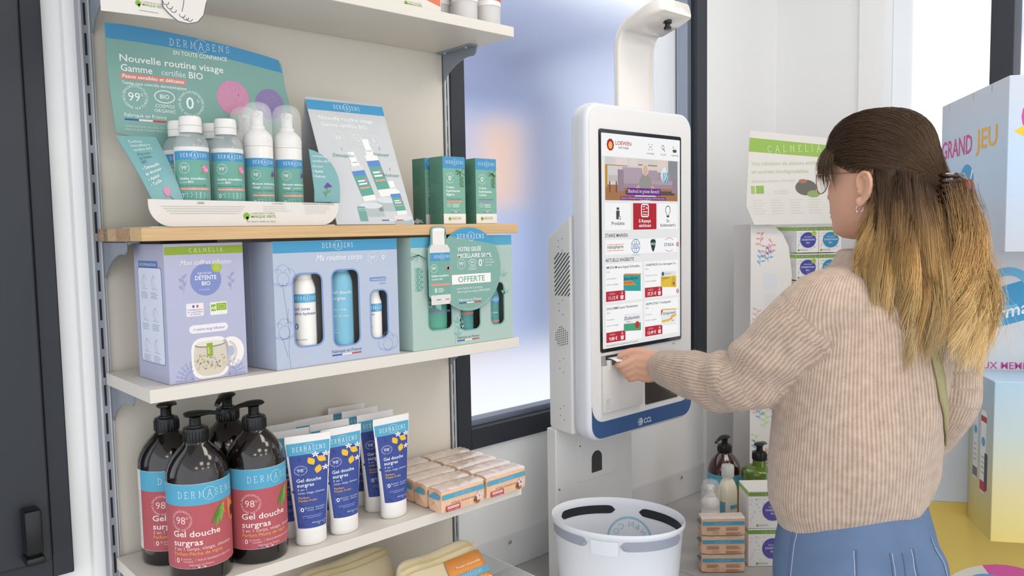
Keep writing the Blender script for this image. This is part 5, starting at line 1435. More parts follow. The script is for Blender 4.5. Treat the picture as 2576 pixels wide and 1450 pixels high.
# --- frosted basket
bk_ = thing('basket', 'frosted white plastic basket with dark handle openings in its rim', 'basket', (.872, -.127, CZ), radians(-64))
M_frost = mat('frosted_plastic', '#e6e9f0', rough=.45, alpha=.93, var=.01)
A_, B_ = .137, .108
def bask(k, th): return (A_*k*cos(th)*(1-.08*sin(th)**2*0), B_*k*sin(th))
a = MB(); n = 64; rings = []
prof = [(.80,.001),(.83,.003),(.86,.03),(.93,.14),(.985,.225),(1.0,.238),(1.012,.240),(1.018,.237),(1.014,.231),(.999,.228)]
for k, z in [(.79,.004)] + []: pass
outer = [(.80,.0006),(.855,.03),(.93,.14),(.985,.226),(1.014,.230),(1.019,.236),(1.012,.2405),(.998,.2390),(.972,.226),(.917,.14),(.843,.03),(.79,.004)]
for k, z in outer: rings.append([(*bask(k, 2*pi*i/n), z) for i in range(n)])
a.rings(rings); body = obj('tub', a, M_frost, bk_, smooth=True, angle=50)
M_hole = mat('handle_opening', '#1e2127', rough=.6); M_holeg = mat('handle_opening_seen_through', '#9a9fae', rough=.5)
def rim_patch(t0_, t1_, z0_, z1_, k, m, nm):
    a = MB(); v = []; N = 20
    for i in range(N+1):
        s_ = i/N; th = t0_+(t1_-t0_)*s_; e = min(1, min(s_, 1-s_)*9); e = sqrt(1-(1-e)**2)
        zc = (z0_+z1_)/2; hz = (z1_-z0_)/2*e
        for zz in (zc-hz, zc+hz):
            kk = k + (zz-.226)*(.055/.086)
            v.append((*bask(kk, th), zz))
    a.add(v, [(2*i, 2*i+2, 2*i+3, 2*i+1) for i in range(N)]); o = obj(nm, a, m, body, fix=False)
    so = o.modifiers.new('thick', 'SOLIDIFY'); so.thickness = .0012; so.offset = 0
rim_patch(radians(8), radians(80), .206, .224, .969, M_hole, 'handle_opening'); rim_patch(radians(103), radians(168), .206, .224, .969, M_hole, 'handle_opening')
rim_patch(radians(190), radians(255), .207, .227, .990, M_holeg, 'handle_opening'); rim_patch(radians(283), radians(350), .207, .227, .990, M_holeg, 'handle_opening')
a = MB(); v = []
for i in range(13):
    th = radians(258+i*2); 
    for zz in (.196, .226): v.append((*bask(.992+(zz-.226)*.6, th), zz))
a.add(v, [(2*i, 2*i+2, 2*i+3, 2*i+1) for i in range(12)]); o = obj('hinge_tab', a, M_frost, body, fix=False); so = o.modifiers.new('thick', 'SOLIDIFY'); so.thickness = .0012; so.offset = 1
for i in (252, 288):
    k = MB(); k.lathe([(.0001,0),(.0045,0),(.0040,.002),(.0001,.0025)], 12); o = obj('rivet', k, M_holeg, body, smooth=True)
    th = radians(i); q = bask(.985, th); o.location = (q[0], q[1], .214); o.rotation_euler = (pi/2, 0, 0)
p = Print(); p.H = .0005
p.line(arc(0, 0, .050, -20, 200, 24), .0045, '#9cc3d2', 2)
g = 'W & N'
p.arctext('W&N CO', 0, 0, .036, .013, '#a9cbd8', 90)
def inner_wall(u, v, h):
    th = radians(88) + u/.125                        # seen through from the inside: mirrored
    kk = .969 + (v+.150-.226)*(.055/.086)
    q = bask(kk, th); return (q[0]*(1-h*4), q[1]*(1-h*4), v+.150)
p.build('inside_print', inner_wall, body)

# --- products standing to the right of the kiosk
DG = radians(-43)
sbk = []
for i in range(3):
    s_ = soap(('bottom', 'middle', 'top')[i] + ' peach soap in the small stack of three on the grey tiles', (1.2680, -.1215, CZ+i*.0458), DG, 'three stacked soaps on the counter', seed=20+i, back=True)
fo = foam('white foam bottle with clear cap behind the stacked soaps on the counter', (1.318, -.058, CZ), radians(-60), 'bottles on the counter', printed=False)
p = Print(); p.rect(-.03, .070, .03, .078, '#6aa9c4', 1, .003); p.build('label_print', cyl(.0234), fo)
def orange(p, R):
    p.rect(-.072, .0265, .072, .1230, '#e3a54a', 1, .003); p.rect(-.072, .1230, .072, .1550, '#63b4d2', 1, .003)
    p.serif('DERMASENS', .0, .1345, .0098, .090, '#cfe6ef', sw=.085)
    p.badge(-.030, .1005, .0165, '98', '#f3dcb6'); p.text('Gel douche', -.0420, .0755, .0092, '#f6ead6', bold=True, fit=.072); p.text('surgras', -.0420, .0620, .0092, '#f6ead6', bold=True, fit=.045)
    p.disc(.012, .108, .014, '#e8b25a', 2); 
    for an in (230, 260, 290, 120): p.leaf(.006, .122, .030, .0045, an, '#4f8a3c', 4)
pump('pump_bottle', 'reddish brown pump bottle with orange label on the grey counter', (1.520, .030, CZ), radians(-52), radians(232), mat('amber_plastic', '#3b1712', rough=.12, spec=.6, coat=.6, var=.08), orange, None, 'bottles on the counter')
def greenl(p, R):
    p.rect(-.072, .0265, .072, .1550, '#5f9a3a', 1, .003); p.rect(-.072, .1230, .072, .1550, '#4fa3d2', 1, .003); p.serif('DERMASENS', .0, .1345, .0098, .090, '#cfe6ef', sw=.085)
pump('pump_bottle', 'green pump bottle with flat shoulder and blue label behind the tea cartons', (1.522, -.076, CZ), radians(-52), radians(60), mat('green_plastic', '#56701f', rough=.12, spec=.6, coat=.6, var=.08), greenl, None, 'bottles on the counter', flat_shoulder=True)
lb_ = thing('lotion_bottle', 'cream coloured lotion bottle with milky cap between foam bottle and tea carton', 'bottle', (1.402, -.055, CZ), radians(-48), 'bottles on the counter')
a = MB(); R = .0245; a.lathe([(.0001,.0006),(R-.003,.0006),(R,.004),(R,.150),(R-.002,.162),(R-.007,.174),(R-.011,.180),(.0125,.184),(.0125,.188)], 36); b_ = obj('bottle', a, mat('cream_bottle', '#eee6cf', rough=.2, coat=.4, var=.02), lb_, smooth=True)
a = MB(); a.lathe([(.0160,.1880),(.0163,.1900),(.0163,.2130),(.0150,.2170),(.0001,.2180)], 28); obj('cap', a, mat('milky_cap'), lb_, smooth=True)
p = Print(); p.rect(-.036, .03, .004, .125, '#efeae2', 1, .003); p.rect(-.034, .085, -.010, .125, '#6ab3cc', 2, .003); p.rect(.002, .108, .036, .118, '#6ab3cc', 2, .003); p.build('label_print', cyl(R+.0002), lb_)

def leafy(p, u0, v0, u1, v1, n, cols, s=.018, seed=2):
    rn = random.Random(seed)
    for i in range(n):
        u, v, an = rn.uniform(u0, u1), rn.uniform(v0, v1), rn.uniform(60, 120)
        c = rn.choice(cols)
        p.line([(u, v-s*.6), (u, v), (u+s*.15, v+s*.7)], s*.05, c, 2)
        for k in range(5): p.leaf(u+s*.02*k, v-s*.4+k*s*.25, s*.5, s*.09, an-60 if k % 2 else an+60, c, 2)
M_tea = mat('tea_carton_white', '#e9e5e1', rough=.5, var=.01)
def tea_carton(label, loc, rz, W, D, H, circ_col, group):
    o = thing('tea_carton', label, 'carton', loc, rz, group)
    a = MB(); a.rbox(0, W, 0, D, .0004, H, .0008, 1); bx = obj('carton', a, M_tea, o)
    p = Print(); p.rect(.0005, H-.013, W-.0005, H-.003, '#7a9a4e', 1); p.serif('CALMELIA', W/2, H-.0105, .005, .05, '#dfe8cc', sw=.11, gap=.75, halo=False)
    rn = random.Random(5)
    for k in range(70): p.leaf(rn.uniform(.004, W-.006), rn.uniform(.012, H-.018), rn.uniform(.003,.007), .0012, rn.uniform(0,360), rn.choice(('#c9c2d8','#b9b4cc','#d8c9d4','#c3ccd2')), 1)
    p.disc(W*.52, H*.48, .026 if H > .085 else .022, circ_col, 3, n=28)
    for i, (t_, h_) in enumerate((('INFUSION', .0035), ('DIGESTION', .005), ('BIO', .0045))): p.text(t_, W*.52, H*.48+.007-i*.0085, h_, '#dfe0f0', 'C', bold=i > 0, lay=5)
    p.disc(W*.52+.016, H*.48+.018, .007, '#a9bd5a', 4); p.marque(W*.3, .008, .03)
    p.build('front_print', front(0, 0, 0), bx)
    p = Print(); p.rect(.0005, H-.013, D-.0005, H-.003, '#9cc455', 1); p.serif('CALMELIA', D/2, H-.0105, .005, .045, '#eef4dc', sw=.11, gap=.75, halo=False); p.lines(.008, H-.03, D-.01, .0012, 12, .0042, '#cfccd2'); p.build('side_print', flat((0, D, 0), (0,-1,0), (0,0,1)), bx)
    return o
tea_carton('white tea carton with violet circle on top of the stack of two', (1.327, -.160, CZ+.096), DG, .115, .085, .094, '#5f57a0', 'tea cartons on the counter')
tea_carton('white tea carton at the bottom of the stack of two', (1.327, -.160, CZ), DG, .115, .085, .0952, '#5f57a0', 'tea cartons on the counter')

# --- tea display tower
tw = thing('tea_display', 'white cardboard tea display with coloured leaf drawings and a tilted header card', 'display', (1.665, .000, CZ), DG)
a = MB(); a.prism([(-.034,0),(.078,0),(.078,.55),(.082,.70),(.072,.775),(.055,.812),(.030,.836),(-.034,.842)], lambda u, w, d: (u, d, w), 0, .003); sp_ = obj('side_panel', a, M_tea, tw)
p = Print(); leafy(p, -.022, .05, .066, .62, 40, ('#e9a08a','#7fb7dd','#c9dfa8','#e7b6b9'), .030, 4); leafy(p, -.020, .72, .055, .80, 5, ('#7fb7dd','#e9a3b0'), .030, 9); p.rect(.002, .655, .040, .700, '#dfe3e8', 1); p.lines(.004, .640, .05, .0015, 6, .006, '#d5dbe0'); p.build('panel_print', front(0, 0, 0), sp_)
a = MB(); a.rbox(.080, .26, .004, .20, .0004, .596, .001, 1); obj('base', a, M_tea, tw)
a = MB(); a.rbox(-.032, .079, .18, .185, .0004, .84, .001, 1); obj('rear_panel', a, M_tea, tw)
hd_ = [(-.050,.890),(-.030,.838),(.24,.838),(.255,.890),(.230,1.075),(-.028,1.105)]
a = MB(); a.prism(hd_, lambda u, w, d: (u, d + (w-.838)*.22 - .02, w), 0, .003); hc = obj('header_card', a, mat('header_grey', '#d8d5d0', rough=.5, var=.01), tw)
p = Print(); HF = lambda u, v, h: (u, (v-.838)*.22 - .02 - h, v)
p.poly([(-.0335,1.045),(-.0290,1.085),(.232,1.054),(.237,1.018)], '#93b658', 1); p.serif('CALMELIA', .095, 1.042, .018, .150, '#d5e2bb', sw=.09, gap=.75, halo=False)
p.text('Vos infusions de plantes entières', -.028, 1.005, .0105, '#b9c7a4', fit=.20, bold=True); p.text('en sachets biodégradables', -.030, .982, .0105, '#b9c7a4', fit=.16, bold=True); p.text('Délicieuses, efficaces, 100 % BIO', -.030, .957, .0065, '#b9c7a4', fit=.12)
p.rect(-.034, .925, -.023, .947, '#a5bf74', 2); p.rect(-.020, .925, .002, .947, '#93b658', 2)
p.disc(.120, .940, .030, '#6a6763', 2, .022); p.disc(.112, .958, .012, '#a3775c', 3, .006); p.disc(.140, .922, .018, '#8fa36a', 3, .010); p.lines(.03, .930, .07, .002, 2, .006, '#c9c4bd')
for i in range(4): p.lines(-.032+i*.052, .905, .005+i*.052, .0022, 6, .0075, '#cbc9bd', 1)
p.build('header_print', HF, hc)
for i, (z, c1) in enumerate(((.762, '#4a4f9a'), (.685, '#4a4f9a'), (.606, '#3d8bb5'))):
    q = Matrix.Rotation(DG, 3, 'Z') @ Vector((.090, -.012, 0)) + Vector((1.665, 0, 0))
    tea_carton('white tea carton with green strip, ' + ('topmost', 'second', 'third')[i] + ' in the tea display', (q.x, q.y, CZ+z-.005), DG, .062, .19, .075, c1, 'cartons in the tea display')
    q = Matrix.Rotation(DG, 3, 'Z') @ Vector((.153, -.012, 0)) + Vector((1.665, 0, 0))
    tea_carton('white tea carton with blue circle, ' + ('topmost', 'second', 'third')[i] + ' of the outer pile in the tea display', (q.x, q.y, CZ+z-.005), DG, .062, .19, .075, '#3d8bb5', 'cartons in the tea display')

# ================================================================== PROMOTIONAL TOTEM
def grad(name, stops, axis=2, lo=0.0, hi=1.0):
    m = mat(name, '#ffffff', rough=.45)
    nt = m.node_tree; b = nt.nodes['Principled BSDF']
    tc_ = nt.nodes.new('ShaderNodeTexCoord'); sx = nt.nodes.new('ShaderNodeSeparateXYZ'); mr = nt.nodes.new('ShaderNodeMapRange'); rp = nt.nodes.new('ShaderNodeValToRGB')
    mr.inputs[1].default_value = lo; mr.inputs[2].default_value = hi
    nt.links.new(tc_.outputs['Object'], sx.inputs[0]); nt.links.new(sx.outputs[axis], mr.inputs[0]); nt.links.new(mr.outputs[0], rp.inputs[0]); nt.links.new(rp.outputs[0], b.inputs['Base Color'])
    el = rp.color_ramp.elements
    el[0].position, el[0].color = stops[0][0], (*lin(stops[0][1]), 1); el[1].position, el[1].color = stops[-1][0], (*lin(stops[-1][1]), 1)
    for q_, c in stops[1:-1]:
        e = el.new(q_); e.color = (*lin(c), 1)
    return m
# local axes: +X runs away along the printed side, -Y... the Empty is turned so that X = (0.819, 0.574)
tt = thing('promotion_totem', 'cardboard game totem shading from pale blue to yellow with boxes sticking out', 'display', (1.5835, -.6247, 0), radians(35))
# +X = (.819,.574); the frontal faces look along -X; local -Y = (.574,-.819)
def tbox(nm, x0, x1, y0, y1, z0, z1, m):
    a = MB(); a.rbox(x0, x1, y0, y1, z0, z1, .0012, 1); return obj(nm, a, m, tt)
M_t1 = grad('totem_pale_blue', ((0, '#c9ccd4'), (.5, '#bcd4ee'), (1, '#c5c9d3')), 2, 1.40, 1.84)
M_t2 = grad('totem_grey_blue', ((0, '#c3cbd2'), (1, '#d2d3d8')), 2, .85, 1.43)
M_t3 = grad('totem_blue_yellow', ((0, '#e0cb74'), (.3, '#d9cd98'), (.65, '#c0cdc8'), (1, '#aecbe0')), 2, .78, 1.15)
M_t4 = mat('totem_yellow', '#cfb45a', rough=.5, var=.03)
ub = tbox('header_box', 0, .46, -.28, 0, 1.430, 1.808, M_t1)
tcol = tbox('column', .14, .27, -.30, .10, .8222, 1.430, M_t2)
lbx = tbox('lower_box', -.012, .1385, -.30, .016, .787, 1.147, M_t3)
tb_ = tbox('base', .14, .27, -.30, .19, 0.0004, .822, M_t4)
LF = lambda y: flat((0, y, 0), (-1,0,0), (0,0,1))     # printed side looking to +Y, u runs towards the corner
p = Print()
p.text('GRAND', -.455, 1.664, .046, '#d24f96', 'L', bold=True, fit=.235); p.text('JEU', -.195, 1.668, .046, '#efb23e', 'L', bold=True, fit=.135)
p.disc(-.255, 1.592, .052, '#4f9fd0', 1, .046, 32); p.line([(-.290,1.612),(-.272,1.576),(-.256,1.608),(-.238,1.576),(-.214,1.622)], .009, '#eef3f8', 2)
p.text('wellpharma', -.252, 1.560, .009, '#cfe2f0', 'C', fit=.06); p.text('LE CLUB DES WELLS', -.205, 1.527, .011, '#7fb2da', 'C', fit=.17, bold=True); p.text('WELLPHARMA', -.195, 1.508, .011, '#7fb2da', 'C', fit=.13, bold=True)
for u in (-.40, -.22, -.10): p.line([(u, 1.806), (u, 1.788)], .002, '#8f959e', 2)
p.build('header_print', LF(0.0), ub)
RF = lambda x: flat((x, 0, 0), (0,-1,0), (0,0,1))     # faces looking to -X, u = -y
p = Print(); p.disc(.075, 1.72, .05, '#d24f96', 1); p.poly([(.012,1.69),(.06,1.72),(.06,1.66)], '#e8c43a', 2); p.build('corner_print', RF(0.0), ub)
p = Print()
p.poly([(-.098,1.205),(.30,1.330),(.30,1.465-.04),(-.098,1.300)], '#4a9ccb', 1); p.line(arc(.06,1.335,.045,0,300,20), .020, '#74b7da', 2); p.line([(-.09,1.275),(-.03,1.262),(.02,1.245)], .02, '#74b7da', 2)
def tilt(t_, u, v, h, fit, c):
    g_, f_, xa, xb = glyphs(t_, True); k = fit/(xb-xa); kk = h/CAPH
    p.add([(u+(x-xa)*k, v+y*kk+(x-xa)*k*.30) for x, y in g_], f_, c, 3)
tilt('wellpharma', -.095, 1.225, .030, .20, '#e9eef2')
p.text('RÉSERVÉ AUX MEMBRES', -.098, 1.150, .016, '#c2559a', bold=True, fit=.24); p.text('DU CLUB WELLPHARMA', -.098, 1.122, .016, '#c2559a', bold=True, fit=.24)
p.text('À GAGNER', -.098, .990, .022, '#86b9dc', bold=True, fit=.07)
p.build('column_print', RF(.14), tcol)
p = Print(); rnp = random.Random(8)
for u, z_, w, h, c, c2 in ((-.062,.880,.034,.190,'#eef0f3','#c4474d'), (-.110,.900,.030,.185,'#e9ecf0','#7f7a86')):
    p.rrect(u, z_, u+w, z_+h, .008, c, 1); p.rect(u, z_+.004, u+w, z_+h*.14, c2, 2); p.rect(u, z_+h*.86, u+w, z_+h*.93, c2, 2); p.disc(u+w*.5, z_+h*.62, w*.32, '#6fa9d6', 3); p.lines(u+.006, z_+h*.42, u+w-.006, .004, 4, .012, '#c9b9bd', 3)
p.rrect(-.036, .890, -.018, .975, .004, '#55585e', 2)
p.build('prize_print', LF(.016), lbx)
p = Print(); p.rrect(-.245, .925, -.190, 1.100, .008, '#a58fb4', 1); p.rrect(-.235, .960, -.192, 1.080, .006, '#c487ab', 2); p.build('side_print', LF(.10), tcol)
p = Print(); p.disc(.06, .575, .14, '#d5d0c4', 1, .10, 48); p.poly([(.02,.671)] + arc(.06,.575,.14,95,10,14,.10) + [(.06,.615)], '#cf5a9c', 2); p.disc(.03, .615, .05, '#5a9fd0', 3, .035, 32); p.build('base_print', RF(.14), tb_)

# ================================================================== THE WOMAN AT THE KIOSK
BY = radians(25)                                   # the body faces a little past the kiosk
RB = Vector((cos(BY), -sin(BY), 0)); FB = Vector((sin(BY), cos(BY), 0))
HY = radians(7)
HC = Vector((1.192, -.514, 1.588))                 # centre of the head
RH = Vector((cos(HY), -sin(HY), 0)); FH = Vector((sin(HY), cos(HY), 0)); UZ = Vector((0, 0, 1))
def hp(x, y, z): return HC + RH*x + FH*y + UZ*z

pw = thing('person', 'woman in beige ribbed sweater and jeans with clipped brown-blond hair taking a receipt', 'person', (1.13, -.51, 0))
PO = Vector((1.13, -.51, 0))

def fuse(mb, voxel, it=6, fac=.5):
    me = me_of(mb, 'tmp', [])
    o = bpy.data.objects.new('tmp', me); COL.objects.link(o)
    r = o.modifiers.new('r', 'REMESH'); r.mode = 'VOXEL'; r.voxel_size = voxel
    if it: s_ = o.modifiers.new('s', 'SMOOTH'); s_.iterations = it; s_.factor = fac
    dg = bpy.context.evaluated_depsgraph_get()
    m2 = bpy.data.meshes.new_from_object(o.evaluated_get(dg))
    bpy.data.objects.remove(o); bpy.data.meshes.remove(me)
    return m2
def put(name, me, m, parent=pw, off=PO, smooth=True):
    co = np.empty(len(me.vertices)*3, dtype=np.float32); me.vertices.foreach_get('co', co)
    co = co.reshape(-1, 3) - np.array(off, dtype=np.float32); me.vertices.foreach_set('co', co.ravel())
    me.materials.clear(); me.materials.append(m); me.name = name
    if smooth: me.polygons.foreach_set('use_smooth', np.ones(len(me.polygons), dtype=bool))
    me.update(); o = bpy.data.objects.new(name, me); COL.objects.link(o); o.parent = parent
    return o
def coords(me):
    co = np.empty(len(me.vertices)*3, dtype=np.float32); me.vertices.foreach_get('co', co); return co.reshape(-1, 3)
def ell_ring(c, w, d, z, n=48, e=.92, R_=RB, F_=FB, back=1.0):
    out = []
    for i in range(n):
        t = 2*pi*i/n; cx, sx = cos(t), sin(t)
        x = w*math.copysign(abs(cx)**e, cx); y = d*math.copysign(abs(sx)**e, sx)*(back if sx < 0 else 1)
        q = Vector((c[0], c[1], z)) + R_*x + F_*y; out.append(tuple(q))
    return out
def limb(mb, pts, n=24, dense=4):
    """a smooth tapered tube through (x, y, z, r) points"""
    P = np.array(pts, float); k = len(P); out = []
    for i in range(k-1):
        p0, p1, p2, p3 = P[max(i-1,0)], P[i], P[i+1], P[min(i+2,k-1)]
        for j in range(dense):
            t = j/dense; out.append(.5*((2*p1)+(-p0+p2)*t+(2*p0-5*p1+4*p2-p3)*t*t+(-p0+3*p1-3*p2+p3)*t**3))
    out.append(P[-1])
    mb.tube([q[:3] for q in out], [float(q[3]) for q in out], n)
    for q in (out[0], out[-1]):
        b = bmesh.new(); bmesh.ops.create_icosphere(b, subdivisions=2, radius=float(q[3]), matrix=Matrix.Translation(q[:3])); mb.bm(b)
    return out

SL = [(1.105,-.497,1.352,.066), (1.060,-.472,1.338,.072), (1.022,-.405,1.262,.070), (.998,-.338,1.192,.063), (1.020,-.215,1.186,.052), (1.046,-.120,1.188,.041)]
SR = [(1.300,-.568,1.355,.066), (1.334,-.585,1.326,.070), (1.350,-.600,1.225,.062), (1.338,-.596,1.115,.054), (1.342,-.545,1.040,.047), (1.350,-.495,.990,.040)]
TORSO = [(.938,1.132,-.500,.144,.104), (.946,1.132,-.500,.154,.112), (.97,1.133,-.500,.161,.117), (1.00,1.135,-.500,.168,.122), (1.06,1.141,-.500,.174,.126), (1.137,1.148,-.502,.174,.125), (1.22,1.164,-.508,.172,.120),
         (1.29,1.180,-.514,.173,.114), (1.335,1.190,-.518,.168,.106), (1.372,1.198,-.521,.146,.095), (1.402,1.202,-.520,.114,.085), (1.430,1.203,-.516,.084,.075), (1.448,1.203,-.514,.072,.069)]
# --- sweater
mb = MB(); mb.rings([ell_ring((x,y), w, d, z) for z, x, y, w, d in TORSO])
aL = limb(mb, SL); aR = limb(mb, SR)
sw = fuse(mb, .0055, 10, .55)
co = coords(sw).astype(np.float64)
# soft hanging folds
rng = np.random.default_rng(4)
lat = (co[:, :2]-np.array([1.15,-.505]))@np.array([RB.x, RB.y])
dep = (co[:, :2]-np.array([1.15,-.505]))@np.array([FB.x, FB.y])
nrm = np.empty(len(sw.vertices)*3, dtype=np.float32); sw.vertices.foreach_get('normal', nrm); nrm = nrm.reshape(-1, 3)
def segproj(P, a, b):
    ab = b-a; t = np.clip(((P-a)@ab)/(ab@ab), 0, 1); q = a+t[:, None]*ab; return t, np.linalg.norm(P-q, axis=1), q
def armcoord(P, pts):
    A = np.array(pts)[:, :3]; R_ = np.array(pts)[:, 3]; L = np.concatenate([[0], np.cumsum(np.linalg.norm(np.diff(A, axis=0), axis=1))])
    best = np.full(len(P), 1e9); s = np.zeros(len(P)); ax = np.zeros((len(P), 3)); ctr = np.zeros((len(P), 3)); rad = np.zeros(len(P))
    for i in range(len(A)-1):
        t, d, q = segproj(P, A[i], A[i+1]); m = d < best
        best[m] = d[m]; s[m] = (L[i]+t*(L[i+1]-L[i]))[m]; ctr[m] = q[m]; ax[m] = (A[i+1]-A[i])/np.linalg.norm(A[i+1]-A[i]); rad[m] = (R_[i]+t*(R_[i+1]-R_[i]))[m]
    return s, best, ax, ctr, rad, L[-1]
sL, dL, axL, cL, rL, LL = armcoord(co, aL); sR, dR, axR, cR, rR, LR = armcoord(co, aR)
isL = (dL < rL*1.12) & (sL > .085); isR = (dR < rR*1.12) & (sR > .075) & (lat > .11)
z = co[:, 2]
co[:, 2] += np.clip((1.02-z)/.08, 0, 1)*lat*.16*np.where(isL | isR, 0, 1)
fold = .0045*np.sin(lat*34+z*9+1.0)*np.clip((1.28-z)/.2, 0, 1)*np.clip((z-.95)/.06, 0, 1) + .004*np.sin(lat*17-z*21)*np.clip((1.3-z)/.15, 0, 1)
fold += -.010*np.exp(-((lat-.085)/.03)**2-((z-1.02)/.07)**2) + .006*np.exp(-((lat-.04)/.05)**2-((z-1.0)/.10)**2)*(dep < 0)
ff = np.where(isL, .0040*np.sin(sL*75+np.arctan2((co-cL)[:, 2], (co-cL)[:, 0])*2)*np.clip((sL-.1)/.1, 0, 1)*np.exp(-((sL-.27)/.11)**2)*1.6, np.where(isR, .003*np.sin(sR*60), fold))
co2 = co + nrm*ff[:, None]
hem = np.clip((.962-z)/.02, 0, 1)*np.where(isL | isR, 0, 1)
co2[:, :2] -= (nrm[:, :2]*(hem*.006)[:, None])
sw.vertices.foreach_set('co', co2.astype(np.float32).ravel())
rib = np.arctan2(lat/.18, -dep/.124)*.155
def armrib(cc, ax, P):
    e1 = np.cross(ax, np.array([0, 0, 1.0])); e1 /= np.linalg.norm(e1, axis=1)[:, None]; e2 = np.cross(e1, ax); d = P-cc
    return np.arctan2((d*e1).sum(1), (d*e2).sum(1))*.060
rib = np.where(isL, armrib(cL, axL, co), np.where(isR, armrib(cR, axR, co), rib))
at_ = sw.attributes.new('rib', 'FLOAT', 'POINT'); at_.data.foreach_set('value', rib.astype(np.float32))
M_sw = mat('beige_rib_knit', '#cdb8ab', rough=.9, spec=.15, sheen=.35)
nt = M_sw.node_tree; b = nt.nodes['Principled BSDF']
an = nt.nodes.new('ShaderNodeAttribute'); an.attribute_name = 'rib'
ml = nt.nodes.new('ShaderNodeMath'); ml.operation = 'MULTIPLY'; ml.inputs[1].default_value = 2*pi/.0072
sn = nt.nodes.new('ShaderNodeMath'); sn.operation = 'SINE'
mr = nt.nodes.new('ShaderNodeMapRange'); mr.inputs[1].default_value = -1; mr.inputs[2].default_value = 1
tcn = nt.nodes.new('ShaderNodeTexCoord')
n1 = nt.nodes.new('ShaderNodeTexNoise'); n1.inputs['Scale'].default_value = 420; n1.inputs['Detail'].default_value = 4
n2 = nt.nodes.new('ShaderNodeTexNoise'); n2.inputs['Scale'].default_value = 60; n2.inputs['Detail'].default_value = 5
nt.links.new(tcn.outputs['Object'], n1.inputs['Vector']); nt.links.new(tcn.outputs['Object'], n2.inputs['Vector'])
nt.links.new(an.outputs['Fac'], ml.inputs[0]); nt.links.new(ml.outputs[0], sn.inputs[0]); nt.links.new(sn.outputs[0], mr.inputs[0])
r1 = nt.nodes.new('ShaderNodeMix'); r1.data_type = 'RGBA'; r1.inputs[6].default_value = (*lin('#ad9786'), 1); r1.inputs[7].default_value = (*lin('#cbb5a4'), 1)
nt.links.new(mr.outputs[0], r1.inputs[0])
r2 = nt.nodes.new('ShaderNodeMix'); r2.data_type = 'RGBA'; r2.blend_type = 'OVERLAY'; r2.inputs[0].default_value = .35
nt.links.new(r1.outputs[2], r2.inputs[6]); nt.links.new(n2.outputs['Fac'], r2.inputs[7]); nt.links.new(r2.outputs[2], b.inputs['Base Color'])
ad = nt.nodes.new('ShaderNodeMath'); ad.operation = 'ADD'; m3 = nt.nodes.new('ShaderNodeMath'); m3.operation = 'MULTIPLY'; m3.inputs[1].default_value = 1.6
nt.links.new(n1.outputs['Fac'], m3.inputs[0]); nt.links.new(mr.outputs[0], ad.inputs[0]); nt.links.new(m3.outputs[0], ad.inputs[1])
bp = nt.nodes.new('ShaderNodeBump'); bp.inputs['Strength'].default_value = .45; bp.inputs['Distance'].default_value = .0022
nt.links.new(ad.outputs[0], bp.inputs['Height']); nt.links.new(bp.outputs[0], b.inputs['Normal'])
sw.update()
bv_sw = BVHTree.FromPolygons([tuple(v) for v in co2], [tuple(p_.vertices) for p_ in sw.polygons])
sweater = put('sweater', sw, M_sw)
# short wool fibres standing off the knit
npl = len(sw.polygons); cen = np.empty(npl*3, dtype=np.float32); sw.polygons.foreach_get('center', cen); cen = cen.reshape(-1, 3)
pn = np.empty(npl*3, dtype=np.float32); sw.polygons.foreach_get('normal', pn); pn = pn.reshape(-1, 3)
pk = rng.integers(0, npl, 110000); tn = rng.normal(0, 1, (len(pk), 3)); tn /= np.linalg.norm(tn, axis=1)[:, None]
b0 = cen[pk] + rng.normal(0, .0022, (len(pk), 3)); dr = pn[pk]*.55 + tn*.8; ln = rng.uniform(.0010, .0030, len(pk))[:, None]
sd_ = np.cross(dr, rng.normal(0, 1, (len(pk), 3))); sd_ = sd_/np.linalg.norm(sd_, axis=1)[:, None]*.00010
fv = np.stack([b0-sd_, b0+sd_, b0+dr*ln], 1).reshape(-1, 3).astype(np.float32)
fz = bpy.data.meshes.new('wool_fuzz'); fz.vertices.add(len(fv)); fz.vertices.foreach_set('co', fv.ravel()); fz.loops.add(len(fv)); fz.loops.foreach_set('vertex_index', np.arange(len(fv), dtype=np.int32)); fz.polygons.add(len(pk))
fz.polygons.foreach_set('loop_start', np.arange(0, len(fv), 3, dtype=np.int32)); fz.polygons.foreach_set('loop_total', np.full(len(pk), 3, dtype=np.int32)); fz.update(calc_edges=True)
fz.materials.append(mat('wool_fibre', '#d3beae', rough=.9, spec=.1)); fo_ = bpy.data.objects.new('wool_fuzz', fz); COL.objects.link(fo_); fo_.parent = sweater; fo_['kind'] = 'stuff'

# --- jeans
mb = MB()
HIP = [(1.02,1.130,-.505,.132,.092), (.98,1.130,-.506,.138,.098), (.945,1.130,-.508,.144,.106), (.90,1.129,-.510,.153,.120), (.86,1.130,-.511,.160,.128), (.82,1.131,-.511,.163,.126), (.78,1.131,-.509,.160,.116), (.74,1.131,-.507,.152,.104)]
mb.rings([ell_ring((x,y), w, d, z, e=.92) for z, x, y, w, d in HIP])
for s_ in (-1, 1):
    def J(x, y, z): q = Vector((1.131,-.507,0)) + RB*(s_*x) + FB*y; return (q.x, q.y, z)
    limb(mb, [(*J(.078,-.012,.82),.086), (*J(.082,-.006,.72),.084), (*J(.088,.012,.60),.074), (*J(.094,.020,.48),.064), (*J(.095,.006,.36),.058), (*J(.095,-.006,.24),.051), (*J(.095,-.010,.10),.042)])
    bu = bmesh.new(); bmesh.ops.create_icosphere(bu, subdivisions=3, radius=.080, matrix=Matrix.Translation(Vector(J(.068,-.055,.835)))); mb.bm(bu)
jn = fuse(mb, .007, 8, .5)
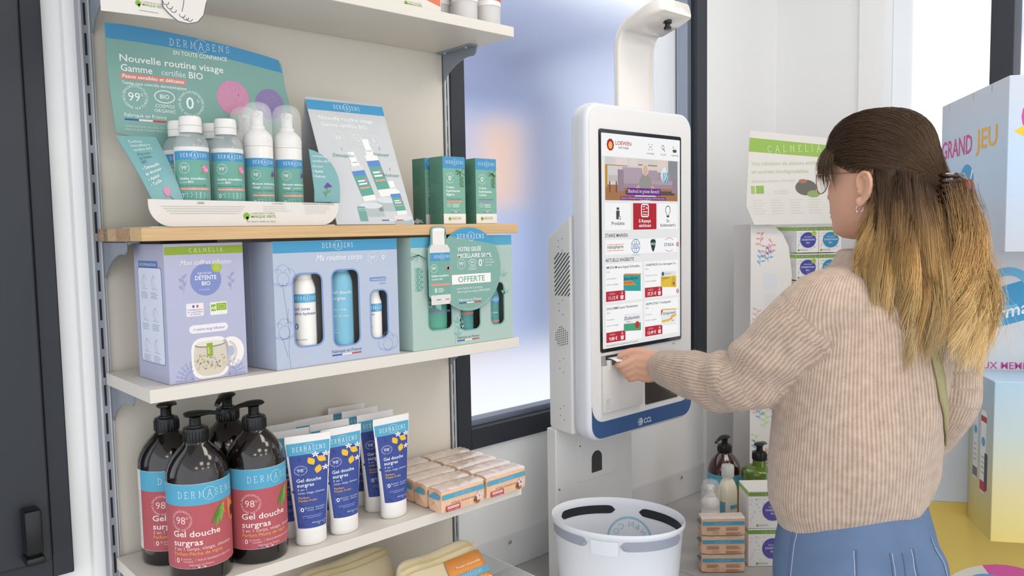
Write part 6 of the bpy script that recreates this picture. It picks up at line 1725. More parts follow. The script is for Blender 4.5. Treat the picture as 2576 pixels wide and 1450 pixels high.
jc = coords(jn); bv_jn = BVHTree.FromPolygons([tuple(v) for v in jc], [tuple(p_.vertices) for p_ in jn.polygons])
M_jean = mat('blue_denim', '#667b9b', rough=.85, spec=.15, var=.20, vscale=14, bump=.35, bscale=1400)
jeans = put('jeans', jn, M_jean)
M_seam = mat('denim_seam', '#b3c1d3', rough=.8, var=.15, vscale=400); M_seamd = mat('denim_dark_seam', '#56688a', rough=.8, var=.3, vscale=300)
def snapped(bv, pts, off, dense=8):
    P = [Vector(p_) for p_ in pts]; out = []
    for i in range(len(P)-1):
        for j in range(dense): out.append(P[i].lerp(P[i+1], j/dense))
    out.append(P[-1]); res = []
    for q in out:
        l, n, i_, d = bv.find_nearest(q); res.append(l + n*off)
    return res
def JB(lx, ly, z): return Vector((1.13,-.51,0)) + RB*lx + FB*ly + UZ*z
def seam(pts, m, r=.0016, nm='seam'):
    a = MB(); a.tube([tuple(q-PO) for q in snapped(bv_jn, pts, r*.2)], r, 6); obj(nm, a, m, jeans, smooth=True)
for s_ in (-1, 1):                                   # back pockets and side seams
    for dx in (0, .006):
        seam([JB(s_*(.026+dx),-.17,.925), JB(s_*(.026+dx),-.18,.89), JB(s_*(.030+dx),-.18,.83)], M_seam if dx == 0 else M_seamd, .0007 if dx == 0 else .0014)
        seam([JB(s_*(.104-dx),-.13,.925), JB(s_*(.112-dx),-.14,.89), JB(s_*(.108-dx),-.14,.83)], M_seam if dx == 0 else M_seamd, .0007 if dx == 0 else .0014)
    seam([JB(s_*.030,-.18,.83), JB(s_*.070,-.20,.805), JB(s_*.108,-.14,.83)], M_seam, .0008)
    seam([JB(s_*.17,-.01,.95), JB(s_*.20,-.01,.84), JB(s_*.195,-.01,.70), JB(s_*.18,0,.55)], M_seamd, .0013)
    seam([JB(s_*.17,-.02,.95), JB(s_*.20,-.02,.84), JB(s_*.195,-.02,.70), JB(s_*.18,-.012,.55)], M_seam, .0007)
seam([JB(0,-.17,.92), JB(0,-.19,.85), JB(0,-.19,.76)], M_seamd, .0014)
# --- shoes
for s_ in (-1, 1):
    a = MB(); rings = []
    for y, w, h in ((-.085,.020,.040), (-.075,.032,.062), (-.03,.037,.085), (.02,.036,.075), (.07,.042,.052), (.12,.043,.042), (.155,.034,.034), (.172,.016,.022)):
        c_ = Vector((1.131,-.507,0)) + RB*(s_*.095) + FB*(y+.01) - PO
        rings.append([tuple(c_ + RB*(w*cos(t)) + UZ*(h/2+.004+h/2*sin(t))) for t in [2*pi*i/20 for i in range(20)]])
    a.rings(rings); obj('shoe', a, mat('white_sneaker', '#d9d6d1', rough=.6), pw, smooth=True)

# --- skin: one continuous body (head, neck, trunk, arms, hand, legs)
HEAD = np.array([  # z, front, back, half width
 (.1105,-.006,-.014,.004),(.108,.014,-.040,.024),(.102,.036,-.060,.042),(.092,.056,-.077,.056),(.079,.070,-.088,.065),(.063,.081,-.095,.0715),(.045,.0875,-.0985,.0750),(.028,.0905,-.099,.0765),(.012,.0880,-.097,.0765),
 (-.004,.0870,-.095,.0757),(-.020,.0875,-.092,.0745),(-.036,.0885,-.088,.0728),(-.050,.0885,-.083,.0705),(-.064,.0885,-.076,.0670),(-.078,.0868,-.067,.0625),(-.092,.0865,-.055,.0550),(-.104,.0855,-.038,.0450),(-.113,.0800,-.020,.0340),(-.119,.068,-.002,.0210),(-.1215,.048,.020,.006)])
zz = np.linspace(.1104, -.1214, 72); hf, hb_, hwid = [np.interp(zz, HEAD[::-1, 0], HEAD[::-1, k]) for k in (1, 2, 3)]
for arr in (hf, hb_, hwid): arr[2:-2] = (arr[:-4]+arr[1:-3]*2+arr[2:-2]*3+arr[3:-1]*2+arr[4:])/9
mb = MB(); rings = []
for k, z_ in enumerate(zz):
    ring = []; yc = -.004 if hf[k] > .02 else (hf[k]+hb_[k])/2
    for i in range(88):
        t = 2*pi*i/88; c_, s_ = cos(t), sin(t)
        x = hwid[k]*math.copysign(abs(c_)**.92, c_); y = yc + ((hf[k]-yc)*abs(s_)**.96 if s_ > 0 else -(yc-hb_[k])*abs(s_))
        if s_ > 0:
            g = lambda cx, cz, sx, sz: math.exp(-((x-cx)/sx)**2-((z_-cz)/sz)**2)
            y += .007*g(0,.004,.009,.014) + .010*g(0,-.016,.0095,.014) + .015*g(0,-.034,.0115,.0095) + .006*g(0,-.042,.017,.007)
            y += .0050*g(0,-.0655,.020,.0050) + .0050*g(0,-.0765,.018,.0052) - .0030*g(0,-.0710,.022,.0022) - .003*g(0,-.086,.02,.005) + .005*g(0,-.103,.018,.010)
            y += -.009*(g(.031,.004,.015,.011)+g(-.031,.004,.015,.011)) + .003*(g(.03,.024,.022,.007)+g(-.03,.024,.022,.007)) + .004*(g(.044,-.026,.018,.016)+g(-.044,-.026,.018,.016))
        ring.append(tuple(hp(x, y, z_)))
    rings.append(ring)
mb.rings(rings)
def HPt(x, y, z, r): q = hp(x, y, z); return (q.x, q.y, q.z, r)
limb(mb, [(1.203,-.520,1.36,.066), (1.201,-.520,1.42,.058), HPt(0,-.030,-.135,.053), HPt(0,-.026,-.085,.053), HPt(0,-.022,-.04,.052)])
# ears
for s_ in (-1, 1):
    ex = s_*.0765
    def ear(u, v, o): return hp(ex + s_*(.002+o+max(0, -u)*.30), -.019+u*.95, -.026+v*.95)   # u forward(+)/back(-), v up
    pts = [(.008,.002),(.010,.016),(.006,.027),(-.004,.032),(-.015,.029),(-.0215,.018),(-.0225,.004),(-.018,-.010),(-.010,-.020),(-.003,-.027),(.003,-.031),(.0075,-.026),(.0065,-.017)]
    mb.tube([tuple(ear(u, v, .006)) for u, v in pts], [.0030,.0036,.0038,.0040,.0041,.0041,.0039,.0037,.0040,.0052,.0060,.0052,.0036], 10)
    b_ = bmesh.new(); bmesh.ops.create_icosphere(b_, subdivisions=3, radius=1.0)
    for v in b_.verts: v.co = ear(-.007+v.co.x*.0165, .002+v.co.y*.027, .0005+v.co.z*.0034)
    mb.bm(b_)
    mb.tube([tuple(ear(u, v, .0065)) for u, v in ((-.004,.022),(-.012,.016),(-.0145,.004),(-.010,-.008),(-.003,-.014))], [.0022,.0028,.003,.0028,.0024], 8)
    b_ = bmesh.new(); bmesh.ops.create_icosphere(b_, subdivisions=2, radius=.0048, matrix=Matrix.Translation(ear(.007,-.006,.004))); mb.bm(b_)
# trunk and legs (under the clothes)
mb.rings([ell_ring((x,y), w*.80, d*.78, z_) for z_, x, y, w, d in TORSO[:-2]] )
mb.rings([ell_ring((x,y), w*.82, d*.80, z_) for z_, x, y, w, d in reversed(HIP)])
for s_ in (-1, 1):
    def J(x, y, z): q = Vector((1.131,-.507,0)) + RB*(s_*x) + FB*y; return (q.x, q.y, z)
    limb(mb, [(*J(.074,-.012,.84),.066), (*J(.080,-.006,.72),.064), (*J(.088,.012,.60),.056), (*J(.094,.020,.48),.053), (*J(.095,.006,.36),.047), (*J(.095,-.006,.24),.040), (*J(.095,-.010,.075),.033)])
    limb(mb, [(*J(.095,-.030,.045),.026), (*J(.095,.04,.036),.025), (*J(.095,.11,.028),.020)], 12)
limb(mb, [(x, y, z_, r*.66) for x, y, z_, r in SR]); limb(mb, [(x, y, z_, r*.66) for x, y, z_, r in SL[:-1]] + [(1.046,-.120,1.186,.0275), (1.052,-.092,1.190,.0265)])
limb(mb, [(1.350,-.495,.990,.026), (1.352,-.470,.965,.029), (1.354,-.452,.930,.026)], 12)
for k in range(4): limb(mb, [(1.352+.012*(k-1.5),-.455+.010*(1.5-k),.925,.0095), (1.352+.012*(k-1.5),-.440+.010*(1.5-k),.885,.0088), (1.352+.012*(k-1.5),-.442+.008*(1.5-k),.860-.004*(k % 3),.0078)], 10, 3)
limb(mb, [(1.338,-.452,.955,.0105), (1.326,-.436,.925,.0095), (1.324,-.428,.900,.0082)], 10, 3)
# left hand: back of the hand towards us, thumb on top, index and thumb pinch the paper
limb(mb, [(1.050,-.096,1.198,.0195), (1.038,-.074,1.201,.0158), (1.026,-.055,1.203,.0112)], 16)
limb(mb, [(1.051,-.096,1.189,.0215), (1.040,-.074,1.189,.0185), (1.027,-.052,1.192,.0125)], 16)
limb(mb, [(1.052,-.096,1.180,.0205), (1.042,-.074,1.175,.0180), (1.030,-.053,1.177,.0125)], 16)
limb(mb, [(1.053,-.096,1.172,.0165), (1.045,-.074,1.163,.0155), (1.035,-.055,1.164,.0115)], 16)
limb(mb, [(1.026,-.055,1.203,.0108), (1.009,-.040,1.193,.0092), (1.000,-.030,1.1885,.0083), (1.003,-.0205,1.1885,.0070)], 12, 4)
limb(mb, [(1.027,-.054,1.190,.0112), (1.012,-.038,1.180,.0092), (1.015,-.026,1.175,.0082), (1.030,-.026,1.175,.0074)], 12, 4)
limb(mb, [(1.031,-.055,1.177,.0108), (1.019,-.041,1.168,.0090), (1.023,-.029,1.163,.0080), (1.038,-.030,1.164,.0072)], 12, 4)
limb(mb, [(1.036,-.057,1.164,.0098), (1.027,-.045,1.157,.0082), (1.032,-.034,1.153,.0073), (1.045,-.036,1.155,.0066)], 12, 4)
limb(mb, [(1.050,-.090,1.206,.0150), (1.037,-.066,1.217,.0112), (1.024,-.045,1.2185,.0088), (1.014,-.031,1.2130,.0080), (1.0085,-.0225,1.2075,.0064)], 12, 4)
bd = fuse(mb, .0027, 2, .5)
M_skin = mat('skin', '#d4a48b', rough=.5, spec=.3, var=.05, vscale=30, sss=.12, bump=.06, bscale=900)
put('body', bd, M_skin)
# face details: eyes, brows, lips
for s_ in (-1, 1):
    a = MB(); b_ = bmesh.new(); bmesh.ops.create_uvsphere(b_, u_segments=20, v_segments=12, radius=.0118, matrix=Matrix.Translation(hp(s_*.031,.0735,.004)-PO)); a.bm(b_)
    e_ = obj('eye', a, mat('eye_white', '#e8e4e0', rough=.1), pw, smooth=True)
    a = MB(); b_ = bmesh.new(); bmesh.ops.create_uvsphere(b_, u_segments=16, v_segments=10, radius=.0058, matrix=Matrix.Translation(hp(s_*.0310,.0805,.004)-PO)); a.bm(b_); obj('iris', a, mat('iris_brown', '#3a2a20', rough=.1), e_, smooth=True)
    a = MB(); a.tube([tuple(hp(s_*x, y, z_)-PO) for x, y, z_ in ((.018,.083,.004),(.024,.0865,.009),(.031,.0875,.0105),(.038,.0850,.009),(.0445,.0795,.004))], [.0008,.0014,.0016,.0015,.0009], 6); obj('eyelid', a, mat('lash_dark', '#33261f', rough=.6), e_, smooth=True)
    a = MB(); a.tube([tuple(hp(s_*x, y, z_)-PO) for x, y, z_ in ((.014,.0935,.022),(.026,.0950,.026),(.038,.0905,.027),(.050,.0800,.021))], [.0014,.0022,.0020,.0010], 6); obj('eyebrow', a, mat('brow_brown', '#5a4536', rough=.8), pw, smooth=True)
a = MB()
a.tube([tuple(hp(x, y, z_)-PO) for x, y, z_ in ((-.024,.0800,-.0705),(-.012,.0895,-.0672),(0,.0930,-.0670),(.012,.0895,-.0672),(.024,.0800,-.0705))], [.0010,.0030,.0034,.0030,.0010], 8)
a.tube([tuple(hp(x, y, z_)-PO) for x, y, z_ in ((-.022,.0800,-.0722),(-.011,.0885,-.0762),(0,.0918,-.0770),(.011,.0885,-.0762),(.022,.0800,-.0722))], [.0010,.0032,.0038,.0032,.0010], 8)
obj('lips', a, mat('lip_pink', '#c98a80', rough=.4), pw, smooth=True)

# --- glasses, earring
M_gold = mat('rose_gold_wire', '#b08a6c', rough=.25, metal=.8, var=0)
gl = MB()
a = MB()
for s_ in (-1, 1):
    a.tube([tuple(hp(s_*(.0345+.0265*cos(t)), .1000-.006*abs(cos(t))*(1 if cos(t) > 0 else 0)-.10*(.0265*cos(t) if cos(t) > 0 else 0), -.004+.0255*sin(t))-PO) for t in [2*pi*i/32 for i in range(32)]], .0010, 6, closed=True)
gfr = obj('glasses_frame', a, M_gold, pw, smooth=True)
a = MB(); a.tube([tuple(hp(x, y, z_)-PO) for x, y, z_ in ((-.0085,.0998,.004),(-.004,.1035,.007),(0,.1045,.008),(.004,.1035,.007),(.0085,.0998,.004))], .0010, 6); obj('bridge', a, M_gold, gfr, smooth=True)
for s_ in (-1, 1):
    a = MB(); a.tube([tuple(hp(s_*x, y, z_)-PO) for x, y, z_ in ((.0600,.0915,.004),(.0660,.0880,.006),(.0720,.072,.007),(.0775,.035,.006),(.0790,.0,.005),(.0800,-.018,.004),(.0815,-.036,-.010),(.0810,-.042,-.024))], .0009, 6); obj('temple_arm', a, M_gold, gfr, smooth=True)
    a = MB(); n_ = 24; v = [tuple(hp(s_*(.0345+.0260*cos(t)), .0995-.006*max(0, cos(t))-.0026*max(0, cos(t)), -.004+.0250*sin(t))-PO) for t in [2*pi*i/n_ for i in range(n_)]]
    a.add(v, [tuple(range(n_))]); obj('lens', a, mat('spectacle_lens', '#eef4f2', rough=.03, alpha=.16, spec=.8, var=0), gfr, fix=False)
a = MB(); a.tube([tuple(hp(-.0860+.002*sin(t), -.0165+.0070*cos(t), -.0625+.0075*sin(t))-PO) for t in [2*pi*i/24 for i in range(24)]], .0011, 6, closed=True); obj('earring', a, mat('silver_hoop', '#b9b3aa', rough=.2, metal=.9, var=0), pw, smooth=True)

# --- bag strap across the back
def SB(la, de, z): return Vector((1.165,-.508,0)) + RB*la + FB*de + UZ*z
st = [SB(.060,.06,1.44), SB(.062,-.03,1.42), SB(.052,-.13,1.34), SB(.060,-.15,1.26), SB(.078,-.15,1.18), SB(.110,-.13,1.12), SB(.150,-.09,1.08)]
ps = snapped(bv_sw, st, .0035, 6)
a = MB(); vs = []
for i, q in enumerate(ps):
    l, n_, k_, d_ = bv_sw.find_nearest(q); t_ = (ps[min(i+1, len(ps)-1)]-ps[max(i-1, 0)]).normalized(); sd = t_.cross(n_).normalized()*.0125
    for sgn in (-1, 1): vs.append(tuple(q+sd*sgn+n_*.001-PO))
a.add(vs, [(2*i, 2*i+1, 2*i+3, 2*i+2) for i in range(len(ps)-1)])
sto = obj('bag_strap', a, mat('olive_strap', '#a39a72', rough=.7, var=.08, vscale=120), pw, smooth=True, fix=False); so = sto.modifiers.new('thick', 'SOLIDIFY'); so.thickness = .003

# --- receipt held between thumb and index
a = MB(); vs = []; fs = []
for j in range(9):
    t_ = j/8
    for i in range(7):
        x = .986 + .070*i/6
        vs.append((x - 1.01, -.0040 - .030*t_ + .0010*sin(i*1.1)*t_, 1.2035 + .002*sin(pi*t_) - .0055*t_ - .001*(i/6)*t_))
for j in range(8):
    for i in range(6): k = j*7+i; fs.append((k, k+1, k+8, k+7))
a.add(vs, fs); rc_ = obj('receipt', a, mat('receipt_paper', '#ece8e6', rough=.6, var=.01), None, smooth=True, fix=False); rc_.location = (1.01, 0, 0)
so = rc_.modifiers.new('thick', 'SOLIDIFY'); so.thickness = .0002
tag(rc_, 'small white paper receipt coming out of the printer slot, held by fingertips', 'receipt')

# --- hair : a soft base mass and many fine strands, brown at the root and blond at the tips
def hair_mat():
    m = mat('hair', '#6a5240', rough=.38, spec=.35)
    nt = m.node_tree; b = nt.nodes['Principled BSDF']
    a1 = nt.nodes.new('ShaderNodeAttribute'); a1.attribute_name = 'along'
    a2 = nt.nodes.new('ShaderNodeAttribute'); a2.attribute_name = 'tone'
    rp = nt.nodes.new('ShaderNodeValToRGB'); el = rp.color_ramp.elements
    el[0].position, el[0].color = 0.0, (*lin('#4a392d'), 1); el[1].position, el[1].color = 1.0, (*lin('#f6d9a4'), 1)
    for q_, c in ((.26, '#644c38'), (.42, '#9a7854'), (.60, '#d0a76c'), (.80, '#e8c384')): e = el.new(q_); e.color = (*lin(c), 1)
    nt.links.new(a1.outputs['Fac'], rp.inputs[0])
    mx = nt.nodes.new('ShaderNodeMix'); mx.data_type = 'RGBA'; mx.blend_type = 'MULTIPLY'; mx.inputs[0].default_value = 1.0
    cb = nt.nodes.new('ShaderNodeCombineColor')
    for k in range(3): nt.links.new(a2.outputs['Fac'], cb.inputs[k])
    nt.links.new(rp.outputs[0], mx.inputs[6]); nt.links.new(cb.outputs[0], mx.inputs[7]); nt.links.new(mx.outputs[2], b.inputs['Base Color'])
    b.inputs['Anisotropic'].default_value = .5
    return m
M_hair = hair_mat()
def skull(d):
    """radius of the scalp from a point near the head centre, along unit vectors d (n,3)"""
    h = (d[:, 0]/.0775)**2 + (d[:, 1]/np.where(d[:, 1] > 0, .091, .099))**2
    return 1/((h**1.4 + np.abs(d[:, 2]/.1090)**2.8)**(1/2.8))
def unit(v): return v/np.linalg.norm(v, axis=-1, keepdims=True)
def slerp(a, b, t):
    om = np.arccos(np.clip((a*b).sum(-1), -1, 1))[:, None]; so = np.sin(om)+1e-9
    return (np.sin((1-t)*om)*a + np.sin(t*om)*b)/so
RG = np.random.default_rng(11)
STR = []                                            # (paths (n,k,3) local, along (n,k), tone (n), radius)
CL = np.array([.012, -.138, -.030])                 # clip
K = 24
def wave(n, amp, cyc):
    t = np.linspace(0, 1, K)[None, :]; ph = RG.uniform(0, 6.3, (n, 1)); c = RG.uniform(cyc[0], cyc[1], (n, 1)); a = RG.uniform(amp[0], amp[1], (n, 1))
    return a*np.sin(2*pi*c*t+ph), a*np.sin(2*pi*c*t+ph+1.6)
def clump(n, g):                                    # shared waves for groups of strands
    return RG.integers(0, g, n)
# A: combed back from the hairline to the clip
n = 5000; K = 17; tt_ = np.linspace(0, 1, K)
th = RG.uniform(-pi, pi, n); el_ = np.arcsin(RG.uniform(.02, .998, n))     # th = 0 is the front
d0 = unit(np.stack([np.sin(th)*np.cos(el_), np.cos(th)*np.cos(el_), np.sin(el_)], 1))
d0[:, 2] = np.maximum(d0[:, 2], .03+.36*np.clip(d0[:, 1]*1.3, 0, 1)); d0 = unit(d0)
dC = unit(np.repeat(CL[None], n, 0) + RG.normal(0, .010, (n, 3)))
lift = RG.uniform(.004, .014, n)
pa = np.zeros((n, K, 3)); mid = unit(np.stack([d0[:, 0]*1.05, .25*d0[:, 1]-.30, np.maximum(d0[:, 2], .30)+.30*(1-np.abs(d0[:, 0]))], 1))*1.15
for i, t in enumerate(tt_):
    d = unit((1-t)**2*d0 + 2*t*(1-t)*mid + t*t*dC); r = skull(d) + lift*min(1, t*5+.25) + .006*sin(pi*t)*np.clip(d[:, 2], 0, 1)
    pa[:, i] = d*r[:, None]
endd = np.linalg.norm(CL); pa[:, -5:] = pa[:, -5:]*(1-np.linspace(0, .85, 5))[None, :, None] + (CL[None, None]*np.ones((n, 5, 1)) + RG.normal(0, .007, (n, 1, 3)))*np.linspace(0, .85, 5)[None, :, None]
w1, w2 = wave(n, (0, .0012), (1, 3)); pa[:, :, 0] += w1; pa[:, :, 2] += w2
STR.append((pa, np.repeat((.02+.26*tt_)[None], n, 0)+RG.uniform(-.03, .05, (n, 1)), RG.uniform(.80, 1.18, n), .00030))
K = 19; tt_ = np.linspace(0, 1, K)
# B: the gathered tail below the clip
n = 3100; g = clump(n, 26); gx = RG.uniform(-1, 1, 26); gy = RG.uniform(-1, 1, 26); gp = RG.uniform(0, 6.3, 26)
t = tt_[None, :]; s0 = CL[None] + RG.normal(0, 1, (n, 3))*np.array([.012, .008, .008])
L_ = (RG.uniform(.22, .315, n) + RG.normal(0, .015, 26)[g])[:, None]; gt = RG.uniform(.7, 1.35, 26)[g]
pa = np.zeros((n, K, 3))
pa[:, :, 0] = s0[:, :1] + (.020+gx[g][:, None]*.072)*t**.8 + .019*np.sin(10.5*t+gp[g][:, None])*t
pa[:, :, 1] = s0[:, 1:2] - .006 - .026*np.sin(np.minimum(1, t*2)*pi/2) - .012*gy[g][:, None]*t + .017*np.sin(11*t+gp[g][:, None]+1)*t + .030*np.clip(t-.82, 0, 1)
pa[:, :, 2] = s0[:, 2:3] - L_*t
def pull(pa, g, ng, f):
    tc = np.linspace(0, 1, pa.shape[1])[None, :, None]**.8
    cnt = np.maximum(1, np.bincount(g, minlength=ng))
    mean = np.stack([np.stack([np.bincount(g, pa[:, k, a], ng)/cnt for a in range(3)], -1) for k in range(pa.shape[1])], 1)
    w = np.where(RG.random((len(pa), 1, 1)) < .22, .25, 1.0)
    return mean[g] + (pa-mean[g])*(1-f*w*tc)
pa += RG.normal(0, 1, (n, 1, 3))*np.array([.006, .005, .004])*t[:, :, None]
pa = pull(pa, g, 26, .62)
STR.append((pa, .30+.70*(t*L_/.31)**.8 + RG.uniform(-.06, .08, (n, 1)), gt*RG.uniform(.85, 1.15, n), .00030))
# C: loose hair from sides and nape
n = 8200; th = RG.uniform(1.86, 2*pi-1.86, n); el_ = RG.uniform(-.42, .40, n); lo_ = np.where(el_ > -.30, 2.06, 1.86); th = np.clip(th, lo_, 2*pi-lo_)+RG.uniform(-.03, .03, n); g = np.clip(((th-1.86)/(2*pi-3.72)*30+RG.normal(0, .35, n)).astype(int), 0, 29)*2 + (el_ > .1)
d0 = unit(np.stack([np.sin(th)*np.cos(el_), np.cos(th)*np.cos(el_), np.sin(el_)], 1)); r0 = skull(d0)+RG.uniform(-.002, .004, n)
p0_ = d0*r0[:, None]
L_ = (RG.uniform(.268, .372, n) + RG.normal(0, .018, 60)[g] + p0_[:, 2])[:, None]
side_ = p0_[:, 0:1]; backn = -p0_[:, 1:2]
gp = RG.uniform(0, 6.3, 60)[g][:, None]; ga = RG.uniform(.009, .020, 60)[g][:, None]; gc = RG.uniform(6, 10.5, 60)[g][:, None]; go = RG.normal(0, .014, 60)[g][:, None]; gt = RG.uniform(.66, 1.25, 60)[g]; gs = RG.normal(0, .09, 60)[g][:, None]
zt = p0_[:, 2:3] - L_*t
down = np.clip((-.02-zt)/.22, 0, 1)
out = .012*np.sin(np.minimum(1, t*6)*pi/2)
pa = np.zeros((n, K, 3))
pa[:, :, 0] = side_*(1+.16*np.minimum(1, t*5)) + np.sign(side_)*.004*np.sin(pi*t) + side_*.22*down + .022*down + go*t + ga*np.sin(gc*t+gp)*np.minimum(1, t*1.6)
ytar = -.128 - .030*(1-(side_/.09)**2) + .040*np.clip(np.abs(side_)/.085-.55, 0, 1) + .125*np.clip(-side_/.08-.35, 0, 1)
pa[:, :, 1] = p0_[:, 1:2]*(1-down) + ytar*down + (p0_[:, 1:2] < -.03)*(-out) + ga*np.sin(gc*t+gp+1.4)*t
pa[:, :, 2] = zt + .018*np.clip(t-.88, 0, 1)*5
pa += RG.normal(0, 1, (n, 1, 3))*np.array([.0050, .0050, .003])*t[:, :, None]
pa = pull(pa, g, 60, .55)
STR.append((pa, np.clip(.06+.98*np.clip(-zt/.30, 0, 1)**.85, 0, 1) + RG.uniform(-.08, .08, (n, 1)) + gs*np.minimum(1, t*2), gt*RG.uniform(.85, 1.15, n), .00030))
# C2: the lock falling in front of the left shoulder
n = 1000; g = clump(n, 9); gp = RG.uniform(0, 6.3, 9)[g][:, None]; gx = RG.uniform(-1, 1, 9)[g][:, None]; gy = RG.uniform(-1, 1, 9)[g][:, None]; gL = RG.normal(0, .02, 9)[g][:, None]
th = -RG.uniform(2.00, 2.35, n); el_ = RG.uniform(-.38, .05, n)
d0 = unit(np.stack([np.sin(th)*np.cos(el_), np.cos(th)*np.cos(el_), np.sin(el_)], 1)); p0_ = d0*(skull(d0)+.003)[:, None]
L_ = RG.uniform(.20, .27, n)[:, None] + gL + p0_[:, 2:3]
pa = np.zeros((n, K, 3)); q_ = np.minimum(1, t*1.8)
pa[:, :, 0] = p0_[:, :1] + (-.094+.010*gx-p0_[:, :1])*q_ + .010*np.sin(8*t+gp)*q_
pa[:, :, 1] = p0_[:, 1:2] + (-.040+.022*gy-p0_[:, 1:2])*q_ - .055*np.clip(t-.55, 0, 1) + .011*np.sin(8.5*t+gp+1.3)*q_
pa[:, :, 2] = p0_[:, 2:3] - L_*t
pa += RG.normal(0, 1, (n, 1, 3))*np.array([.0050, .0060, .003])*t[:, :, None]
pa = pull(pa, g, 9, .5)
STR.append((pa, np.clip(.10+1.05*np.clip(-pa[:, :, 2]/.27, 0, 1)**.8, 0, 1)+RG.uniform(-.08, .08, (n, 1)), RG.uniform(.75, 1.2, n), .00030))
# D: fringe over the forehead and the wisp in front of the ear
n = 1100; th = RG.uniform(-1.10, 1.0, n)
d0 = unit(np.stack([np.sin(th)*.62, np.cos(th)*.62, np.full(n, .78)], 1)); p0_ = d0*(skull(d0)+RG.uniform(.004, .012, n))[:, None]
endz = np.where(np.abs(th) > .75, RG.uniform(-.030, .012, n), RG.uniform(-.004, .020, n))
dE = unit(np.stack([np.sin(th*1.1), np.cos(th*1.1), np.zeros(n)], 1))
pa = np.zeros((n, K, 3))
for i, tv in enumerate(tt_):
    zc = p0_[:, 2]*(1-tv) + endz*tv
    rr_ = np.sqrt(np.clip(1-(np.minimum(zc, .1)/.1180)**2, .2, 1)); w = np.stack([np.sin(th*(1+.15*tv))*.0795*rr_, np.cos(th*(1+.15*tv))*.0975*rr_, zc], 1)
    w[:, :2] *= (1 + .13*sin(pi*min(1, tv*1.1)*.75) + .05*tv)
    pa[:, i] = p0_*(1-min(1, tv*3)) + w*min(1, tv*3)
pa += RG.normal(0, 1, (n, 1, 3))*.0030*t[:, :, None]
STR.append((pa, np.repeat((.05+.25*tt_)[None], n, 0), RG.uniform(.80, 1.2, n), .00030))
# E: fly-away hairs
n = 130; i_ = RG.integers(0, 8200, n); fw = STR[2][0][i_].copy(); t = tt_[None, :]; fw[:, :, 0] += RG.normal(0, .022, (n, 1))*t**1.5; fw[:, :, 1] += RG.normal(-.008, .022, (n, 1))*t**1.5
STR.append((fw, STR[2][1][i_], RG.uniform(.9, 1.3, n), .00028))

V_all, F_all, A_all, T_all = [], [], [], []; base = 0
RM = np.array([[RH.x, FH.x, 0], [RH.y, FH.y, 0], [0, 0, 1.0]])
for pa, al, tone, rad in STR:
    n, k, _ = pa.shape
    W = pa@RM.T + np.array(HC) - np.array(PO)
    tg = np.gradient(W, axis=1); tg = unit(tg + 1e-9)
    up_ = np.array([.31, .17, .93]); e1 = unit(np.cross(tg, up_)+1e-7); e2 = np.cross(tg, e1)
    prof = rad*np.clip(np.minimum(1, (1-np.linspace(0, 1, k))*5), .25, 1)[None, :, None]
    ring = np.stack([W + prof*(e1*cos(2*pi*j/3)+e2*sin(2*pi*j/3)) for j in range(3)], 2)      # n,k,3,3
    V_all.append(ring.reshape(-1, 3))
    ii = np.arange(n)[:, None, None]*k*3 + np.arange(k-1)[None, :, None]*3; j = np.arange(3)[None, None, :]; j2 = (j+1) % 3
    F_all.append(np.stack([ii+j, ii+j2, ii+3+j2, ii+3+j], -1).reshape(-1, 4) + base)
    A_all.append(np.repeat(np.clip(np.broadcast_to(al, (n, k)), 0, 1).reshape(-1), 3)); T_all.append(np.repeat(np.repeat(tone, k), 3)); base += n*k*3
V_all = np.concatenate(V_all).astype(np.float32); F_all = np.concatenate(F_all).astype(np.int32)
me = bpy.data.meshes.new('hair_strands'); me.vertices.add(len(V_all)); me.vertices.foreach_set('co', V_all.ravel())
me.loops.add(F_all.size); me.loops.foreach_set('vertex_index', F_all.ravel()); me.polygons.add(len(F_all))
me.polygons.foreach_set('loop_start', np.arange(0, F_all.size, 4, dtype=np.int32)); me.polygons.foreach_set('loop_total', np.full(len(F_all), 4, dtype=np.int32))
me.polygons.foreach_set('use_smooth', np.ones(len(F_all), dtype=bool)); me.update(calc_edges=True)
for nm, arr in (('along', A_all), ('tone', T_all)):
    q = me.attributes.new(nm, 'FLOAT', 'POINT'); q.data.foreach_set('value', np.concatenate(arr).astype(np.float32))
me.materials.append(M_hair)
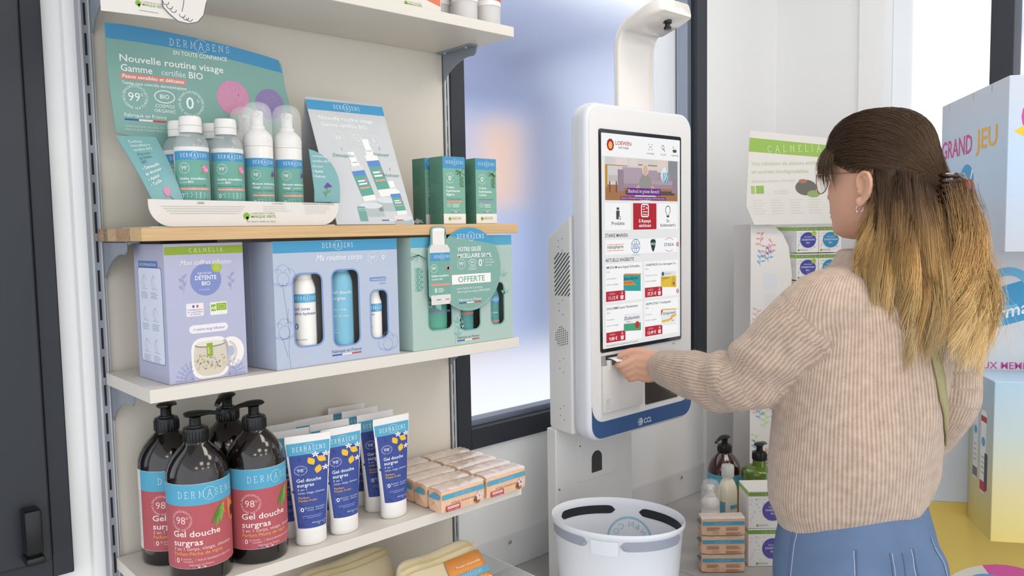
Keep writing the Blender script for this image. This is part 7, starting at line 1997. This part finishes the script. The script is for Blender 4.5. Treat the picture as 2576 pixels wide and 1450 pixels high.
# soft base mass under the strands
mb = MB(); rings = []
for z_, yc, w, d in ((.1115,-.012,.02,.03),(.106,-.012,.038,.045),(.094,-.010,.054,.066),(.078,-.010,.065,.079),(.06,-.012,.071,.084),(.045,-.020,.0745,.080),(.03,-.038,.077,.066),(.01,-.050,.0765,.053),(-.02,-.053,.074,.049),(-.05,-.056,.072,.046),(-.08,-.062,.072,.043),(-.11,-.073,.074,.042),(-.15,-.088,.072,.028),(-.20,-.106,.070,.016),(-.23,-.112,.055,.008)):
    sh = .020*min(1, max(0, (-.05-z_)/.2))
    rings.append([tuple(hp(sh + w*cos(t_), yc + d*sin(t_), z_)) for t_ in [2*pi*i/40 for i in range(40)]])
mb.rings(rings); hb = fuse(mb, .006, 4, .5)
lc = (coords(hb)-np.array(HC))@RM
q = hb.attributes.new('along', 'FLOAT', 'POINT'); q.data.foreach_set('value', np.clip(.10+.85*np.clip(-lc[:, 2]/.30, 0, 1), 0, 1).astype(np.float32))
q = hb.attributes.new('tone', 'FLOAT', 'POINT'); q.data.foreach_set('value', (.50+.16*np.sin(lc[:, 0]*420+np.sin(lc[:, 2]*40)*2)).astype(np.float32))
hair = put('hair', hb, M_hair)
ho = bpy.data.objects.new('hair_strands', me); COL.objects.link(ho); ho.parent = hair; ho['kind'] = 'stuff'
# --- tortoiseshell claw clip
M_tort = mat('tortoiseshell', '#2e150b', rough=.12, coat=.6, var=.75, vscale=90); M_amber = mat('amber_tortoiseshell', '#6b3414', rough=.12, coat=.6, var=.6, vscale=70)
a = MB()
def cp(x, y, z): return tuple(hp(CL[0]+x*.70, CL[1]+y*.72+.008, CL[2]+z*.80) - PO)
a.tube([cp(0,-.022,.030), cp(0,-.028,.015), cp(0,-.030,0), cp(0,-.028,-.015), cp(0,-.022,-.030)], [.004,.0065,.0075,.0065,.004], 10)
clip = obj('hair_clip', a, M_tort, pw, smooth=True)
for s_ in (-1, 1):
    for k in range(6):
        zz_ = -.028+.0112*k
        a = MB(); a.tube([cp(s_*.002,-.027,zz_*.8), cp(s_*.018,-.026,zz_), cp(s_*.030,-.010,zz_*1.05), cp(s_*.031,.010,zz_*1.05), cp(s_*.024,.026,zz_)], [.0040,.0048,.0045,.0034,.0016], 8); obj('claw_tooth', a, M_tort, clip, smooth=True)
    a = MB(); b_ = bmesh.new(); bmesh.ops.create_uvsphere(b_, u_segments=20, v_segments=12, radius=1)
    for v in b_.verts: v.co = Vector(cp(s_*.009+v.co.x*.0065, -.044+v.co.y*.012, .004+v.co.z*.017))
    a.bm(b_); obj('clip_wing', a, M_amber, clip, smooth=True)
a = MB(); a.tube([cp(0,-.030,.004), cp(0,-.042,.004)], .0065, 10); obj('spring_barrel', a, M_tort, clip, smooth=True)
